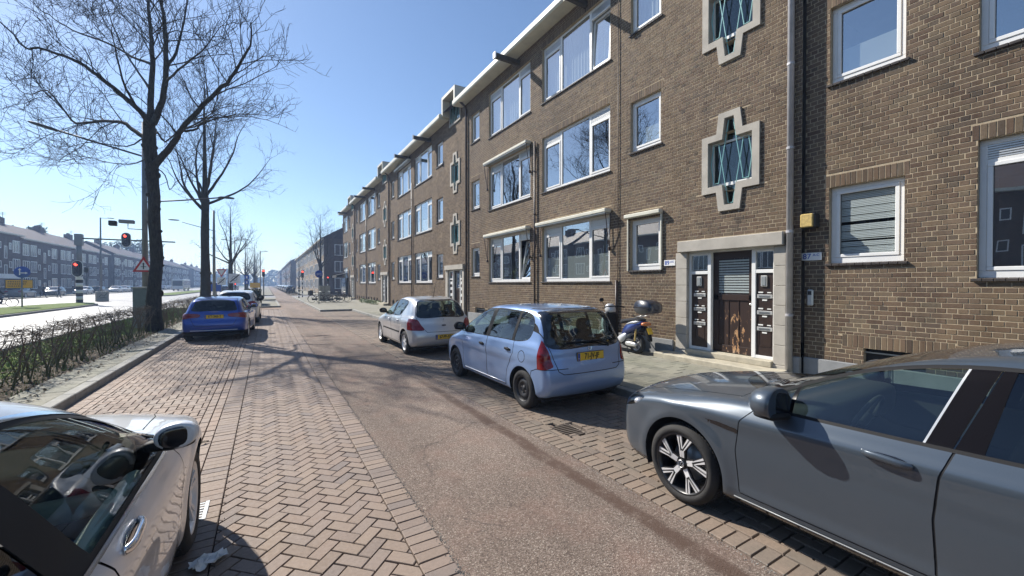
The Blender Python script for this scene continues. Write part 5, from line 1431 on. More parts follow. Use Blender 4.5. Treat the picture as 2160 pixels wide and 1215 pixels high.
def build_car(name, label, sp, loc, rz):
    car = thing(name, label, "car", loc, rz)
    b = Body(sp); b.mesh(sp['res']); P = b.P
    # ---- fields
    SW = sp['side_window']; SW = catmull(SW, 5, True) if sp.get('smooth_win', True) else np.array(SW)
    def side(P): return np.abs(P[:, 0]) > b.W * 0.55
    def f_sw(P): return np.where(np.abs(P[:, 0]) > b.W * 0.5, sd_poly(P[:, 1], P[:, 2], SW), 0.3)
    WS = np.array(sp['windscreen']); RW = catmull(sp['rear_window'], 5, True) if sp.get('smooth_rw', True) else np.array(sp['rear_window'])
    ymid = (b.ymax + b.ymin) / 2
    def f_ws(P):      # polygon in (|x|, z) seen from the front, limited to the sloping screen
        return np.where(P[:, 1] > sp['ws_ymin'], sd_poly(np.abs(P[:, 0]), P[:, 2], np.array(WS)), 0.3)
    def f_rw(P): return np.where(P[:, 1] < sp['rw_ymax'], sd_poly(P[:, 0], P[:, 2], RW), 0.3)
    def f_arch(k):
        yc, rr = sp['arches'][k]
        return lambda P: np.where(np.abs(P[:, 0]) > b.W * 0.6, np.hypot(P[:, 1] - yc, (P[:, 2] - sp['zc']) * np.where(P[:, 2] < sp['zc'], 0.75, 1.0)) - rr, 0.3)
    fields = {'sw': f_sw, 'ws': f_ws, 'rw': f_rw, 'a0': f_arch(0), 'a1': f_arch(1)}
    seams = []
    for poly in sp.get('doors', []):
        pp = np.array(poly)
        seams.append(lambda P, pp=pp: np.where(np.abs(P[:, 0]) > b.W * 0.5, sd_poly(P[:, 1], P[:, 2], pp), 0.3))
    for poly in sp.get('rear_seams', []):
        pp = np.array(poly); seams.append(lambda P, pp=pp: np.where(P[:, 1] < b.ymin + 0.75, sd_poly(P[:, 0], P[:, 2], pp), 0.3))
    for poly in sp.get('top_seams', []):
        pp = np.array(poly); seams.append(lambda P, pp=pp: np.where((P[:, 1] > ymid) & (P[:, 2] > 0.55), sd_poly(np.abs(P[:, 0]), P[:, 1], pp), 0.3))
    lamps = []
    for (nm, mat, kind, poly, lim) in sp.get('lamps', []):
        pp = catmull(poly, 5, True)
        if kind == 'side': fn = lambda P, pp=pp, lim=lim: np.maximum(np.where(np.abs(P[:, 0]) > b.W * 0.35, sd_poly(P[:, 1], P[:, 2], pp), 0.3), lim(P))
        elif kind == 'rear': fn = lambda P, pp=pp, lim=lim: np.maximum(np.where(P[:, 1] < ymid, sd_poly(np.abs(P[:, 0]), P[:, 2], pp), 0.3), lim(P))
        elif kind == 'front': fn = lambda P, pp=pp, lim=lim: np.maximum(np.where(P[:, 1] > ymid, sd_poly(np.abs(P[:, 0]), P[:, 2], pp), 0.3), lim(P))
        lamps.append((nm, mat, fn))
    sw_ = 0.0034 if sp['res'] < 0.024 else 0.0055
    tw = sp.get('trim', 0.016)
    cuts = [fields['sw'], lambda P: f_sw(P) - tw, fields['ws'], fields['rw'], lambda P: f_ws(P) + 0.03, lambda P: f_rw(P) + sp.get('rw_band', 0.03), fields['a0'], fields['a1']]
    if sp.get('chrome_line'): cuts.append(lambda P: f_sw(P) - tw - 0.014)
    for (a, c) in sp.get('pillars', []):
        for yy, sl in (a, c): cuts.append(lambda P, yy=yy, sl=sl: P[:, 1] - (yy + sl * (P[:, 2] - sp['belt'])))
    if sp.get('rear_tint') is not None: cuts.append(lambda P: P[:, 1] - (sp['rear_tint'][0] + sp['rear_tint'][1] * (P[:, 2] - sp['belt'])))
    if sp.get('strip'):
        for yy in sp['strip'][:2]: cuts.append(lambda P, yy=yy: P[:, 1] - (yy + sp['strip'][2] * (P[:, 2] - sp['belt'])))
    for _, _, fn in lamps: cuts.append(fn)
    for q in sp.get('blacks', []): cuts.append(q)
    for c in cuts: b.split(c)
    b.project()
    for fn in seams: b.split(lambda P: fn(P) - sw_); b.split(lambda P: fn(P) + sw_)
    b.finish(); C, CN = b.C, b.CN; left = np.ones(len(C), bool)
    def take(mask):
        nonlocal left
        m = mask & left; left &= ~m; return m
    take(f_arch(0)(C) < 0); take(f_arch(1)(C) < 0)
    paint_ = sp['paint']
    m_under = take((C[:, 2] < 0.22) & (CN[:, 2] < -0.5)); b.part("underbody", m_under, "dark_matt", car)
    insw = f_sw(C) < 0
    pil = np.zeros(len(C), bool)
    for ((ya, sa), (yb, sb)) in sp.get('pillars', []):
        pil |= insw & (C[:, 1] < ya + sa * (C[:, 2] - sp['belt'])) & (C[:, 1] > yb + sb * (C[:, 2] - sp['belt']))
    for ((ya, sa), (yb, sb)) in sp.get('pillars', []):
        one = insw & (C[:, 1] < ya + sa * (C[:, 2] - sp['belt'])) & (C[:, 1] > yb + sb * (C[:, 2] - sp['belt']))
        for s in (-1, 1): b.part("door_pillar", take(one & (C[:, 0] * s > 0)), sp.get('pillar_mat', "gloss_black"), car)
    if sp.get('strip'):
        sy = C[:, 1] - sp['strip'][2] * (C[:, 2] - sp['belt']); b.part("pillar_edge_glint", take(insw & (sy < sp['strip'][0]) & (sy > sp['strip'][1]) & (C[:, 0] < 0)), "aluminium", car, 0.001)  # painted reflection: bright line where light catches the pillar's front edge
    for s, nm in ((-1, "side_window"), (1, "side_window")):
        msk = insw & (C[:, 0] * s > 0)
        if sp.get('rear_tint') is not None:
            f_ = take(msk & (C[:, 1] > sp['rear_tint'][0] + sp['rear_tint'][1] * (C[:, 2] - sp['belt']))); b.part(nm, f_, sp.get('glass', "car_glass"), car, -0.004); r_ = take(msk); b.part("rear_side_window", r_, "car_glass_dark", car, -0.004)
        else: b.part(nm, take(msk), sp.get('glass', "car_glass"), car, -0.004)
    b.part("window_trim", take((f_sw(C) < tw) & (f_sw(C) >= 0)), sp.get('trim_mat', "trim_black"), car, 0.0)
    if sp.get('chrome_line'): b.part("chrome_strip", take((f_sw(C) < tw + 0.014) & (f_sw(C) >= 0)), "chrome", car, 0.002)
    b.part("windscreen", take(f_ws(C) < -0.03), sp.get('ws_glass', sp.get('glass', "car_glass")), car, -0.003); b.part("windscreen_border", take(f_ws(C) < 0), "gloss_black", car, -0.002)
    b.part("rear_window", take(f_rw(C) < -sp.get('rw_band', 0.03)), sp.get('rear_glass', "car_glass"), car, -0.003); b.part("rear_window_border", take(f_rw(C) < 0), "gloss_black", car, -0.002)
    for nm, mat, fn in lamps:
        for s in (-1, 1): b.part(nm, take((fn(C) < 0) & (C[:, 0] * s > 0)), mat, car, 0.003)
    for fn in seams: b.part("panel_gap", take(np.abs(fn(C)) < sw_ * 1.02), "dark_matt", car, -0.004)
    for q, nm, mat in zip(sp.get('blacks', []), sp.get('black_names', []), sp.get('black_mats', [])): b.part(nm, take(q(C) < 0), mat, car, 0.001)
    names = sp.get('door_names', [])
    for poly, nm in zip(sp.get('doors', []), names):
        pp = np.array(poly); ins = sd_poly(C[:, 1], C[:, 2], pp) < 0
        for s in (-1, 1): b.part(nm, take(ins & (C[:, 0] * s > b.W * 0.5)), paint_, car)
    if sp.get('rear_seams'):
        pp = np.array(sp['rear_seams'][0]); b.part("tailgate", take((sd_poly(C[:, 0], C[:, 2], pp) < 0) & (C[:, 1] < b.ymin + 0.75)), paint_, car)
    if sp.get('top_seams'):
        pp = np.array(sp['top_seams'][0]); b.part("bonnet", take((sd_poly(np.abs(C[:, 0]), C[:, 1], pp) < 0) & (C[:, 1] > ymid) & (C[:, 2] > 0.55)), paint_, car)
    if sp.get('roof_z'): b.part("roof", take((C[:, 2] > sp['roof_z']) & (CN[:, 2] > 0.4)), sp.get('roof_mat', paint_), car)
    b.part("body", left, paint_, car)
    # wheel arch liners
    for k, (yc, rr) in enumerate(sp['arches']):
        for s in (-1, 1):
            m = MB(); n = 24; vs = []
            for i in range(n + 1):
                t = -0.35 + (math.pi + 0.7) * i / n; y = yc + (rr + 0.012) * math.cos(t); z = sp['zc'] + (rr + 0.012) * math.sin(t) 
                vs.append((s * (float(b.plan(yc)) - 0.035), y, max(z, 0.16))); vs.append((s * (b.W - 0.42), y, max(z, 0.16)))
            m.add(vs, [(2 * i, 2 * i + 1, 2 * i + 3, 2 * i + 2) for i in range(n)])
            m.add([vs[2 * i + 1] for i in range(n + 1)], [tuple(range(n + 1))]); m.build("wheel_arch", "dark_matt", car)
    for k, yc in enumerate((0.0, -sp['wb'])):
        for s in (-1, 1): wheel(car, s * (sp['track'] - sp['tw'] / 2), yc, sp['r'], sp['tw'], sp['rim'], s, rimr=sp.get('rimr'))
    cabin(car, b, sp)
    if sp.get('mirror'): 
        for s in (-1, 1): mirror(car, b, s, *sp['mirror'][:2], sp['mirror'][2], sp.get('mirror_size', 1.0))
    for (y, z, L) in sp.get('handles', []):
        for s in (-1, 1): door_handle(car, b, s, y, z, L, None, sp.get('handle_mat', paint_))
    return car, b
# ---------------------------------------------------------------- the cars themselves
far_rear = lambda lim: (lambda P: P[:, 1] - lim)
def spec_golf():
    return dict(W=1.789, H=1.47, wb=2.62, r=0.322, tw=0.225, track=0.89, rimr=0.247, rim='golf', zc=0.325, arches=[(0.0, 0.375), (-2.62, 0.37)], res=0.021, k=0.085, gk=0.11, uk=0.03,
        crown=0.085, bow_f=0.20, bow_r=0.12, gbow_f=0.17, gbow_r=0.10, gcrown=0.035, flare=0.014, belt=0.96, cowl_y=-0.5, seat_y=-1.55, rear_y=-3.42, core=0.5,
        low=[(0.72, 0.19), (0.83, 0.26), (0.865, 0.42), (0.86, 0.60), (0.80, 0.735), (0.60, 0.84), (0.2, 0.935), (-0.2, 0.99), (-0.55, 1.02), (-1.2, 1.03), (-2.2, 1.045), (-3.0, 1.05), (-3.32, 0.99), (-3.40, 0.85), (-3.42, 0.6), (-3.38, 0.35), (-3.25, 0.22), (-2.0, 0.19), (-0.6, 0.19), (0.4, 0.19)],
        green=[(-0.05, 0.78), (-0.42, 0.985), (-0.8, 1.165), (-1.2, 1.325), (-1.6, 1.425), (-2.0, 1.463), (-2.5, 1.455), (-2.95, 1.41), (-3.17, 1.35), (-3.28, 1.15), (-3.36, 0.98), (-3.36, 0.8), (-2.0, 0.7)],
        plan=[(0.88, 0.70), (0.75, 0.79), (0.5, 0.86), (0.2, 0.888), (-0.3, 0.893), (-1.0, 0.8945), (-2.2, 0.8945), (-2.8, 0.885), (-3.2, 0.85), (-3.42, 0.79)],
        sec=[(0.1, 0.07), (0.25, 0.030), (0.35, 0.012), (0.48, 0.004), (0.62, 0.0), (0.74, 0.004), (0.82, 0.016), (0.90, 0.034), (0.97, 0.055), (1.05, 0.09), (1.3, 0.25)],
        gsec=[(0.6, 0.90), (0.90, 0.855), (1.0, 0.818), (1.2, 0.735), (1.38, 0.645), (1.5, 0.57)], gplan=[(0.2, 0.93), (-0.5, 0.975), (-1.2, 1.0), (-2.2, 1.0), (-3.0, 0.93), (-3.4, 0.86)],
        creases=[(0.3, 0.80, -3.2, 0.90, 0.020, 0.028), (-0.4, 0.30, -2.2, 0.30, 0.014, 0.03)],
        side_window=[(-0.52, 0.965), (-0.62, 0.955), (-1.2, 0.962), (-2.0, 0.985), (-2.75, 1.01), (-3.0, 1.035), (-2.98, 1.09), (-2.80, 1.24), (-2.5, 1.325), (-2.0, 1.37), (-1.6, 1.36), (-1.25, 1.29), (-0.95, 1.175), (-0.7, 1.05)],
        windscreen=[(-0.4, 0.985), (0.70, 0.985), (0.555, 1.39), (-0.4, 1.41)], ws_ymin=-1.62, rear_window=[(-0.56, 1.08), (0.0, 1.06), (0.56, 1.08), (0.47, 1.34), (-0.47, 1.34)], rw_ymax=-2.9,
        pillars=[((-1.47, -0.34), (-1.57, -0.34)), ((-1.578, -0.34), (-1.68, -0.20)), ((-0.80, 0.0), (-0.825, 0.0))], pillar_mat="pillar_black", chrome_line=False, trim=0.018,
        doors=[[(-0.50, 0.30), (-0.47, 0.60), (-0.50, 0.82), (-0.60, 0.93), (-0.60, 0.975), (-1.585, 0.975), (-1.570, 0.93), (-1.535, 0.82), (-1.515, 0.60), (-1.53, 0.30)], [(-1.535, 0.30), (-1.520, 0.60), (-1.540, 0.82), (-1.575, 0.93), (-1.59, 0.975), (-2.75, 1.0), (-2.62, 0.85), (-2.30, 0.62), (-2.24, 0.50), (-2.20, 0.30)]], door_names=["front_door", "rear_door"],
        top_seams=[[(-0.2, 0.70), (0.45, 0.70), (0.64, 0.45), (0.70, 0.0), (0.715, -0.42), (-0.2, -0.60)]],
        rear_seams=[[(-0.66, 0.62), (0.66, 0.62), (0.66, 0.95), (0.60, 1.4), (-0.60, 1.4), (-0.66, 0.95)]],
        lamps=[("headlight", "lamp_glass", 'side', [(0.90, 0.70), (0.70, 0.745), (0.42, 0.775), (0.47, 0.72), (0.62, 0.655), (0.90, 0.62)], lambda P: 0.30 - P[:, 1] * 1.0), ("tail_light", "tail_red", 'rear', [(0.95, 0.98), (0.45, 0.95), (0.45, 0.82), (0.95, 0.78)], lambda P: P[:, 1] + 3.15)],
        blacks=[lambda P: np.where((np.abs(P[:, 0]) > 0.5) & (P[:, 1] > 0.3), np.maximum(sd_poly(P[:, 1], P[:, 2], np.array([(0.95, 0.56), (0.775, 0.50), (0.70, 0.33), (0.66, 0.27), (0.72, 0.26), (0.80, 0.33), (0.95, 0.36)])), -1), 0.3),
                lambda P: np.where((np.abs(P[:, 0]) > 0.5) & (P[:, 1] > -1.0) & (P[:, 1] < 0.0), sd_poly(P[:, 1], P[:, 2], np.array([(-0.22, 0.765), (-0.33, 0.77), (-0.49, 0.755), (-0.49, 0.725), (-0.40, 0.728), (-0.30, 0.742)])), 0.3),
                lambda P: np.where(P[:, 2] < 0.30, P[:, 2] - 0.245, 0.1)],
        black_names=["bumper_vent", "fender_badge", "sill_skirt"], black_mats=["gloss_black", "gloss_black", "gloss_black"],
        mirror=(-0.74, 0.955, "paint_grey"), mirror_size=1.35, handles=[(-1.33, 0.845, 0.215), (-2.36, 0.865, 0.215)], paint="paint_grey", rear_tint=(-1.60, -0.25), strip=(-1.459, -1.469, -0.34), glass="car_glass", rear_glass="car_glass_dark")
paint("paint_grey", (0.056, 0.074, 0.096), 0.30, 0.36, dust=0.05)
paint("paint_silver_saloon", (0.72, 0.72, 0.71), 0.15, 0.38)
paint("paint_light_blue", (0.250, 0.370, 0.600), 0.35, 0.32, dust=0.05)
paint("paint_silver", (0.58, 0.58, 0.58), 0.45, 0.32, dust=0.06)
paint("paint_blue", (0.008, 0.055, 0.33), 0.35, 0.33)
paint("paint_white", (0.62, 0.63, 0.64), 0.0, 0.4)
def build_golf():
    car, b = build_car("parked_car", "grey hatchback cut off by the right edge, with twin-spoke alloy wheels", spec_golf(), (3.87, 2.18, 0), 0)
    car.scale = (1, 1, 1.025)
    m = MB(); m.smooth = True; a = b.at([(-1, y, 0.262) for y in (-0.46, -0.9, -1.4, -1.9, -2.2)], 'side'); m.tube([p + Vector((-0.010, 0, 0)) for p, n in a], 0.005, 6); m.build("sill_strip_and_glint", "sign_back", car)  # highlight along the skirt, drawn as a thin grey tube
    # headlight internals
    for s in (-1, 1):
        m = MB(); m.smooth = True; rbox(m, Matrix.Translation((s * 0.70, 0.60, 0.67)), 0.05, 0.05, 0.035, 0.8); m.build("headlight_lens", "tail_clear", car)
    return car
def build_saloon():
    sp = spec_golf()
    sp.update(W=1.80, H=1.51, wb=2.70, r=0.335, track=0.895, zc=0.335, arches=[(0.0, 0.385), (-2.70, 0.38)], rim='five', rimr=0.235, res=0.021, belt=0.95, cowl_y=-0.55, seat_y=-1.65, rear_y=-3.7,
        low=[(0.72, 0.19), (0.82, 0.28), (0.855, 0.42), (0.86, 0.56), (0.82, 0.68), (0.62, 0.83), (0.2, 0.945), (-0.25, 1.005), (-0.6, 1.03), (-1.2, 1.02), (-2.2, 1.02), (-3.0, 1.02), (-3.55, 1.02), (-3.74, 0.97), (-3.80, 0.8), (-3.80, 0.6), (-3.74, 0.35), (-3.6, 0.22), (-2.0, 0.19), (-0.6, 0.19), (0.4, 0.19)],
        green=[(-0.1, 0.80), (-0.5, 1.005), (-0.9, 1.20), (-1.3, 1.365), (-1.7, 1.47), (-2.1, 1.50), (-2.6, 1.47), (-3.1, 1.33), (-3.45, 1.12), (-3.6, 0.95), (-3.4, 0.8), (-2.0, 0.7)],
        plan=[(0.88, 0.66), (0.75, 0.77), (0.5, 0.85), (0.2, 0.89), (-0.3, 0.898), (-1.0, 0.90), (-2.4, 0.90), (-3.0, 0.885), (-3.5, 0.84), (-3.8, 0.76)], bow_f=0.24,
        creases=[(0.45, 0.72, -3.4, 0.86, 0.018, 0.05), (-0.5, 0.42, -2.3, 0.55, 0.014, 0.05)],
        gsec=[(0.6, 0.90), (0.90, 0.855), (1.0, 0.81), (1.2, 0.715), (1.36, 0.625), (1.5, 0.54)],
        side_window=[(-0.62, 0.945), (-0.75, 0.935), (-1.3, 0.938), (-2.1, 0.950), (-2.75, 0.975), (-3.05, 1.02), (-3.02, 1.07), (-2.85, 1.18), (-2.5, 1.30), (-2.1, 1.355), (-1.75, 1.355), (-1.4, 1.295), (-1.1, 1.195), (-0.85, 1.075)],
        windscreen=[(-0.4, 1.00), (0.64, 1.00), (0.49, 1.42), (-0.4, 1.44)], ws_ymin=-1.7, ws_glass="car_glass_dark", rear_window=[(-0.55, 1.05), (0.0, 1.04), (0.55, 1.05), (0.45, 1.33), (-0.45, 1.33)], rw_ymax=-2.75,
        pillars=[((-1.78, -0.36), (-1.96, -0.36))], doors=[[(-0.55, 0.30), (-0.50, 0.60), (-0.55, 0.82), (-0.68, 0.93), (-0.68, 0.96), (-1.86, 0.96), (-1.80, 0.94), (-1.73, 0.85), (-1.68, 0.60), (-1.70, 0.30)], [(-1.705, 0.30), (-1.685, 0.60), (-1.735, 0.85), (-1.82, 0.96), (-2.8, 0.97), (-2.68, 0.85), (-2.38, 0.62), (-2.30, 0.50), (-2.26, 0.30)]],
        top_seams=[[(-0.2, 0.62), (0.40, 0.62), (0.60, 0.45), (0.69, 0.0), (0.72, -0.48), (-0.2, -0.66)]], rear_seams=[],
        lamps=[("headlight", "lamp_glass", 'side', [(0.90, 0.66), (0.70, 0.70), (0.38, 0.735), (0.44, 0.68), (0.62, 0.62), (0.90, 0.60)], lambda P: 0.26 - P[:, 1]), ("tail_light", "tail_red", 'rear', [(0.95, 0.98), (0.45, 0.95), (0.45, 0.85), (0.95, 0.80)], lambda P: P[:, 1] + 3.5)],
        blacks=[lambda P: np.where(P[:, 2] < 0.30, P[:, 2] - 0.24, 0.1)], black_names=["sill_skirt"], black_mats=["trim_black"],
        mirror=(-0.86, 0.965, "paint_silver_saloon"), mirror_size=0.80, handles=[(-1.52, 0.855, 0.22), (-2.5, 0.875, 0.22)], handle_mat="chrome", paint="paint_silver_saloon", rear_tint=(-1.85, -0.36), glass="car_glass_clear", strip=None, chrome_line=True, light_cabin=True, pillar_mat="trim_black")
    car, b = build_car("parked_car", "silver saloon cut off by the lower left corner, cream trim showing inside", sp, (-1.34, 3.60, 0), 0); car.scale = (1, 1, 1.035)
    return car
def build_fit():
    sp = dict(W=1.675, H=1.525, wb=2.45, r=0.290, tw=0.18, track=0.825, rimr=0.195, rim='steel', zc=0.295, arches=[(0.0, 0.335), (-2.45, 0.335)], res=0.026, k=0.09, gk=0.10, uk=0.04,
        crown=0.08, bow_f=0.20, bow_r=0.11, gbow_f=0.15, gbow_r=0.10, gcrown=0.035, belt=0.98, cowl_y=-0.15, seat_y=-1.15, rear_y=-3.08, core=0.48, zcore=0.75,
        low=[(0.60, 0.19), (0.70, 0.26), (0.745, 0.42), (0.74, 0.58), (0.68, 0.70), (0.50, 0.82), (0.2, 0.93), (-0.1, 0.995), (-0.6, 1.02), (-1.4, 1.035), (-2.3, 1.05), (-2.85, 1.06), (-2.99, 0.97), (-3.03, 0.80), (-3.07, 0.66), (-3.09, 0.50), (-3.07, 0.34), (-2.97, 0.24), (-1.6, 0.19), (-0.6, 0.19)],
        green=[(0.25, 0.80), (0.0, 0.97), (-0.35, 1.17), (-0.75, 1.36), (-1.1, 1.465), (-1.6, 1.515), (-2.2, 1.510), (-2.60, 1.475), (-2.78, 1.41), (-2.88, 1.20), (-2.96, 1.0), (-2.98, 0.8), (-1.6, 0.7)],
        plan=[(0.76, 0.62), (0.62, 0.73), (0.4, 0.795), (0.1, 0.828), (-0.4, 0.835), (-1.4, 0.8375), (-2.3, 0.835), (-2.7, 0.82), (-3.08, 0.775)],
        sec=[(0.1, 0.07), (0.25, 0.030), (0.35, 0.010), (0.5, 0.002), (0.66, 0.0), (0.78, 0.006), (0.88, 0.022), (0.96, 0.042), (1.05, 0.08), (1.3, 0.22)],
        gsec=[(0.6, 0.86), (0.92, 0.815), (1.05, 0.780), (1.25, 0.710), (1.42, 0.635), (1.55, 0.57)], gplan=[(0.3, 0.93), (-0.3, 0.97), (-1.0, 1.0), (-2.2, 1.0), (-2.6, 0.975), (-3.0, 0.93)],
        creases=[(0.4, 0.76, -3.0, 0.83, 0.010, 0.035)],
        side_window=[(-0.04, 0.955), (-0.2, 0.95), (-1.0, 0.963), (-1.9, 0.985), (-2.38, 1.00), (-2.56, 1.06), (-2.60, 1.20), (-2.54, 1.33), (-2.40, 1.395), (-1.9, 1.425), (-1.4, 1.425), (-1.0, 1.385), (-0.62, 1.265), (-0.3, 1.10)],
        windscreen=[(-0.4, 0.99), (0.65, 0.99), (0.555, 1.43), (-0.4, 1.46)], ws_ymin=-1.2, rear_window=[(-0.70, 0.965), (0.0, 0.93), (0.70, 0.965), (0.685, 1.15), (0.61, 1.42), (0.5, 1.45), (0.0, 1.46), (-0.5, 1.45), (-0.61, 1.42), (-0.685, 1.15)], rw_ymax=-2.45, rw_band=0.045,
        pillars=[((-0.42, 0.12), (-0.46, 0.12)), ((-1.28, -0.06), (-1.40, -0.06)), ((-2.12, -0.05), (-2.19, -0.05))], pillar_mat="trim_black", trim=0.012,
        doors=[[(-0.40, 0.27), (-0.37, 0.60), (-0.36, 0.90), (-0.40, 0.97), (-1.345, 0.97), (-1.335, 0.60), (-1.35, 0.27)], [(-1.355, 0.27), (-1.340, 0.60), (-1.35, 0.97), (-2.20, 0.99), (-2.22, 0.80), (-2.12, 0.66), (-2.02, 0.50), (-1.98, 0.27)], [(-2.455 + 0.085 * math.cos(a), 0.775 + 0.085 * math.sin(a)) for a in np.linspace(0, 6.2, 20)], [(-2.70, 0.60), (-2.80, 0.645), (-3.3, 0.66), (-3.3, 0.05), (-2.60, 0.05)]], door_names=["front_door", "rear_door", "fuel_flap", "rear_bumper"],
        top_seams=[[(-0.2, 0.58), (0.40, 0.56), (0.60, 0.30), (0.64, -0.10), (-0.2, -0.22)]],
        rear_seams=[[(-0.50, 0.575), (0.50, 0.575), (0.58, 0.62), (0.68, 0.96), (0.72, 1.15), (0.64, 1.47), (-0.64, 1.47), (-0.72, 1.15), (-0.68, 0.96), (-0.58, 0.62)]],
        lamps=[("tail_light", "tail_red", 'rear', [(0.95, 1.085), (0.80, 1.10), (0.735, 1.07), (0.705, 0.95), (0.66, 0.74), (0.655, 0.69), (0.95, 0.665)], lambda P: P[:, 1] + 2.82), ("headlight", "lamp_glass", 'side', [(0.80, 0.68), (0.55, 0.80), (0.25, 0.85), (0.35, 0.74), (0.55, 0.64), (0.80, 0.58)], lambda P: 0.2 - P[:, 1])],
        mirror=(-0.28, 0.985, "trim_black"), mirror_size=0.95, handles=[(-1.18, 0.815, 0.17), (-2.06, 0.835, 0.17)], handle_mat="trim_black", paint="paint_light_blue")
    car, b = build_car("parked_car", "light blue tall hatchback with black steel wheels and yellow plate 71-JV-JF", sp, (4.065, 7.52, 0), 0)
    plate(car, b, sp, "71-JV-JF", 0.0, 0.80, (0.50, 0.112), tilt=rad(-3))
    # reversing lamp inside each tail light
    for s in (-1, 1):
        pts = b.at([(s * x, z) for x, z in ((0.665, 0.785), (0.665, 0.875), (0.80, 0.885), (0.80, 0.785))], 'rear')
        m = MB(); m.smooth = True
        c = sum((p for p, n in pts), Vector()) / 4; n = sum((n for p, n in pts), Vector()).normalized()
        R = n.to_track_quat('Y', 'Z').to_matrix().to_4x4(); rbox(m, Matrix.Translation(c + n * 0.0) @ R, 0.075, 0.014, 0.045, 0.5); m.build("reversing_lamp", "tail_clear", car)
    # rear wiper, emblem, latch pocket
    a = b.at([(0.10, 0.945), (0.03, 0.99), (-0.40, 0.995)], 'rear'); m = MB(); m.smooth = True
    q = [p + n * 0.03 for p, n in a]; m.tube([a[0][0] + a[0][1] * 0.0 + Vector((0.28, 0, -0.02)), q[0] + Vector((0.24, 0, 0)), q[1] + Vector((0.18, 0, 0.0)), q[2]], [0.02, 0.018, 0.012, 0.008], 8); m.build("rear_wiper", "trim_black", car)
    (p, n), = b.at([(0.0, 0.905)], 'rear'); m = MB(); R = Matrix.Translation(p + n * 0.006) @ Matrix.Rotation(rad(-4), 4, 'X')
    T = lambda u, v: tuple(R @ Vector((u, 0, v)))
    m.tube([T(*c) for c in ((-0.035, 0.026), (-0.028, -0.024), (-0.015, -0.03), (0.015, -0.03), (0.028, -0.024), (0.035, 0.026), (0.028, 0.031), (-0.028, 0.031), (-0.035, 0.026))], 0.0028, 6)
    m.tube([T(-0.024, 0.028), T(-0.015, -0.026)], 0.004, 6); m.tube([T(0.024, 0.028), T(0.015, -0.026)], 0.004, 6); m.tube([T(-0.018, -0.001), T(0.018, -0.001)], 0.004, 6); m.build("emblem", "chrome", car)
    m = MB(); m.smooth = True
    for s in (-1,):
        a = b.at([(s, y, 0.285) for y in (-0.45, -1.0, -1.5, -1.95)], 'side'); m.tube([p + Vector((-0.004, 0, 0)) for p, n in a], 0.008, 6)
    m.build("sill_strip_and_glint", "rim_silver", car)
    (p, n), = b.at([(0.0, -0.9)], 'top')
    return car
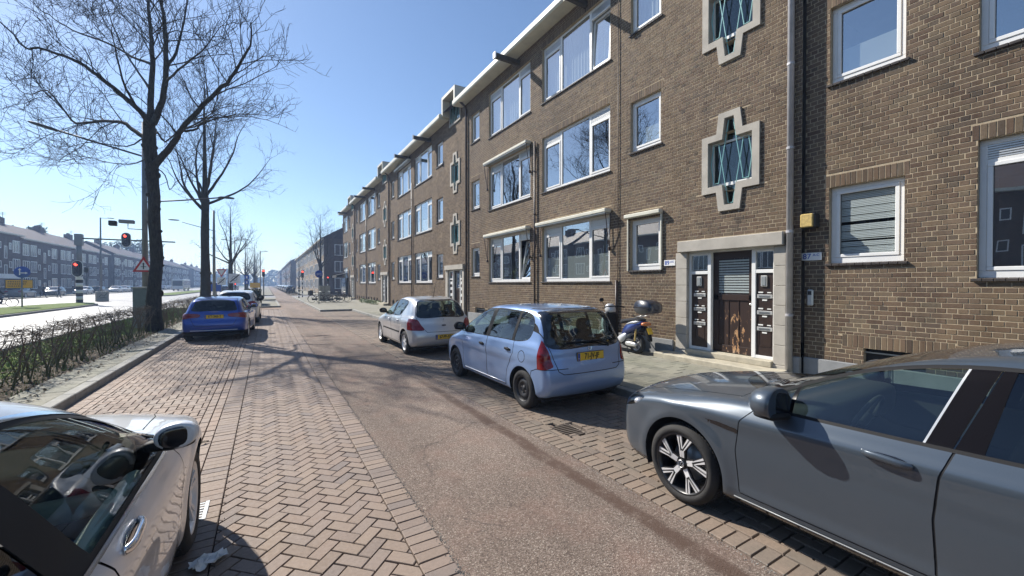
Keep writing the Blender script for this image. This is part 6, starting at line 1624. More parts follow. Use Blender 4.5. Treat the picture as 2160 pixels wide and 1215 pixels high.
def build_307():
    sp = dict(W=1.746, H=1.51, wb=2.608, r=0.312, tw=0.195, track=0.862, rimr=0.205, rim='cap', zc=0.315, arches=[(0.0, 0.36), (-2.608, 0.36)], res=0.034, k=0.10, gk=0.12, uk=0.05,
        crown=0.08, bow_f=0.24, bow_r=0.15, gbow_f=0.16, gbow_r=0.13, gcrown=0.04, belt=0.98, cowl_y=-0.3, seat_y=-1.35, rear_y=-3.34, core=0.55, zcore=0.75,
        low=[(0.70, 0.19), (0.80, 0.28), (0.85, 0.42), (0.84, 0.58), (0.74, 0.72), (0.50, 0.83), (0.1, 0.94), (-0.3, 1.00), (-0.9, 1.03), (-1.6, 1.045), (-2.4, 1.06), (-3.0, 1.06), (-3.17, 0.99), (-3.24, 0.80), (-3.32, 0.62), (-3.34, 0.48), (-3.30, 0.32), (-3.18, 0.24), (-1.6, 0.19), (-0.6, 0.19)],
        green=[(0.1, 0.80), (-0.2, 0.98), (-0.6, 1.18), (-1.0, 1.36), (-1.4, 1.46), (-1.9, 1.505), (-2.4, 1.485), (-2.72, 1.43), (-2.88, 1.36), (-3.06, 1.14), (-3.16, 0.98), (-3.15, 0.8), (-1.6, 0.7)],
        plan=[(0.86, 0.62), (0.70, 0.74), (0.45, 0.82), (0.1, 0.862), (-0.4, 0.871), (-1.5, 0.873), (-2.5, 0.870), (-2.95, 0.845), (-3.33, 0.77)],
        sec=[(0.1, 0.07), (0.25, 0.030), (0.35, 0.010), (0.5, 0.0), (0.66, 0.0), (0.78, 0.008), (0.88, 0.025), (0.96, 0.045), (1.05, 0.08), (1.3, 0.22)],
        gsec=[(0.6, 0.88), (0.92, 0.832), (1.05, 0.790), (1.25, 0.705), (1.42, 0.62), (1.55, 0.55)], gplan=[(0.3, 0.93), (-0.3, 0.97), (-1.0, 1.0), (-2.2, 1.0), (-2.7, 0.96), (-3.1, 0.90)],
        creases=[(0.4, 0.72, -3.1, 0.86, 0.012, 0.04)],
        side_window=[(-0.32, 0.975), (-0.45, 0.965), (-1.2, 0.975), (-1.95, 0.99), (-2.10, 1.01), (-2.34, 1.22), (-2.36, 1.32), (-2.28, 1.375), (-1.9, 1.41), (-1.5, 1.405), (-1.1, 1.34), (-0.7, 1.19)],
        windscreen=[(-0.4, 0.99), (0.66, 0.99), (0.545, 1.41), (-0.4, 1.44)], ws_ymin=-1.4, rear_window=[(-0.66, 1.00), (0.0, 0.985), (0.66, 1.00), (0.64, 1.15), (0.545, 1.385), (0.0, 1.42), (-0.545, 1.385), (-0.64, 1.15)], rw_ymax=-2.6, rw_band=0.03,
        pillars=[((-1.30, -0.10), (-1.42, -0.10))], pillar_mat="trim_black", trim=0.012,
        doors=[[(-0.45, 0.27), (-0.42, 0.60), (-0.44, 0.90), (-0.50, 0.98), (-1.355, 0.98), (-1.345, 0.60), (-1.36, 0.27)], [(-1.365, 0.27), (-1.350, 0.60), (-1.36, 0.98), (-2.22, 1.0), (-2.30, 0.85), (-2.22, 0.66), (-2.12, 0.50), (-2.08, 0.27)]], door_names=["front_door", "rear_door"],
        top_seams=[[(-0.2, 0.62), (0.42, 0.60), (0.62, 0.30), (0.66, -0.22), (-0.2, -0.40)]],
        rear_seams=[[(-0.46, 0.62), (0.46, 0.62), (0.62, 0.80), (0.69, 1.0), (0.60, 1.43), (-0.60, 1.43), (-0.69, 1.0), (-0.62, 0.80)]],
        lamps=[("tail_light", "tail_red", 'rear', [(0.95, 0.93), (0.80, 0.955), (0.66, 0.925), (0.585, 0.80), (0.52, 0.68), (0.70, 0.665), (0.95, 0.70)], lambda P: P[:, 1] + 2.86), ("headlight", "lamp_glass", 'side', [(0.88, 0.66), (0.60, 0.80), (0.20, 0.88), (0.32, 0.76), (0.60, 0.64), (0.88, 0.58)], lambda P: 0.2 - P[:, 1])],
        blacks=[lambda P: np.where((np.abs(P[:, 0]) > 0.6) & (P[:, 1] < -0.45) & (P[:, 1] > -2.2), np.abs(P[:, 2] - 0.555) - 0.020, 0.2)], black_names=["rubbing_strip"], black_mats=["trim_black"],
        mirror=(-0.50, 0.99, "trim_black"), mirror_size=0.95, handles=[(-1.20, 0.84, 0.17), (-2.04, 0.86, 0.17)], paint="paint_silver")
    car, b = build_car("parked_car", "silver hatchback with black rubbing strips and yellow plate 67-PF-XN", sp, (3.95, 13.20, 0), 0)
    plate(car, b, sp, "67-PF-XN", 0.0, 0.49, (0.50, 0.11))
    (p, n), = b.at([(0.0, 0.90)], 'rear'); m = MB(); R = Matrix.Translation(p + n * 0.004)
    T = lambda u, v: tuple(R @ Vector((u, 0, v)))
    m.tube([T(*c) for c in ((-0.03, -0.035), (-0.005, -0.02), (-0.02, 0.005), (-0.005, 0.02), (-0.015, 0.04), (0.01, 0.045), (0.02, 0.03))], 0.006, 6); m.tube([T(-0.005, 0.02), T(0.025, 0.005)], 0.005, 6); m.tube([T(-0.005, -0.015), T(0.02, -0.04)], 0.006, 6); m.build("emblem", "chrome", car)
    (p, n), = b.at([(0.0, 0.775)], 'rear'); m = MB(); m.smooth = True; rbox(m, Matrix.Translation(p), 0.065, 0.012, 0.022, 0.7); m.build("boot_handle", "gloss_black", car)
    m = MB(); a = b.at([(0.0, -2.45)], 'top')[0][0]; m.tube([a, a + Vector((0.0, -0.04, 0.06)), a + Vector((0.0, -0.28, 0.55))], [0.012, 0.006, 0.003], 6); m.build("antenna", "trim_black", car)
    m = MB(); m.tube([(0.16, -3.32, 0.30), (0.16, -3.42, 0.28), (0.16, -3.43, 0.36)], 0.018, 8); m.smooth = True; rbox(m, Matrix.Translation((0.16, -3.43, 0.39)), 0.03, 0.03, 0.03, 1.0); m.build("tow_hook", "trim_black", car)
    return car
def build_audi():
    sp = spec_golf()
    sp.update(W=1.785, H=1.43, wb=2.636, r=0.32, track=0.88, zc=0.32, rim='ten', arches=[(0.0, 0.37), (-2.636, 0.37)], res=0.036, rear_y=-3.46, k=0.075, bow_r=0.14,
        low=[(0.72, 0.19), (0.80, 0.28), (0.84, 0.42), (0.84, 0.60), (0.78, 0.72), (0.55, 0.82), (0.2, 0.90), (-0.2, 0.95), (-0.55, 0.98), (-1.2, 1.0), (-2.2, 1.01), (-3.05, 1.0), (-3.33, 0.955), (-3.40, 0.83), (-3.42, 0.7), (-3.46, 0.56), (-3.44, 0.38), (-3.32, 0.24), (-2.0, 0.19), (-0.6, 0.19), (0.4, 0.19)],
        green=[(-0.05, 0.76), (-0.42, 0.95), (-0.8, 1.13), (-1.2, 1.29), (-1.6, 1.385), (-2.0, 1.42), (-2.5, 1.405), (-2.95, 1.35), (-3.10, 1.30), (-3.26, 1.10), (-3.36, 0.96), (-3.36, 0.8), (-2.0, 0.7)],
        side_window=[(-0.52, 0.945), (-0.62, 0.94), (-1.2, 0.945), (-2.0, 0.96), (-2.75, 0.98), (-3.0, 1.01), (-2.95, 1.09), (-2.75, 1.20), (-2.5, 1.275), (-2.0, 1.325), (-1.6, 1.315), (-1.25, 1.25), (-0.95, 1.14), (-0.7, 1.03)],
        rear_window=[(-0.60, 1.00), (0.0, 0.985), (0.60, 1.00), (0.56, 1.15), (0.49, 1.28), (-0.49, 1.28), (-0.56, 1.15)], rw_ymax=-2.85,
        rear_seams=[[(-0.50, 0.50), (0.50, 0.50), (0.60, 0.70), (0.66, 0.95), (0.58, 1.36), (-0.58, 1.36), (-0.66, 0.95), (-0.60, 0.70)]],
        lamps=[("tail_light", "tail_red", 'rear', [(0.95, 0.90), (0.78, 0.91), (0.36, 0.865), (0.38, 0.80), (0.62, 0.765), (0.95, 0.74)], lambda P: P[:, 1] + 3.08)],
        blacks=[lambda P: np.where(P[:, 2] < 0.36, P[:, 2] - np.where(P[:, 1] < -3.0, 0.33, 0.22), 0.1)], black_names=["lower_bumper"], black_mats=["trim_black"],
        mirror=(-0.78, 0.965, "paint_blue"), mirror_size=1.0, handles=[(-1.38, 0.83, 0.22), (-2.36, 0.85, 0.22)], paint="paint_blue", rear_tint=(-1.60, -0.25), strip=None)
    car, b = build_car("parked_car", "bright blue hatchback parked by the hedge with yellow plate KT-345-T", sp, (-1.30, 19.5, 0), rad(-2.5))
    plate(car, b, sp, "KT-345-T", 0.0, 0.80, (0.50, 0.11))
    m = MB()
    for k in range(4):
        (p, n), = b.at([(-0.075 + k * 0.05, 0.935)], 'rear'); m.tube([tuple(p + n * 0.004 + Vector((0.03 * math.cos(t), 0, 0.03 * math.sin(t)))) for t in np.linspace(0, 6.283, 15)], 0.004, 5)
    m.build("emblem", "chrome", car)
    m = MB(); a = b.at([(x, 0.365) for x in np.linspace(-0.62, 0.62, 9)], 'rear'); m.tube([p + n * 0.004 for p, n in a], 0.011, 6); m.build("bumper_strip", "rim_silver", car)
    return car
CARS = [build_golf(), build_saloon(), build_fit(), build_307(), build_audi()]
# ---------------------------------------------------------------- more cars, far off
def spec_far():
    sp = spec_golf(); sp.update(res=0.07, creases=[], rim='five', doors=[], door_names=[], rear_seams=[], top_seams=[], blacks=[lambda P: np.where(P[:, 2] < 0.40, P[:, 2] - 0.26, 0.1)], black_names=["lower_bumper"], black_mats=["trim_black"], handles=[], glass="car_glass_dark", rear_tint=None, strip=None, pillars=[])
    return sp
paint("paint_dark", (0.03, 0.012, 0.014), 0.2, 0.4); paint("paint_black", (0.012, 0.013, 0.015), 0.2, 0.35); paint("paint_grey_far", (0.16, 0.17, 0.18), 0.4, 0.4)
def far_car(paintn, label, loc, rz):
    sp = spec_far(); sp['paint'] = paintn; sp['mirror'] = (-0.78, 0.985, "trim_black")
    car, b = build_car("parked_car", label, sp, loc, rz); return car
wsp = spec_golf(); wsp.update(res=0.045, creases=[], doors=wsp['doors'], rim='five', H=1.55, paint="paint_white", mirror=(-0.70, 1.0, "trim_black"), glass="car_glass_dark", rear_tint=None, strip=None, rear_glass="car_glass_dark", blacks=[lambda P: np.where(P[:, 2] < 0.40, P[:, 2] - 0.28, 0.1)], black_names=["lower_bumper"], black_mats=["trim_black"])
wcar, _ = build_car("parked_car", "white hatchback with a black mirror half hidden behind the bright blue car", wsp, (-1.15, 25.6, 0), rad(-1)); wcar.scale = (1, 1, 1.06)
protos = [far_car("paint_dark", "dark red hatchback, nearest of the far cars along the right kerb", (4.35, 101.5, 0), 0)]
def recolour(car, paintn):
    for ch in car.children:
        if ch.type == 'MESH' and ch.data.materials and ch.data.materials[0].name.startswith("paint_"):
            ch.data = ch.data.copy(); ch.data.materials[0] = M(paintn)
    return car
GR = "far cars parked along the right kerb"; protos[0]["group"] = GR
p1 = recolour(copy_tree(protos[0], (4.3, 107.5, 0), 0.0, "black car parked just beyond the dark red hatchback on the right"), "paint_black")
p2 = recolour(copy_tree(protos[0], (4.35, 114.0, 0), 0.0, "pale car third in the far row along the right kerb"), "paint_white")
ORD = ["fourth", "fifth", "sixth", "seventh", "eighth", "ninth", "tenth", "eleventh", "twelfth", "thirteenth"]
ORD0 = ["first", "second", "third"] + ORD
cols = [p1, p2, protos[0]]
for k in range(9):
    y = 121 + k * 7.2
    copy_tree(cols[k % 3], (4.3 + random.uniform(-0.1, 0.1), y, 0), 0.0, ORD[k] + " car from the near end of the hazy row along the right kerb")
GL = "cars parked before the blocks across the main road"
gl = [recolour(copy_tree(protos[0]), "paint_grey_far"), recolour(copy_tree(protos[0]), "paint_white"), recolour(copy_tree(protos[0]), "paint_black")]
spots = [(82, 0), (89, 2), (101, 1), (112, 2), (119, 1), (125, 1), (132, 0), (140, 2), (148, 0), (156, 1), (165, 2), (174, 0)]
lab = "parked car before the dark blocks across the main road"
for i, (y, k) in enumerate(spots):
    c = copy_tree(gl[k], (-28.2, y, 0), math.pi if i % 3 else 0.0, ORD0[i] + " parked car from the left before the dark blocks across the main road"); c["group"] = GL
for g_ in gl:
    for ch in list(g_.children_recursive): bpy.data.objects.remove(ch)
    bpy.data.objects.remove(g_)
for i, (x, y, k) in enumerate(((-8.4, 118, 2), (-11.2, 132, 1), (-8.2, 150, 1))):
    c = copy_tree(cols[k], (x, y, 0), 0.0, ("pale car driving away beside the traffic island", "dark car in the far lane of the main road, hazy", "dark car furthest along the main road")[i]); c["group"] = "cars driving on the main road"; c.name = "driving_car"
# coach
t = thing("coach", "cream and dark coach coming along the far carriageway", "coach", (-20.5, 140, 0))
m = MB(); m.cbox(-1.25, 1.25, 0, 11.5, 0.35, 3.15, 0.18); m.build("body", "window_white", t)
m = MB(); m.box(-1.05, 1.05, -0.03, 0.0, 1.35, 2.75); m.build("windscreen", "far_pane", t)
for k in range(5): m = MB(); m.box(1.25, 1.27, 0.5 + k * 2.2, 2.5 + k * 2.2, 1.5, 2.7); m.build("side_window", "far_pane", t)
m = MB(); m.box(-1.27, 1.27, 0.15, 11.3, 0.34, 1.1); m.build("skirt", "paint_dark", t)
for y in (2.2, 8.6):
    for s in (-1, 1): m = MB(); m.smooth = True; m.lathe([(-0.15, 0.001), (-0.15, 0.48), (0.15, 0.48), (0.15, 0.001)], 20, 'X', Matrix.Translation((s * 1.13, y, 0.48))); m.build("wheel", "tyre", t)
# ---------------------------------------------------------------- poles, lights, signs
def pole(mb, x, y, z0, z1, r0, r1=None, n=12): mb.smooth = True; mb.tube([(x, y, z0), (x, y, z1)], [r0, r1 or r0], n); mb.smooth = False
FACE = rad(-YAW)
def signal_head(parent, x, y, z, rz, board=True, scale=1.0, lamps=3):
    h = put("signal_head", None, parent, (x, y, z), (0, 0, rz)); h.scale = (scale,) * 3
    if board:
        P = []
        for k in range(24):
            t = 2 * math.pi * k / 24; P.append((0.33 * math.cos(t), 0.33 * math.sin(t) + (0.28 if math.sin(t) > 0 else -0.28)))
        m = MB(); m.prism([(u * 1.0, v * 1.0) for u, v in P], lambda u, v, d: (u, d, v), 0.03, 0.06); m.build("backboard", "sign_black", h, fix=True)
        m = MB(); m.ringprism([(u * 1.0, v) for u, v in P], [(u * .90, v * .945) for u, v in P], lambda u, v, d: (u, d, v), 0.02, 0.065); m.build("white_border", "sign_white", h)
    m = MB(); m.cbox(-0.15, 0.15, -0.12, 0.03, -0.48, 0.48, 0.03); m.build("housing", "sign_black", h)
    for k in range(3):
        zz = 0.30 - k * 0.30; m = MB(); m.smooth = True; m.lathe([(-0.135, 0.0005), (-0.13, 0.10)], 20, 'Y', Matrix.Translation((0, 0, zz))); m.build("lamp", "red_lamp" if k == 0 else "dark_matt", h)
        m = MB(); vs = []
        for j in range(9):
            a = math.pi * j / 8; vs += [(0.115 * math.cos(a), -0.12, zz + 0.115 * math.sin(a)), (0.115 * math.cos(a), -0.30, zz + 0.10 * math.sin(a))]
        m.add(vs, [(2 * j, 2 * j + 1, 2 * j + 3, 2 * j + 2) for j in range(8)]); m.build("visor", "sign_black", h)
    return h
def banded(parent, x, y, z0, z1, r, n, first_dark=True):
    st = (z1 - z0) / n
    for k in range(n):
        m = MB(); pole(m, x, y, z0 + k * st, z0 + (k + 1) * st, r, n=18); m.build("pole_band", "sign_black" if (k % 2 == 0) == first_dark else "sign_white", parent)
# tall lamp column in the hedge with camera, triangle sign and cabinet beside it
px, py = -4.25, 22.0
t = thing("street_lamp", "tall grey lamp column beside the large bare tree, long arm over the road", "street lamp", (px, py, 0.05))
m = MB(); pole(m, 0, 0, 0, 1.5, 0.115, 0.115, 16); pole(m, 0, 0, 1.5, 8.4, 0.105, 0.07, 16); m.build("column", "pole_galv", t)
m = MB(); m.smooth = True; m.tube([(0, 0, 7.0), (-1.4, 0.1, 7.35), (-2.5, 0.1, 7.62)], 0.035, 8); m.build("arm", "pole_dark", t)
m = MB(); m.smooth = True; rbox(m, Matrix.Translation((-2.85, 0.1, 7.70)) @ Matrix.Rotation(rad(14), 4, 'Y'), 0.42, 0.12, 0.055, 0.7); m.build("lamp_head", "pole_dark", t)
m = MB(); m.smooth = True; m.tube([(0, 0, 5.15), (1.2, 0, 5.35), (2.5, 0, 5.6)], 0.03, 8); rbox(m, Matrix.Translation((2.75, 0, 5.63)), 0.3, 0.09, 0.045, 0.7); m.build("second_arm", "pole_dark", t)
m = MB(); m.tube([(0, 0, 4.02), (-0.5, -0.05, 4.02), (-0.5, -0.05, 4.22)], 0.018, 6); m.build("camera_bracket", "pole_galv", t)
m = MB(); m.cbox(-0.75, -0.28, -0.22, -0.05, 4.22, 4.36, 0.02); c_ = m.build("camera", "sign_back", t)
m = MB(); m.cbox(-1.05, -0.82, -0.20, 0.02, 4.10, 4.30, 0.02); m.build("infrared_lamp", "sign_black", t)
s_ = put("warning_sign", None, t, (-0.02, -0.16, 2.50), (0, 0, FACE * 0.4))
tri = lambda r: [(r * math.cos(a), r * math.sin(a)) for a in (math.pi / 2, math.pi * 7 / 6, math.pi * 11 / 6)]
m = MB(); m.prism(tri(0.42), lambda u, v, d: (u, d, v), 0, 0.012); m.build("sign_plate", "sign_red", s_, fix=True)
m = MB(); m.prism(tri(0.28), lambda u, v, d: (u, d, v), -0.004, 0.0); m.build("sign_face", "sign_white", s_, fix=True)
m = MB(); m.box(-0.018, 0.018, -0.008, -0.005, -0.10, 0.13); m.box(-0.09, 0.09, -0.0078, -0.0048, -0.01, 0.012); m.add([(-0.045, -0.007, 0.10), (0.045, -0.007, 0.10), (0, -0.007, 0.17)], [(0, 1, 2)]); m.build("symbol", "sign_black", s_)
t = thing("control_cabinet", "grey control cabinet standing in the hedge at the lamp column", "cabinet", (-4.22, 21.55, 0.05), rad(-12))
m = MB(); m.cbox(-0.27, 0.27, -0.2, 0.2, 0, 1.62, 0.015); m.build("housing", "cabinet_green", t); m = MB(); m.cbox(-0.30, 0.30, -0.23, 0.23, 1.62, 1.68, 0.01); m.build("cap", "cabinet_grey", t)
m = MB(); m.box(0.12, 0.15, -0.215, -0.20, 0.8, 0.95); m.build("lock", "sign_black", t)
# median traffic light with mast arm
t = thing("traffic_light", "traffic light with white-edged board on a banded post at the tip of the grass median", "traffic light", (-14.75, 52.6, 0.1))
banded(t, 0, 0, 0, 2.75, 0.24, 9); m = MB(); pole(m, 0, 0, 2.75, 6.3, 0.20, 0.19, 16); m.cbox(-0.26, 0.26, -0.26, 0.26, 5.3, 6.35, 0.03); m.build("mast", "sign_back", t)
m = MB(); m.box(0.2, 6.9, -0.06, 0.06, 5.90, 6.02); m.build("mast_arm", "pole_dark", t)
signal_head(t, -0.05, -0.34, 3.15, FACE * 0.4, scale=1.25); signal_head(t, 3.25, -0.2, 5.98, FACE * 0.4, scale=1.15)
m = MB(); m.cbox(0.35, 0.6, -0.1, 0.15, 2.8, 3.3, 0.02); m.build("push_unit", "sign_black", t)
# yellow route board on the median
t = thing("yellow_sign", "yellow text board on a thin post on the grass median at the left edge", "road sign", (-15.4, 44.2, 0.1))
m = MB(); pole(m, 0, 0, 0, 3.0, 0.045); m.build("post", "pole_galv", t)
b_ = put("sign_board", None, t, (-0.1, -0.07, 1.75), (0, 0, rad(40)), (0.88, 1, 0.95))
m = MB(); m.cbox(-0.80, 0.80, 0, 0.03, -0.34, 0.34, 0.01); m.build("board", "sign_black", b_); m = MB(); m.cbox(-0.76, 0.76, -0.006, 0.0, -0.30, 0.30, 0.002); m.build("board_face", "yellow_sign", b_)
for k, (w_, z) in enumerate(((0.55, 0.16), (0.50, 0.0), (0.42, -0.16))):
    m = MB(); x = -0.66
    while x < -0.66 + 2 * w_: l = random.uniform(0.05, 0.12); m.box(x, x + l, -0.011, -0.007, z - 0.035, z + 0.035); x += l + 0.035
    m.build("text_line", "sign_black", b_)
b_ = put("round_sign", None, t, (0.05, -0.07, 2.62), (0, 0, rad(38)))
m = MB(); m.smooth = True; m.lathe([(0.0, 0.0005), (0.0, 0.42), (0.02, 0.42), (0.02, 0.0005)], 32, 'Y'); m.build("sign_plate", "sign_blue", b_)
m = MB(); m.box(-0.16, -0.10, -0.008, -0.003, -0.22, 0.18); m.add([(-0.22, -0.006, 0.16), (-0.04, -0.006, 0.16), (-0.13, -0.006, 0.29)], [(0, 1, 2)]); m.box(-0.10, 0.16, -0.008, -0.003, -0.09, -0.03); m.add([(0.14, -0.006, -0.15), (0.28, -0.006, -0.06), (0.14, -0.006, 0.03)], [(0, 1, 2)]); m.build("arrow", "sign_white", b_)
# pale box on the far side, further lamps
t = thing("utility_box", "pale graffiti-marked box standing on the carriageway edge beyond the median tip", "utility box", (-15.1, 60.0, -0.03), rad(25))
m = MB(); m.cbox(-0.48, 0.48, -0.3, 0.3, 0, 1.08, 0.03); m.build("housing", "cabinet_grey", t)
m = MB(); m.tube([(-0.3, -0.305, 0.5), (-0.1, -0.305, 0.75), (0.1, -0.305, 0.55), (0.3, -0.305, 0.9)], 0.02, 4); m.tube([(-0.2, -0.305, 0.4), (0.2, -0.305, 0.45)], 0.02, 4); m.build("graffiti", "sign_black", t)
def lamp(x, y, h, arms, label, r=0.08):
    t = thing("street_lamp", label, "street lamp", (x, y, 0.0))
    m = MB(); pole(m, 0, 0, 0, h, r * 1.2, r * 0.8, 12); m.build("column", "pole_galv", t)
    for (dx, dz, z) in arms:
        m = MB(); m.smooth = True; m.tube([(0, 0, z), (dx * 0.8, 0, z + dz * 0.8)], 0.03, 6); m.build("arm", "pole_dark", t)
        m = MB(); m.smooth = True; rbox(m, Matrix.Translation((dx, 0, z + dz)), 0.36, 0.1, 0.05, 0.7); m.build("lamp_head", "pole_dark", t)
    return t
lamp(-3.75, 42, 8.0, ((-2.6, 0.7, 6.3),), "grey lamp column with one arm behind the second bare tree", 0.1)
lamp(-3.9, 71, 8.6, ((1.3, 0.3, 8.1), (-1.3, 0.3, 7.9)), "lamp column with two short arms behind the third bare tree")
lamp(-17.2, 68, 9.9, ((0.9, 0.05, 9.85),), "slim dark lamp column rising before the roofs across the road", 0.09)
lamp(-0.9, 82, 7.5, ((0.8, 0.1, 7.4),), "thin dark column near the clipped hedge, far down the street")
def post_sign(x, y, label, parts, h=2.9, rz=FACE * 0.5):
    t = thing("road_sign", label, "road sign", (x, y, 0.08)); m = MB(); pole(m, 0, 0, 0, h, 0.035); m.build("post", "pole_galv", t)
    for kind, z, s in parts:
        g = put("sign", None, t, (0, -0.06, z), (0, 0, rz))
        if kind == 'yield':
            m = MB(); m.prism([(-u, -v) for u, v in tri(s)], lambda u, v, d: (u, d, v), 0, 0.012); m.build("sign_plate", "sign_red", g, fix=True); m = MB(); m.prism([(-u, -v) for u, v in tri(s * 0.66)], lambda u, v, d: (u, d, v), -0.004, 0); m.build("sign_face", "sign_white", g, fix=True)
        elif kind == 'zone':
            m = MB(); m.cbox(-s, s, 0, 0.02, -s, s, 0.005); m.build("sign_plate", "sign_white", g)
            m = MB(); m.add([(-s * .85, -0.004, -s * .7), (-s * .7, -0.004, -s * .85), (s * .85, -0.004, s * .7), (s * .7, -0.004, s * .85)], [(0, 1, 2, 3)]); m.build("sign_bar", "sign_black", g)
            m = MB(); m.tube([(s * .45 * math.cos(a), -0.004, s * .45 * math.sin(a)) for a in np.linspace(0, 6.283, 17)], s * 0.05, 4); m.build("sign_ring", "sign_back", g)
        elif kind == 'blue':
            m = MB(); m.smooth = True; m.lathe([(0.0, 0.0005), (0.0, s), (0.015, s), (0.015, 0.0005)], 32, 'Y'); m.build("sign_plate", "sign_blue", g)
            m = MB()
            for cx in (-0.5, 0.5): m.tube([(cx * s * 1.0 + 0.26 * s * math.cos(a), -0.006, -0.18 * s + 0.26 * s * math.sin(a)) for a in np.linspace(0, 6.283, 17)], 0.008, 4)
            for P in ([(-0.5, -0.18), (-0.22, 0.2), (0.28, 0.2), (0.5, -0.18)], [(-0.22, 0.2), (0.0, -0.18), (0.28, 0.2)], [(-0.5, -0.18), (0.0, -0.18)], [(0.28, 0.2), (0.22, 0.36), (0.36, 0.36)], [(-0.22, 0.2), (-0.26, 0.3)]): m.tube([(u * s, -0.006, v * s) for u, v in P], 0.008, 4)
            m.build("bicycle_symbol", "sign_white", g)
        elif kind == 'square': m = MB(); m.cbox(-s, s, 0, 0.015, -s, s, 0.004); m.build("sign_plate", "sign_blue", g); m = MB(); m.box(-s * .3, s * .3, -0.004, -0.001, -s * .55, s * .5); m.build("symbol", "sign_white", g)
    return t
post_sign(-3.75, 48.5, "give-way triangle above a square zone sign beside the second bare tree", (('yield', 2.95, 0.52), ('zone', 2.05, 0.36)), 3.1)
post_sign(-2.9, 52.0, "square end-of-zone sign with a black diagonal, right of the third tree trunk", (('zone', 2.35, 0.50),), 2.6, rad(-4))
post_sign(-2.3, 66.0, "small blue square signs on a thick post near the clipped hedge", (('square', 2.7, 0.28), ('square', 2.0, 0.25)), 3.0)
post_sign(3.85, 38.4, "round blue bicycle path sign on a post in front of the parked bicycles", (('blue', 2.63, 0.31),), 2.85)
t = thing("litter_bin", "bright blue box on a post at the roadside left of the give-way sign", "bin", (-4.3, 50.0, 0.0)); m = MB(); m.cbox(-0.42, 0.42, -0.3, 0.3, 1.1, 1.95, 0.03); m.build("box", "sign_blue", t); m = MB(); m.cbox(-0.4, 0.4, -0.25, 0.25, 0, 0.75, 0.02); m.build("foot", "sign_black", t); m = MB(); pole(m, 0, 0, 0.7, 1.15, 0.06); m.build("post", "sign_white", t)
def small_light(x, y, label, h=2.9, sc=0.9, post='band'):
    t = thing("traffic_light", label, "traffic light", (x, y, 0.05)); t["group"] = "traffic lights at the crossing"
    if post == 'band': banded(t, 0, 0, 0, h - 0.5, 0.07, 9)
    else: m = MB(); pole(m, 0, 0, 0, h - 0.4, 0.07); m.build("post", "pole_galv", t)
    signal_head(t, 0, -0.1, h, 0, board=False, scale=sc); return t
small_light(4.05, 60.0, "red traffic light on a black and white banded post left of the blue bicycle sign", 3.1, 1.0)
small_light(7.4, 62.5, "small red traffic light in front of the dark end wall", 2.5, 0.7)
small_light(-0.3, 57.0, "red traffic light on the left island beside the clipped hedge", 3.1, 0.9, 'plain')
small_light(-3.2, 58.5, "low red signal on a banded post between the two zone signs", 1.6, 0.6)
t = thing("bollard", "black and white banded bollard left of the red traffic light", "bollard", (3.45, 57.0, 0.05)); banded(t, 0, 0, 0, 1.25, 0.09, 6); m = MB(); m.smooth = True; rbox(m, Matrix.Translation((0, 0, 1.3)), 0.12, 0.12, 0.1, 0.8); m.build("cap", "sign_black", t)
t = thing("construction_sign", "yellow board leaning by the parked cars in the distance", "road sign", (-1.6, 78, 0.05)); m = MB(); m.cbox(-0.7, 0.7, 0, 0.05, 1.2, 2.0, 0.02); m.build("board", "yellow_sign", t); m = MB(); m.box(-0.4, -0.34, 0, 0.05, 0, 1.2); m.box(0.34, 0.4, 0, 0.05, 0, 1.2); m.build("frame_leg", "pole_galv", t)
t = thing("utility_cabinet", "stone grey utility cabinet behind the parked bicycles", "cabinet", (5.1, 45.5, 0.12)); m = MB(); m.cbox(-0.5, 0.5, -0.2, 0.2, 0, 1.55, 0.02); m.build("housing", "cabinet_grey", t); m = MB(); m.box(-0.01, 0.01, -0.206, -0.2, 0.1, 1.45); m.build("door_gap", "sign_black", t)
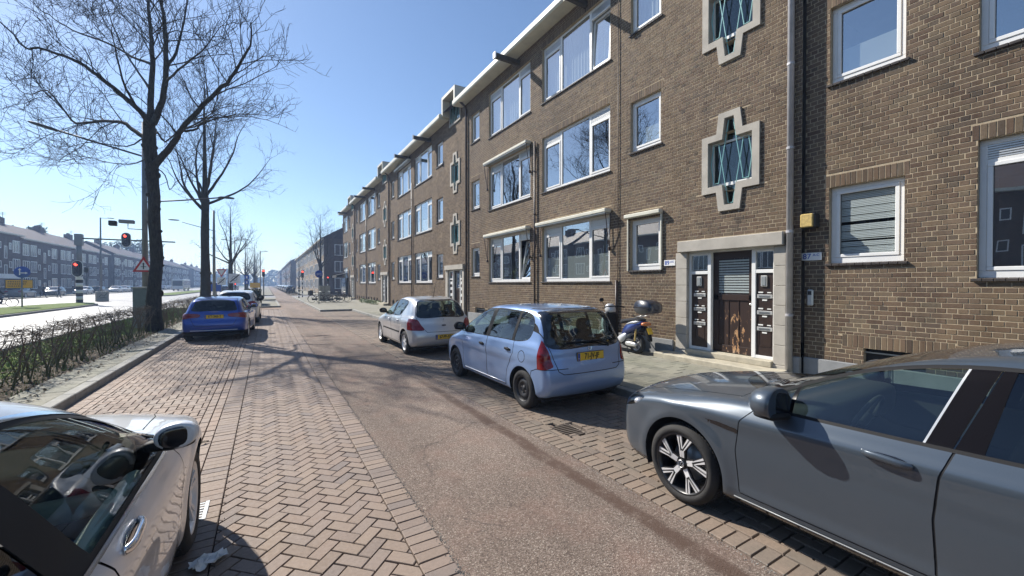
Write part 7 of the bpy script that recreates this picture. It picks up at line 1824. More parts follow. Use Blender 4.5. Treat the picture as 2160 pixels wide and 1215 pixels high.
# ---------------------------------------------------------------- bicycles
def make_bike(name, label, mat="sign_black"):
    t = thing(name, label, "bicycle")
    def T(n_, pts, r, mt=mat, par=t): m = MB(); m.smooth = True; m.tube(pts, r, 8); return m.build(n_, mt, par)
    for y in (0.0, 1.08):
        w_ = MB(); w_.smooth = True; w_.tube([(0, y + 0.335 * math.cos(a), 0.35 + 0.335 * math.sin(a)) for a in np.linspace(0, 6.2832, 33)], 0.018, 6); wo = w_.build("wheel", "tyre", t)
        w_ = MB()
        for k in range(14): a = 2 * math.pi * k / 14; w_.tube([(0, y, 0.35), (0, y + 0.33 * math.cos(a), 0.35 + 0.33 * math.sin(a))], 0.0022, 3)
        w_.build("spoke", "steel", wo)
        w_ = MB(); w_.smooth = True; w_.tube([(0, y + 0.375 * math.cos(a), 0.35 + 0.375 * math.sin(a)) for a in (np.linspace(0.5, 3.3, 12) if y == 0 else np.linspace(-0.1, 2.2, 10))], 0.020, 5); w_.build("mudguard", mat, t)
    m = MB(); m.smooth = True
    for P in ([(0, 0, 0.35), (0, 0.44, 0.30), (0, 0.30, 0.86)], [(0, 0, 0.35), (0, 0.32, 0.72)], [(0, 0.44, 0.30), (0, 0.92, 0.68)], [(0, 0.38, 0.58), (0, 0.90, 0.80)], [(0, 1.08, 0.35), (0, 0.93, 0.66), (0, 0.86, 0.98)]): m.tube(P, 0.017, 8)
    m.build("frame", mat, t)
    T("handlebar", [(-0.27, 0.62, 0.98), (-0.25, 0.78, 1.04), (0, 0.87, 1.03), (0.25, 0.78, 1.04), (0.27, 0.62, 0.98)], 0.013, "steel")
    m = MB(); m.smooth = True; rbox(m, Matrix.Translation((0, 0.24, 0.95)), 0.09, 0.14, 0.035, 0.7); m.build("saddle", "sign_black", t)
    T("rack", [(0.06, -0.02, 0.40), (0.06, -0.05, 0.74), (0.06, 0.26, 0.74), (-0.06, 0.26, 0.74), (-0.06, -0.05, 0.74), (-0.06, -0.02, 0.40)], 0.007)
    m = MB(); m.smooth = True; m.lathe([(0.03, 0.001), (0.03, 0.085), (0.04, 0.085), (0.04, 0.001)], 20, 'X', Matrix.Translation((0, 0.44, 0.30))); m.tube([(0.05, 0.44, 0.30), (0.05, 0.56, 0.22), (0.12, 0.56, 0.22)], 0.008, 5); m.tube([(-0.05, 0.44, 0.30), (-0.05, 0.33, 0.38), (-0.12, 0.33, 0.38)], 0.008, 5); m.build("crank", "steel", t)
    m = MB(); m.box(0.02, 0.045, 0.0, 0.50, 0.24, 0.40); m.build("chain_case", mat, t)
    return t
bike = make_bike("bicycle", "black bicycle with a dark front crate, first by the red path"); GB = "bicycles parked beyond the blue sign"
bike.location = (3.55, 41.3, 0.12); bike.rotation_euler = (0, 0, rad(-72)); bike["group"] = GB
m = MB(); m.cbox(-0.2, 0.2, -0.28, 0.05, 0.72, 1.15, 0.02); m.build("crate", "sign_black", bike)
bl = ["black bicycle second in the parked group, leaning on its neighbour", "black bicycle standing in the middle of the parked group", "black bicycle at the right end of the parked group, wheel towards the houses", "dark bicycle parked behind the group beside the grey cabinet"]
for k, (x, y, a) in enumerate(((4.2, 40.8, -86), (4.75, 40.3, -95), (5.5, 40.5, -82), (5.6, 42.6, -100))):
    c = copy_tree(bike, (x, y, 0.12), rad(a), bl[k])
    for ch in [q for q in c.children if q.name.startswith("crate")]: bpy.data.objects.remove(ch)
for k, (x, y, a) in enumerate(((3.0, 74.5, -40), (3.9, 75.2, -60))):
    c = copy_tree(bike, (x, y, 0.05), rad(a), ("left", "right")[k] + " one of two tiny bicycles by the distant crossing beyond the bollard"); c["group"] = "bicycles at the distant crossing"
# ---------------------------------------------------------------- people (skinned skeletons)
def skin_person(name, label, joints, bones, mats, loc, rz, cat="person", parent=None):
    root = thing(name, label, cat, loc, rz)
    me = bpy.data.meshes.new("body"); names = list(joints); me.from_pydata([joints[n][:3] for n in names], [(names.index(a), names.index(b)) for a, b in bones], []); me.update()
    o = put("body", me, root); o.modifiers.new("s", 'SKIN'); o.modifiers["s"].use_smooth_shade = True
    sv = me.skin_vertices[0].data
    for i, n in enumerate(names): sv[i].radius = (joints[n][3], joints[n][3]); 
    sv[names.index("pelvis")].use_root = True
    ss = o.modifiers.new("u", 'SUBSURF'); ss.levels = 1; ss.render_levels = 1
    dg = bpy.context.evaluated_depsgraph_get(); m2 = bpy.data.meshes.new_from_object(o.evaluated_get(dg)); o.modifiers.clear(); o.data = m2
    for mt in mats: m2.materials.append(M(mt))
    for p in m2.polygons:
        p.use_smooth = True; z = p.center.z; p.material_index = 0 if z > joints["pelvis"][2] - 0.02 else 1
        if z > joints["neck"][2] + 0.01: p.material_index = 2
    m = MB(); m.smooth = True; h = joints["head"]; rbox(m, Matrix.Translation((h[0], h[1] - 0.02, h[2] + 0.045)), 0.09, 0.105, 0.09, 0.95, 14, 8); m.build("hair", "hair_brown", root)
    for s in (-1, 1): m = MB(); m.smooth = True; f = joints["foot" + ("l" if s < 0 else "r")]; rbox(m, Matrix.Translation((f[0], f[1] + 0.03, f[2])), 0.05, 0.13, 0.045, 0.7, 12, 6); m.build("shoe", "sign_black", root)
    return root
BON = [("pelvis", "belly"), ("belly", "chest"), ("chest", "neck"), ("neck", "head"), ("chest", "shl"), ("shl", "ell"), ("ell", "hal"), ("chest", "shr"), ("shr", "elr"), ("elr", "har"), ("pelvis", "hil"), ("hil", "knl"), ("knl", "anl"), ("anl", "footl"), ("pelvis", "hir"), ("hir", "knr"), ("knr", "anr"), ("anr", "footr")]
def walker(st):
    return dict(pelvis=(0, 0, 0.95, .13), belly=(0, 0, 1.12, .125), chest=(0, 0.01, 1.35, .14), neck=(0, 0.01, 1.50, .055), head=(0, 0.03, 1.64, .085), shl=(-0.19, 0, 1.40, .06), ell=(-0.24, -st * 0.12, 1.13, .045), hal=(-0.23, st * 0.02 + 0.06, 0.90, .035), shr=(0.19, 0, 1.40, .06), elr=(0.24, st * 0.10, 1.13, .045), har=(0.23, st * 0.16 + 0.04, 0.92, .035),
        hil=(-0.09, 0, 0.90, .095), knl=(-0.10, st * 0.17, 0.50, .065), anl=(-0.10, st * 0.22, 0.10, .042), footl=(-0.10, st * 0.30, 0.04, .035), hir=(0.09, 0, 0.90, .095), knr=(0.10, -st * 0.06, 0.50, .065), anr=(0.10, -st * 0.28, 0.13, .042), footr=(0.10, -st * 0.22, 0.045, .035))
skin_person("person", "person in dark clothes walking on the far pavement, left of two", walker(1.0), BON, ("cloth_dark", "cloth_blue", "skin"), (-25.6, 79.0, 0.0), rad(-100))["group"] = "people walking on the far pavement"
skin_person("person", "person in dark clothes on the far pavement holding something pale, right of two", walker(0.6), BON, ("cloth_blue", "cloth_dark", "skin"), (-24.3, 79.5, 0.0), rad(-75))["group"] = "people walking on the far pavement"
bk = make_bike("bicycle", "black bicycle with panniers ridden along the main road"); bk.location = (-18.9, 49.4, -0.03); bk.rotation_euler = (0, 0, rad(-62))
m = MB(); m.cbox(-0.2, -0.08, -0.18, 0.2, 0.42, 0.74, 0.03); m.build("pannier", "cloth_dark", bk); m = MB(); m.cbox(0.08, 0.2, -0.18, 0.2, 0.42, 0.74, 0.03); m.build("pannier", "cloth_dark", bk)
rider = dict(pelvis=(0, 0.22, 1.05, .135), belly=(0, 0.27, 1.22, .125), chest=(0, 0.36, 1.42, .14), neck=(0, 0.40, 1.56, .055), head=(0, 0.43, 1.70, .085), shl=(-0.18, 0.38, 1.46, .055), ell=(-0.25, 0.50, 1.22, .042), hal=(-0.26, 0.68, 1.04, .032), shr=(0.18, 0.38, 1.46, .055), elr=(0.25, 0.50, 1.22, .042), har=(0.26, 0.68, 1.04, .032),
    hil=(-0.09, 0.22, 0.98, .09), knl=(-0.11, 0.58, 0.80, .065), anl=(-0.12, 0.36, 0.46, .042), footl=(-0.12, 0.42, 0.41, .035), hir=(0.09, 0.22, 0.98, .09), knr=(0.11, 0.56, 0.64, .065), anr=(0.12, 0.50, 0.27, .042), footr=(0.12, 0.58, 0.25, .035))
skin_person("person", "cyclist in a dark coat riding behind the yellow board", rider, BON, ("cloth_dark", "cloth_dark", "skin"), (-18.9, 49.4, -0.03), rad(-62))
# ---------------------------------------------------------------- motor scooter with top box
paint("scooter_blue", (0.012, 0.030, 0.16), 0.2, 0.3); paint("scooter_white", (0.55, 0.56, 0.58), 0.1, 0.3); paint("box_blue", (0.005, 0.009, 0.025), 0.0, 0.4)
t = thing("motor_scooter", "blue and white motor scooter with a dark blue top box against the brick wall", "scooter", (7.86, 6.98, 0.12), rad(-6))
for y, r in ((0.0, 0.245), (1.28, 0.225)):
    g = put("wheel", None, t, (0, y, r)); g.empty_display_size = 0.1
    m = MB(); m.smooth = True; m.lathe([(-0.05, r * 0.62), (-0.06, r * 0.80), (-0.045, r * 0.97), (0, r), (0.045, r * 0.97), (0.06, r * 0.80), (0.05, r * 0.62)], 36); m.build("tyre", "tyre", g)
    m = MB(); m.smooth = True; m.lathe([(-0.052, r * 0.64), (-0.045, r * 0.57), (0, r * 0.55), (0.045, r * 0.57), (0.052, r * 0.64)], 32); m.lathe([(-0.05, 0.001), (-0.05, 0.04), (0.05, 0.04), (0.05, 0.001)], 16)
    m.smooth = False
    for k in range(5): a = 2 * math.pi * k / 5; m.tube([(-0.02, 0.03 * math.cos(a), 0.03 * math.sin(a)), (-0.03, r * 0.58 * math.cos(a + 0.1), r * 0.58 * math.sin(a + 0.1))], 0.014, 5)
    m.build("rim", "rim_silver", g)
def slab(par, name, poly, w0, w1, mat, smooth=False, taper=0.82):
    m = MB(); P = catmull(poly, 4, True); c = P.mean(0); n = len(P); vs = []
    for x, sc in ((w0, taper), (w0 * 0.8 + w1 * 0.2, 1.0), (w0 * 0.2 + w1 * 0.8, 1.0), (w1, taper)):
        vs += [(x, c[0] + (p[0] - c[0]) * sc, c[1] + (p[1] - c[1]) * sc) for p in P]
    fs = [(k * n + i, k * n + (i + 1) % n, (k + 1) * n + (i + 1) % n, (k + 1) * n + i) for k in range(3) for i in range(n)] + [tuple(range(n))[::-1], tuple(range(3 * n, 4 * n))]
    m.smooth = True; m.add(vs, fs); return m.build(name, mat, par, fix=True)
slab(t, "rear_body", [(-0.28, 0.80), (-0.10, 0.84), (0.25, 0.74), (0.42, 0.55), (0.46, 0.36), (0.30, 0.30), (0.20, 0.48), (0.0, 0.58), (-0.20, 0.68)], -0.15, 0.15, "scooter_blue")
slab(t, "side_panel", [(0.20, 0.50), (0.42, 0.46), (0.60, 0.30), (0.55, 0.22), (0.30, 0.28)], -0.17, 0.17, "scooter_white")
slab(t, "side_stripe", [(-0.22, 0.83), (0.05, 0.81), (0.30, 0.70), (0.10, 0.74), (-0.15, 0.77)], -0.155, 0.155, "scooter_white")
slab(t, "seat", [(-0.22, 0.86), (-0.05, 0.90), (0.25, 0.86), (0.52, 0.80), (0.54, 0.72), (0.30, 0.76), (0.0, 0.82), (-0.20, 0.82)], -0.14, 0.14, "cloth_dark")
slab(t, "floorboard", [(0.45, 0.30), (0.95, 0.30), (0.98, 0.22), (0.45, 0.20)], -0.17, 0.17, "trim_black")
slab(t, "leg_shield", [(0.92, 0.25), (1.02, 0.30), (1.10, 0.70), (1.05, 0.98), (0.98, 0.96), (0.98, 0.65)], -0.20, 0.20, "trim_black")
slab(t, "front_apron", [(1.04, 0.45), (1.20, 0.55), (1.16, 0.85), (1.06, 1.0), (1.06, 0.7)], -0.19, 0.19, "scooter_white")
slab(t, "front_mudguard", [(1.05, 0.42), (1.28, 0.50), (1.48, 0.36), (1.40, 0.34), (1.25, 0.42)], -0.07, 0.07, "scooter_white")
slab(t, "headstock", [(0.90, 1.00), (1.02, 1.20), (1.16, 1.14), (1.14, 1.00), (1.02, 0.96)], -0.12, 0.12, "scooter_white", taper=0.7)
m = MB(); m.smooth = True; m.tube([(-0.34, 0.86, 1.10), (-0.2, 0.95, 1.13), (0.2, 0.95, 1.13), (0.34, 0.86, 1.10)], 0.016, 8); m.build("handlebar", "trim_black", t)
m = MB(); m.smooth = True; m.tube([(-0.26, 0.93, 1.12), (-0.32, 0.98, 1.26)], 0.008, 6); rbox(m, Matrix.Translation((-0.34, 0.98, 1.31)), 0.07, 0.02, 0.05, 0.7); m.build("mirror", "trim_black", t)
slab(t, "top_box", [(-0.62, 1.06), (-0.62, 1.24), (-0.52, 1.32), (-0.20, 1.34), (-0.08, 1.22), (-0.12, 1.06), (-0.30, 1.00), (-0.54, 1.02)], -0.21, 0.21, "box_blue", taper=0.9)
m = MB(); m.box(-0.215, 0.215, -0.625, -0.085, 1.155, 1.170); m.cbox(-0.04, 0.04, -0.635, -0.60, 1.10, 1.15, 0.004); m.build("box_seam", "trim_black", t)
m = MB(); m.smooth = True; m.tube([(-0.09, 0.10, 0.86), (-0.09, -0.15, 0.94), (-0.09, -0.45, 1.00)], 0.012, 6); m.tube([(0.09, 0.10, 0.86), (0.09, -0.15, 0.94), (0.09, -0.45, 1.00)], 0.012, 6); m.tube([(-0.09, -0.45, 1.0), (0.09, -0.45, 1.0)], 0.012, 6); m.build("rack", "steel", t)
m = MB(); m.smooth = True; rbox(m, Matrix.Translation((0, -0.30, 0.76)), 0.13, 0.07, 0.045, 0.6); m.build("tail_light", "tail_amber", t)
slab(t, "rear_mudguard", [(-0.26, 0.72), (-0.42, 0.52), (-0.47, 0.36), (-0.42, 0.36), (-0.34, 0.52), (-0.18, 0.66)], -0.06, 0.06, "trim_black")
m = MB(); M4 = Matrix.Translation((0, -0.42, 0.60)) @ Matrix.Rotation(rad(-28), 4, 'X'); m.cbox(-0.07, 0.07, -0.012, 0, -0.08, 0.08, 0.003, M4); pl = m.build("number_plate", "plate_yellow", t)
slab(t, "engine", [(-0.08, 0.20), (-0.05, 0.32), (0.25, 0.36), (0.42, 0.30), (0.40, 0.20), (0.10, 0.15)], -0.15, -0.06, "trim_black")
m = MB(); m.smooth = True; rbox(m, Matrix.Translation((-0.13, 0.08, 0.24)), 0.035, 0.20, 0.055, 0.6); m.build("engine_cover", "aluminium", t)
m = MB(); m.tube([(-0.10, -0.02, 0.30), (-0.11, -0.08, 0.66)], 0.022, 8); m.build("shock_absorber", "tarnish_yellow", t)
m = MB(); m.tube([(-0.10, 0.28, 0.22), (-0.14, 0.16, 0.0), (-0.17, 0.08, 0.0)], 0.012, 6); m.tube([(0.10, 0.28, 0.22), (0.14, 0.16, 0.0), (0.17, 0.08, 0.0)], 0.012, 6); m.build("centre_stand", "trim_black", t)
# ---------------------------------------------------------------- litter, plants
m = MB(); n = 9; vs = []
rr_ = random.Random(5)
for i in range(n):
    for j in range(n): vs.append(((i / (n - 1) - 0.5) * 0.20 + rr_.uniform(-0.01, 0.01), (j / (n - 1) - 0.5) * 0.15 * (1 - 0.5 * abs(i / (n - 1) - 0.4)) + rr_.uniform(-0.008, 0.008), 0.012 + abs(rr_.gauss(0, 0.014))))
m.add(vs, [(i * n + j, (i + 1) * n + j, (i + 1) * n + j + 1, i * n + j + 1) for i in range(n - 1) for j in range(n - 1)])
tag(m.build("paper_scrap", "paper_white", None, (-0.335, 3.33, 0.0), (0, 0, 0.5)), "crumpled white paper on the bricks behind the silver saloon's front tyre", "litter")
m = MB(); m.tube([(-0.05, 0, 0.015), (0.0, 0.01, 0.02), (0.05, -0.01, 0.01)], 0.009, 5); m.tube([(0.0, 0.01, 0.02), (0.03, 0.03, 0.015)], 0.007, 4); m.add([(-0.04, -0.02, 0.012), (0.02, -0.03, 0.02), (0.01, 0.01, 0.03), (-0.03, 0.015, 0.015)], [(0, 1, 2, 3)])
tag(m.build("dead_twig", "dead_leaf", None, (-0.63, 5.85, 0.004), (0, 0, 0.7)), "brown twig scrap on the bricks right of the silver saloon's bonnet", "litter")
def leafball(mb, c, rx, ry, rz, n, s, fill=0.5):
    for k in range(n):
        while True:
            u = Vector((random.uniform(-1, 1), random.uniform(-1, 1), random.uniform(-1, 1)))
            if fill < u.length < 1: break
        p = Vector((c[0] + u.x * rx, c[1] + u.y * ry, c[2] + u.z * rz)); a = Vector((random.gauss(0, 1), random.gauss(0, 1), random.gauss(0, 1))).normalized(); b = a.orthogonal().normalized(); q = s * random.uniform(0.6, 1.4)
        mb.add([tuple(p - a * q), tuple(p + b * q * 0.5), tuple(p + a * q), tuple(p - b * q * 0.5)], [(0, 1, 2, 3)])
t = thing("planting_strip", "low green plants growing along the foot of the third brick block", "plants", (8.0, 38, 0.12))
m = MB()
for k in range(16): leafball(m, (random.uniform(-0.3, 0.2), -3.4 + k * 0.45, 0.16), 0.28, 0.3, 0.22, 60, 0.055, 0.2)
stuff(m.build("foliage", "leaf_light", t)); m = MB()
for k in range(16): m.tube([(0, -3.4 + k * 0.45, 0), (0.02, -3.4 + k * 0.45, 0.2)], 0.01, 4)
m.build("stem", "bark", t)
t = thing("clipped_hedge", "dark clipped evergreen hedge block at the end of the left island", "hedge", (-0.95, 40.6, 0.1))
m = MB(); m.box(-0.40, 0.40, -1.6, 2.4, 0.02, 1.12); m.build("core", "hedge_leaf", t)
m = MB()
for k in range(5200):
    f = random.random(); x = random.uniform(-0.5, 0.5); y = random.uniform(-1.75, 2.55); z = random.uniform(0.05, 1.25)
    if f < 0.35: y = -1.7 + random.gauss(0, 0.05)
    elif f < 0.65: x = 0.48 * random.choice((-1, 1)) + random.gauss(0, 0.04)
    else: z = 1.2 + random.gauss(0, 0.05)
    p = Vector((x, y, z)); a = Vector((random.gauss(0, 1), random.gauss(0, 1), random.gauss(0, 1))).normalized(); b = a.orthogonal().normalized()
    m.add([tuple(p - a * .06), tuple(p + b * .035), tuple(p + a * .06), tuple(p - b * .035)], [(0, 1, 2, 3)])
stuff(m.build("leaves", "hedge_leaf", t))
# ---------------------------------------------------------------- bare trees
R_ = random.Random(11)
def vjit(s): return Vector((R_.gauss(0, s), R_.gauss(0, s), R_.gauss(0, s)))
def twigs(mb, pts, r0, level, dens=1.0, up=0.25, maxlev=3, flat=1.0):
    """side shoots along a branch given by pts (with radius r0 at its foot, thinning to its tip)"""
    L = sum((pts[i + 1] - pts[i]).length for i in range(len(pts) - 1))
    n = max(2, int(L * dens)); 
    for k in range(n):
        f = (0.12 if level > 0 else 0.18) + 0.88 * (k + R_.random()) / n
        if f > 1: f = 0.99
        i = min(int(f * (len(pts) - 1)), len(pts) - 2); u = f * (len(pts) - 1) - i
        p = pts[i].lerp(pts[i + 1], u); d0 = (pts[i + 1] - pts[i]).normalized()
        a = d0.orthogonal().normalized(); a = (Matrix.Rotation(R_.uniform(0, 6.28), 3, d0) @ a)
        ang = R_.uniform(0.5, 1.05); d = (d0 * math.cos(ang) + a * math.sin(ang) + Vector((0, 0, up))).normalized()
        ln = (L * (0.55 - 0.30 * f) * R_.uniform(0.6, 1.25)) if level == 0 else L * (0.62 - 0.25 * f) * R_.uniform(0.5, 1.2)
        ln = max(0.3, min(ln, (3.2, 1.9, 1.0)[min(level, 2)])); rr = max(0.0095 if level < 2 else 0.0065, r0 * (1 - 0.75 * f) * 0.42)
        ns = 5 if level == 0 else (4 if level == 1 else 2); q = [p]; dd = d
        for s in range(ns):
            dd = (dd + vjit(0.16 if level < 2 else 0.22) + Vector((0, 0, 0.05 * up * 4))).normalized(); q.append(q[-1] + dd * ln / ns)
        rs = [rr * (1 - 0.8 * s / ns) for s in range(ns + 1)]; rs = [max(x, 0.005) for x in rs]
        mb[0].tube([tuple(x) for x in q], rs, 5 if level == 0 else 3, cap=False)
        if level + 1 < maxlev: twigs(mb, q, rr, level + 1, (1.0, 3.1, 4.6, 6.0)[level + 1] * (dens_mul), up, maxlev)
dens_mul = 1.0
def limb(mbT, pts, r0, r1, n=9):
    P = [Vector(p) for p in catmull([tuple(p) for p in pts], 3)]
    P = [p + vjit(0.012) for p in P]; k = len(P)
    mbT.smooth = True; mbT.tube([tuple(p) for p in P], [r0 + (r1 - r0) * (i / (k - 1)) ** 0.8 for i in range(k)], n, cap=False); return P
def trunk(mbT, pts, rs, knots=26, n=16):
    P = [Vector(p) for p in catmull([tuple(p) for p in pts], 5)]; k = len(P); R = np.interp(np.linspace(0, 1, k), np.linspace(0, 1, len(rs)), rs)
    vs = []; off = [R_.uniform(0, 6) for _ in range(5)]
    for i, p in enumerate(P):
        for j in range(n):
            a = 2 * math.pi * j / n; w_ = 1 + 0.05 * math.sin(3 * a + off[0] + i * 0.2) + 0.05 * math.sin(i * 0.9 + off[1] + a) + 0.04 * math.sin(i * 1.7 + 2 * a)
            r = R[i] * w_; vs.append((p.x + r * math.cos(a), p.y + r * math.sin(a), p.z))
    fs = [(i * n + j, i * n + (j + 1) % n, (i + 1) * n + (j + 1) % n, (i + 1) * n + j) for i in range(k - 1) for j in range(n)]
    mbT.smooth = True; mbT.add(vs, fs)
    for q in range(knots):
        f = R_.uniform(0.12, 0.98); i = int(f * (k - 1)); a = R_.uniform(0, 6.28); p = P[i] + Vector((math.cos(a), math.sin(a), 0)) * R[i] * 0.85; s = R[i] * R_.uniform(0.2, 0.5)
        rbox(mbT, Matrix.Translation(p), s, s, s * R_.uniform(0.7, 1.5), 0.9, 9, 6)
D1 = 15.4; ox, oy = -3.6, 20.0
def pix(x, y, dd=0.0):
    """a point of the tree from where its limb stands against the sky, dd metres in front of or behind the trunk"""
    D = D1 + dd; L = (x - 1080) / 855 * D
    return Vector((D * math.sin(rad(YAW)) + L * math.cos(rad(YAW)) - ox, D * math.cos(rad(YAW)) - L * math.sin(rad(YAW)) - oy, EYE + (599 - y) / 855 * D))
t1 = thing("bare_tree", "largest bare tree, its knobbly trunk rising from the hedge left of the blue car", "tree", (ox, oy, 0.0))
T_ = MB(); B_ = MB()
trunk(T_, [(0.0, 0, 0), (-0.02, 0, 1.5), tuple(pix(331, 560)), tuple(pix(327, 470)), tuple(pix(325, 400)), tuple(pix(322, 350)), tuple(pix(318, 300)), tuple(pix(318, 255))], [0.27, 0.215, 0.195, 0.185, 0.185, 0.20, 0.205, 0.165], 60)
limbs = [([(324, 355, 0), (346, 329, -0.3), (372, 296, -0.6), (385, 276, -0.8), (418, 237, -1.2), (461, 194, -1.6), (490, 168, -1.9), (513, 132, -2.1), (530, 99, -2.3), (534, 50, -2.4)], 0.15, 0.02),
         ([(316, 295, 0), (290, 280, 0.2), (270, 263, 0.4), (243, 258, 0.7), (200, 259, 1.0), (165, 262, 1.3), (141, 237, 1.6), (105, 194, 2.0), (60, 201, 2.4), (20, 165, 2.8)], 0.10, 0.012),
         ([(316, 252, 0), (290, 227, -0.3), (243, 188, -0.7), (210, 161, -1.1), (184, 141, -1.4), (145, 122, -1.7), (86, 105, -2.1), (60, 104, -2.3), (20, 60, -2.5), (-20, 30, -2.7)], 0.11, 0.014),
         ([(319, 255, 0), (323, 197, 0.3), (326, 132, 0.5), (325, 99, 0.5), (323, 63, 0.6), (318, 20, 0.6), (322, -60, 0.7), (318, -130, 0.8)], 0.13, 0.03),
         ([(326, 262, 0), (346, 214, -0.2), (354, 148, -0.3), (353, 99, -0.3), (352, 49, -0.3), (344, 0, -0.3), (342, -80, -0.2), (350, -160, -0.2)], 0.13, 0.03),
         ([(354, 150, -0.3), (375, 112, 0.1), (388, 72, 0.4), (401, 0, 0.7), (410, -60, 0.9)], 0.07, 0.015),
         ([(322, 138, 0.4), (283, 122, 0.7), (230, 92, 1.1), (158, 66, 1.6), (125, 46, 1.9), (80, 14, 2.2), (50, -20, 2.4)], 0.06, 0.010),
         ([(385, 276, -0.8), (411, 276, -0.4), (430, 262, 0.0), (494, 245, 0.8), (545, 243, 1.3), (590, 250, 1.6)], 0.055, 0.008),
         ([(322, 300, 0), (335, 280, 1.0), (352, 300, 1.8), (400, 260, 2.6), (470, 230, 3.2), (540, 220, 3.6)], 0.06, 0.008),
         ([(320, 270, 0), (300, 240, -1.2), (270, 190, -2.2), (250, 120, -2.9), (240, 60, -3.2)], 0.07, 0.010),
         ([(324, 200, 0.3), (300, 160, 1.4), (262, 100, 2.2), (235, 30, 2.8), (215, -30, 3.0)], 0.06, 0.010),
         ([(352, 180, -0.2), (380, 150, -1.4), (430, 110, -2.4), (470, 60, -3.0)], 0.055, 0.009),
         ([(322, 330, 0.0), (290, 345, 0.8), (240, 345, 1.4), (180, 330, 1.8), (120, 335, 2.2)], 0.035, 0.006), ([(312, 290, 0), (270, 310, -0.6), (200, 300, -1.2), (130, 318, -1.6)], 0.035, 0.006),
         ([(326, 350, 0), (350, 370, 0.6), (360, 400, 1.0), (380, 380, 1.6), (430, 372, 2.2)], 0.03, 0.006)]
dens_mul = 1.0
for pts, r0, r1 in limbs:
    P = limb(T_, [pix(*p) for p in pts], r0 * 0.88, r1); twigs([B_], P[2:], max(r0 * 0.6, 0.03), 0, 2.7, 0.22, 3)
T_.build("trunk", "bark", t1); cr = B_.build("crown", "bark", t1); print("tree1 faces", len(B_.f))
def gen_tree(h, spread, r, seed, fork=0.42, nl=7, dens=2.2, lev=3, lean=(0, 0)):
    global dens_mul
    R_.seed(seed); T = MB(); B = MB(); zf = h * fork
    trunk(T, [(0, 0, 0), (lean[0] * .3, lean[1] * .3, zf * 0.4), (lean[0] * .7, lean[1] * .7, zf * 0.8), (lean[0], lean[1], zf)], [r * 1.35, r, r * 0.9, r * 0.85], 14, 12)
    for k in range(nl):
        a = 2 * math.pi * k / nl + R_.uniform(-0.3, 0.3); el = R_.uniform(0.35, 1.25); L = spread * R_.uniform(0.75, 1.15) * (1.25 if el > 0.9 else 1)
        p0 = Vector((lean[0], lean[1], zf * R_.uniform(0.82, 1.0))); d = Vector((math.cos(a) * math.cos(el), math.sin(a) * math.cos(el), math.sin(el))); pts = [p0]
        for s in range(5): d = (d + vjit(0.16) + Vector((0, 0, 0.10))).normalized(); pts.append(pts[-1] + d * L / 5)
        P = limb(T, pts, r * 0.42, 0.012, 6); twigs([B], P[2:], r * 0.25, 0, dens, 0.2, lev)
    P = limb(T, [Vector((lean[0], lean[1], zf)), Vector((lean[0] * 1.2, lean[1], zf + (h - zf) * 0.5)), Vector((lean[0], lean[1], h * 0.97))], r * 0.7, 0.02, 6); twigs([B], P, r * 0.3, 0, dens * 1.2, 0.2, lev)
    return T, B
def put_tree(T, B, label, loc, rz=0.0, group="bare street trees"):
    t = thing("bare_tree", label, "tree", loc, rz, group); T.build("trunk", "bark", t); B.build("crown", "bark", t); return t
t1["group"] = "bare street trees"
T, B = gen_tree(16.0, 5.2, 0.245, 5, 0.50, 9, 2.0); a2 = put_tree(T, B, "second bare tree, straight dark trunk behind the white hatchback", (-3.45, 33.5, 0))
T, B = gen_tree(11.0, 4.4, 0.24, 9, 0.42, 7, 1.8); a3 = put_tree(T, B, "third bare tree along the verge, between the two zone signs", (-3.5, 56.5, 0))
T, B = gen_tree(12.5, 5.0, 0.26, 14, 0.36, 7, 1.5); a4 = put_tree(T, B, "bare tree on the right pavement in front of the pale brick block", (6.9, 66.5, 0))
T, B = gen_tree(11.0, 4.2, 0.2, 21, 0.35, 6, 1.5, 2); far_ = put_tree(T, B, "small hazy bare tree further along the left verge", (-3.4, 92, 0), 0.3, "distant bare trees")
for k, (x, y, s) in enumerate(((-2.2, 104, 1.0), (-4.0, 118, 1.05), (-2.6, 134, 0.95), (-3.4, 152, 1.0), (-3.0, 175, 1.1))):
    c = copy_tree(far_, (x, y, 0), k * 1.1, ("nearest", "second", "middle", "fourth", "farthest")[k] + " tree of the hazy bare cluster at the far end of the left verge"); c.scale = (s,) * 3
for k, (x, y, s) in enumerate(((7.3, 120, 0.9), (7.2, 160, 1.0), (7.4, 205, 1.0))):
    c = copy_tree(far_, (x, y, 0), k * 1.7 + 0.5, ("nearest", "middle", "farthest")[k] + " of the three faint bare trees on the far right pavement"); c.scale = (s,) * 3
for k, (x, y, s) in enumerate(((-30.4, 112, 0.75), (-30.2, 128, 0.8), (-30.5, 146, 0.8), (-30.2, 165, 0.85), (-30.4, 190, 0.9), (-30.2, 215, 0.95), (-30, 245, 1.0), (-15, 190, 0.9), (-15, 225, 1.0), (-15, 265, 1.0))):
    c = copy_tree(far_, (x, y, 0), k * 0.9, ORD0[k] + " hazy bare tree, counting from the left, before the blocks across the main road"); c.scale = (s,) * 3
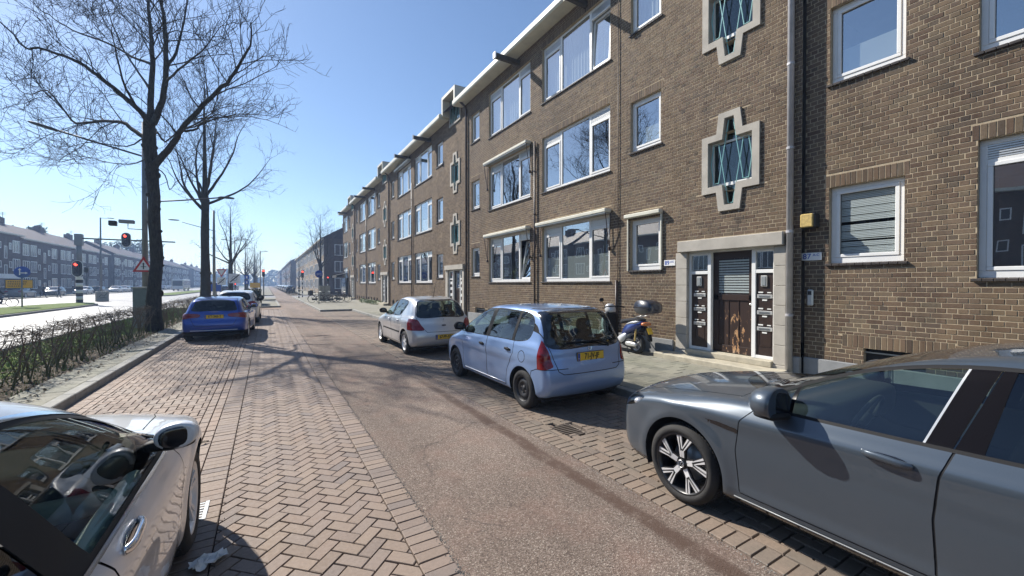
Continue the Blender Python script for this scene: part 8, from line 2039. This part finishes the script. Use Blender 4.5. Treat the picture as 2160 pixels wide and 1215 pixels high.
# evergreens behind the roofs on the left
def pine(label, loc, h, w_, seed):
    R_.seed(seed); random.seed(seed); t = thing("pine_tree", label, "tree", loc, 0, "evergreens behind the far roofs"); m = MB(); m.tube([(0, 0, 0), (0.2, 0, h * 0.8)], [0.3, 0.12], 8); m.build("trunk", "bark", t); m = MB()
    for k in range(22): leafball(m, (random.gauss(0, w_ * 0.32), random.gauss(0, w_ * 0.32), h * random.uniform(0.68, 0.98)), w_ * 0.24, w_ * 0.24, w_ * 0.15, 75, 0.35, 0.3)
    m.build("crown", "leaf_dark", t)
pine("round-topped pine rising behind the roofs left of the large bare tree", (-41, 199, 0), 17.5, 8, 3)
pine("small evergreen top showing over the roof at the far left", (-43, 125, 0), 13.8, 5, 4); pine("evergreen top beside a chimney, middle of the far roofs", (-43, 137, 0), 14.0, 4, 6)
# far woodland closing the street
random.seed(9); m = MB()
for k in range(2600):
    x = random.uniform(-75, 70); h = 8 + 3 * math.sin(x * 0.13) + 2 * math.sin(x * 0.31); p = Vector((x, 470 + random.uniform(0, 25), random.uniform(0, h + 4))); a = Vector((random.gauss(0, 1), 0.3, random.gauss(0, 1))).normalized(); b = a.orthogonal().normalized()
    m.add([tuple(p - a * 1.6), tuple(p + b), tuple(p + a * 1.6), tuple(p - b)], [(0, 1, 2, 3)])
stuff(m.build("distant_woodland", "leaf_dark"))
# ---------------------------------------------------------------- bare hedge, leaf litter, grass
R_.seed(31)
hd = thing("bare_hedge", "long leafless clipped hedge with green mossy stems along the verge at the left", "hedge", (0, 0, 0))
S_ = MB(); W_ = MB(); y = 3.0; solo = 0
while y < 36:
    x = -3.78 + R_.uniform(-0.16, 0.16); near = y < 17; p = Vector((x, y, 0.06)); pts = [p]; d = Vector((R_.gauss(0, 0.18), R_.gauss(0, 0.18), 1)).normalized()
    for s in range(5): d = (d + vjit(0.13)).normalized(); pts.append(pts[-1] + d * 0.192)
    r = R_.uniform(0.009, 0.021); S_.smooth = True; S_.tube([tuple(q) for q in pts], [r * (1 - 0.12 * i) for i in range(6)], 6 if near else 4, cap=False)
    for b_ in range(9 if near else 6):
        f = R_.uniform(0.18, 0.98); i = min(int(f * 5), 4); q0 = pts[i].lerp(pts[i + 1], f * 5 - i); a = R_.uniform(0, 6.28); el = R_.uniform(-0.1, 0.8)
        d = Vector((math.cos(a) * 0.8, math.sin(a), el)).normalized(); L = R_.uniform(0.14, 0.36); q = [q0]
        for s in range(3): d = (d + vjit(0.28)).normalized(); q.append(q[-1] + d * L / 3)
        q = [Vector((min(max(v.x, -4.08), -3.46), v.y, min(v.z, 1.04 + R_.uniform(-0.03, 0.03)))) for v in q]
        W_.tube([tuple(v) for v in q], [0.0055, 0.0045, 0.0035, 0.003], 3, cap=False)
        for c_ in range(2 if near else 1):
            d2 = (d + vjit(0.8)).normalized(); q1 = q[R_.randint(1, 3)]; q2 = q1 + d2 * R_.uniform(0.06, 0.16); q2.z = min(q2.z, 1.06); W_.tube([tuple(q1), tuple(q2)], [0.0035, 0.0022], 3, cap=False)
    # flat clipped top mat
    for b_ in range(17 if near else 10):
        p0 = Vector((-3.78 + R_.uniform(-0.27, 0.27), y + R_.uniform(-0.1, 0.1), R_.uniform(0.84, 1.04))); d = Vector((R_.gauss(0, 1), R_.gauss(0, 1), R_.gauss(0, 0.35))).normalized(); p1 = p0 + d * R_.uniform(0.05, 0.14); p2 = p1 + (d + vjit(0.5)).normalized() * R_.uniform(0.04, 0.12)
        W_.tube([tuple(p0), tuple(p1), tuple(p2)], [0.005, 0.004, 0.003], 3, cap=False)
    y += R_.uniform(0.09, 0.24) if near else R_.uniform(0.12, 0.24)
stuff(S_.build("stems", "hedge_stem", hd)); stuff(W_.build("twigs", "hedge_stem", hd)); print("hedge faces", len(S_.f) + len(W_.f))
m = MB()
for k in range(5200):
    y = 2 + 34 * R_.random() ** 1.4; x = R_.uniform(-4.6, -3.3) if R_.random() < 0.85 else R_.uniform(-3.4, -2.9); z = 0.085 + R_.random() * 0.03 if x < -3.38 else 0.125; a = R_.uniform(0, 6.28); s = R_.uniform(0.015, 0.04); ti = R_.gauss(0, 0.4)
    u = Vector((math.cos(a), math.sin(a), ti)).normalized() * s; v = Vector((-math.sin(a), math.cos(a), R_.gauss(0, 0.4))).normalized() * s * 0.7
    p = Vector((x, y, z)); m.add([tuple(p - u), tuple(p + v), tuple(p + u), tuple(p - v)], [(0, 1, 2, 3)])
stuff(m.build("leaf_litter", "dead_leaf"))
m = MB()
for k in range(26000):
    y = 3 + 34 * R_.random() ** 1.5; x = R_.uniform(-5.9, -4.0) if R_.random() < 0.85 else R_.uniform(-4.2, -3.4)
    if x > -4.2 and R_.random() < 0.5: continue
    h = R_.uniform(0.03, 0.08) * (1 + y * 0.02); a = R_.uniform(0, 6.28); w_ = 0.006 + y * 0.0006; z0 = 0.075
    m.add([(x - w_ * math.cos(a), y - w_ * math.sin(a), z0), (x + w_ * math.cos(a), y + w_ * math.sin(a), z0), (x + R_.gauss(0, 0.02), y + R_.gauss(0, 0.02), z0 + h)], [(0, 1, 2)])
stuff(m.build("grass", "leaf_light"))
# ---------------------------------------------------------------- hazy spring air
t = NT("haze"); v = t.n("VolumePrincipled"); v.inputs["Color"].default_value = (0.42, 0.62, 1.0, 1); v.inputs["Density"].default_value = 0.0012; v.inputs["Anisotropy"].default_value = 0.25
t.l(v.outputs[0], t.out.inputs[1]); MATS["haze"] = t.m
m = MB(); m.box(-320, 320, -120, 560, -1.2, 26.0); hz = m.build("haze", "haze"); stuff(hz)
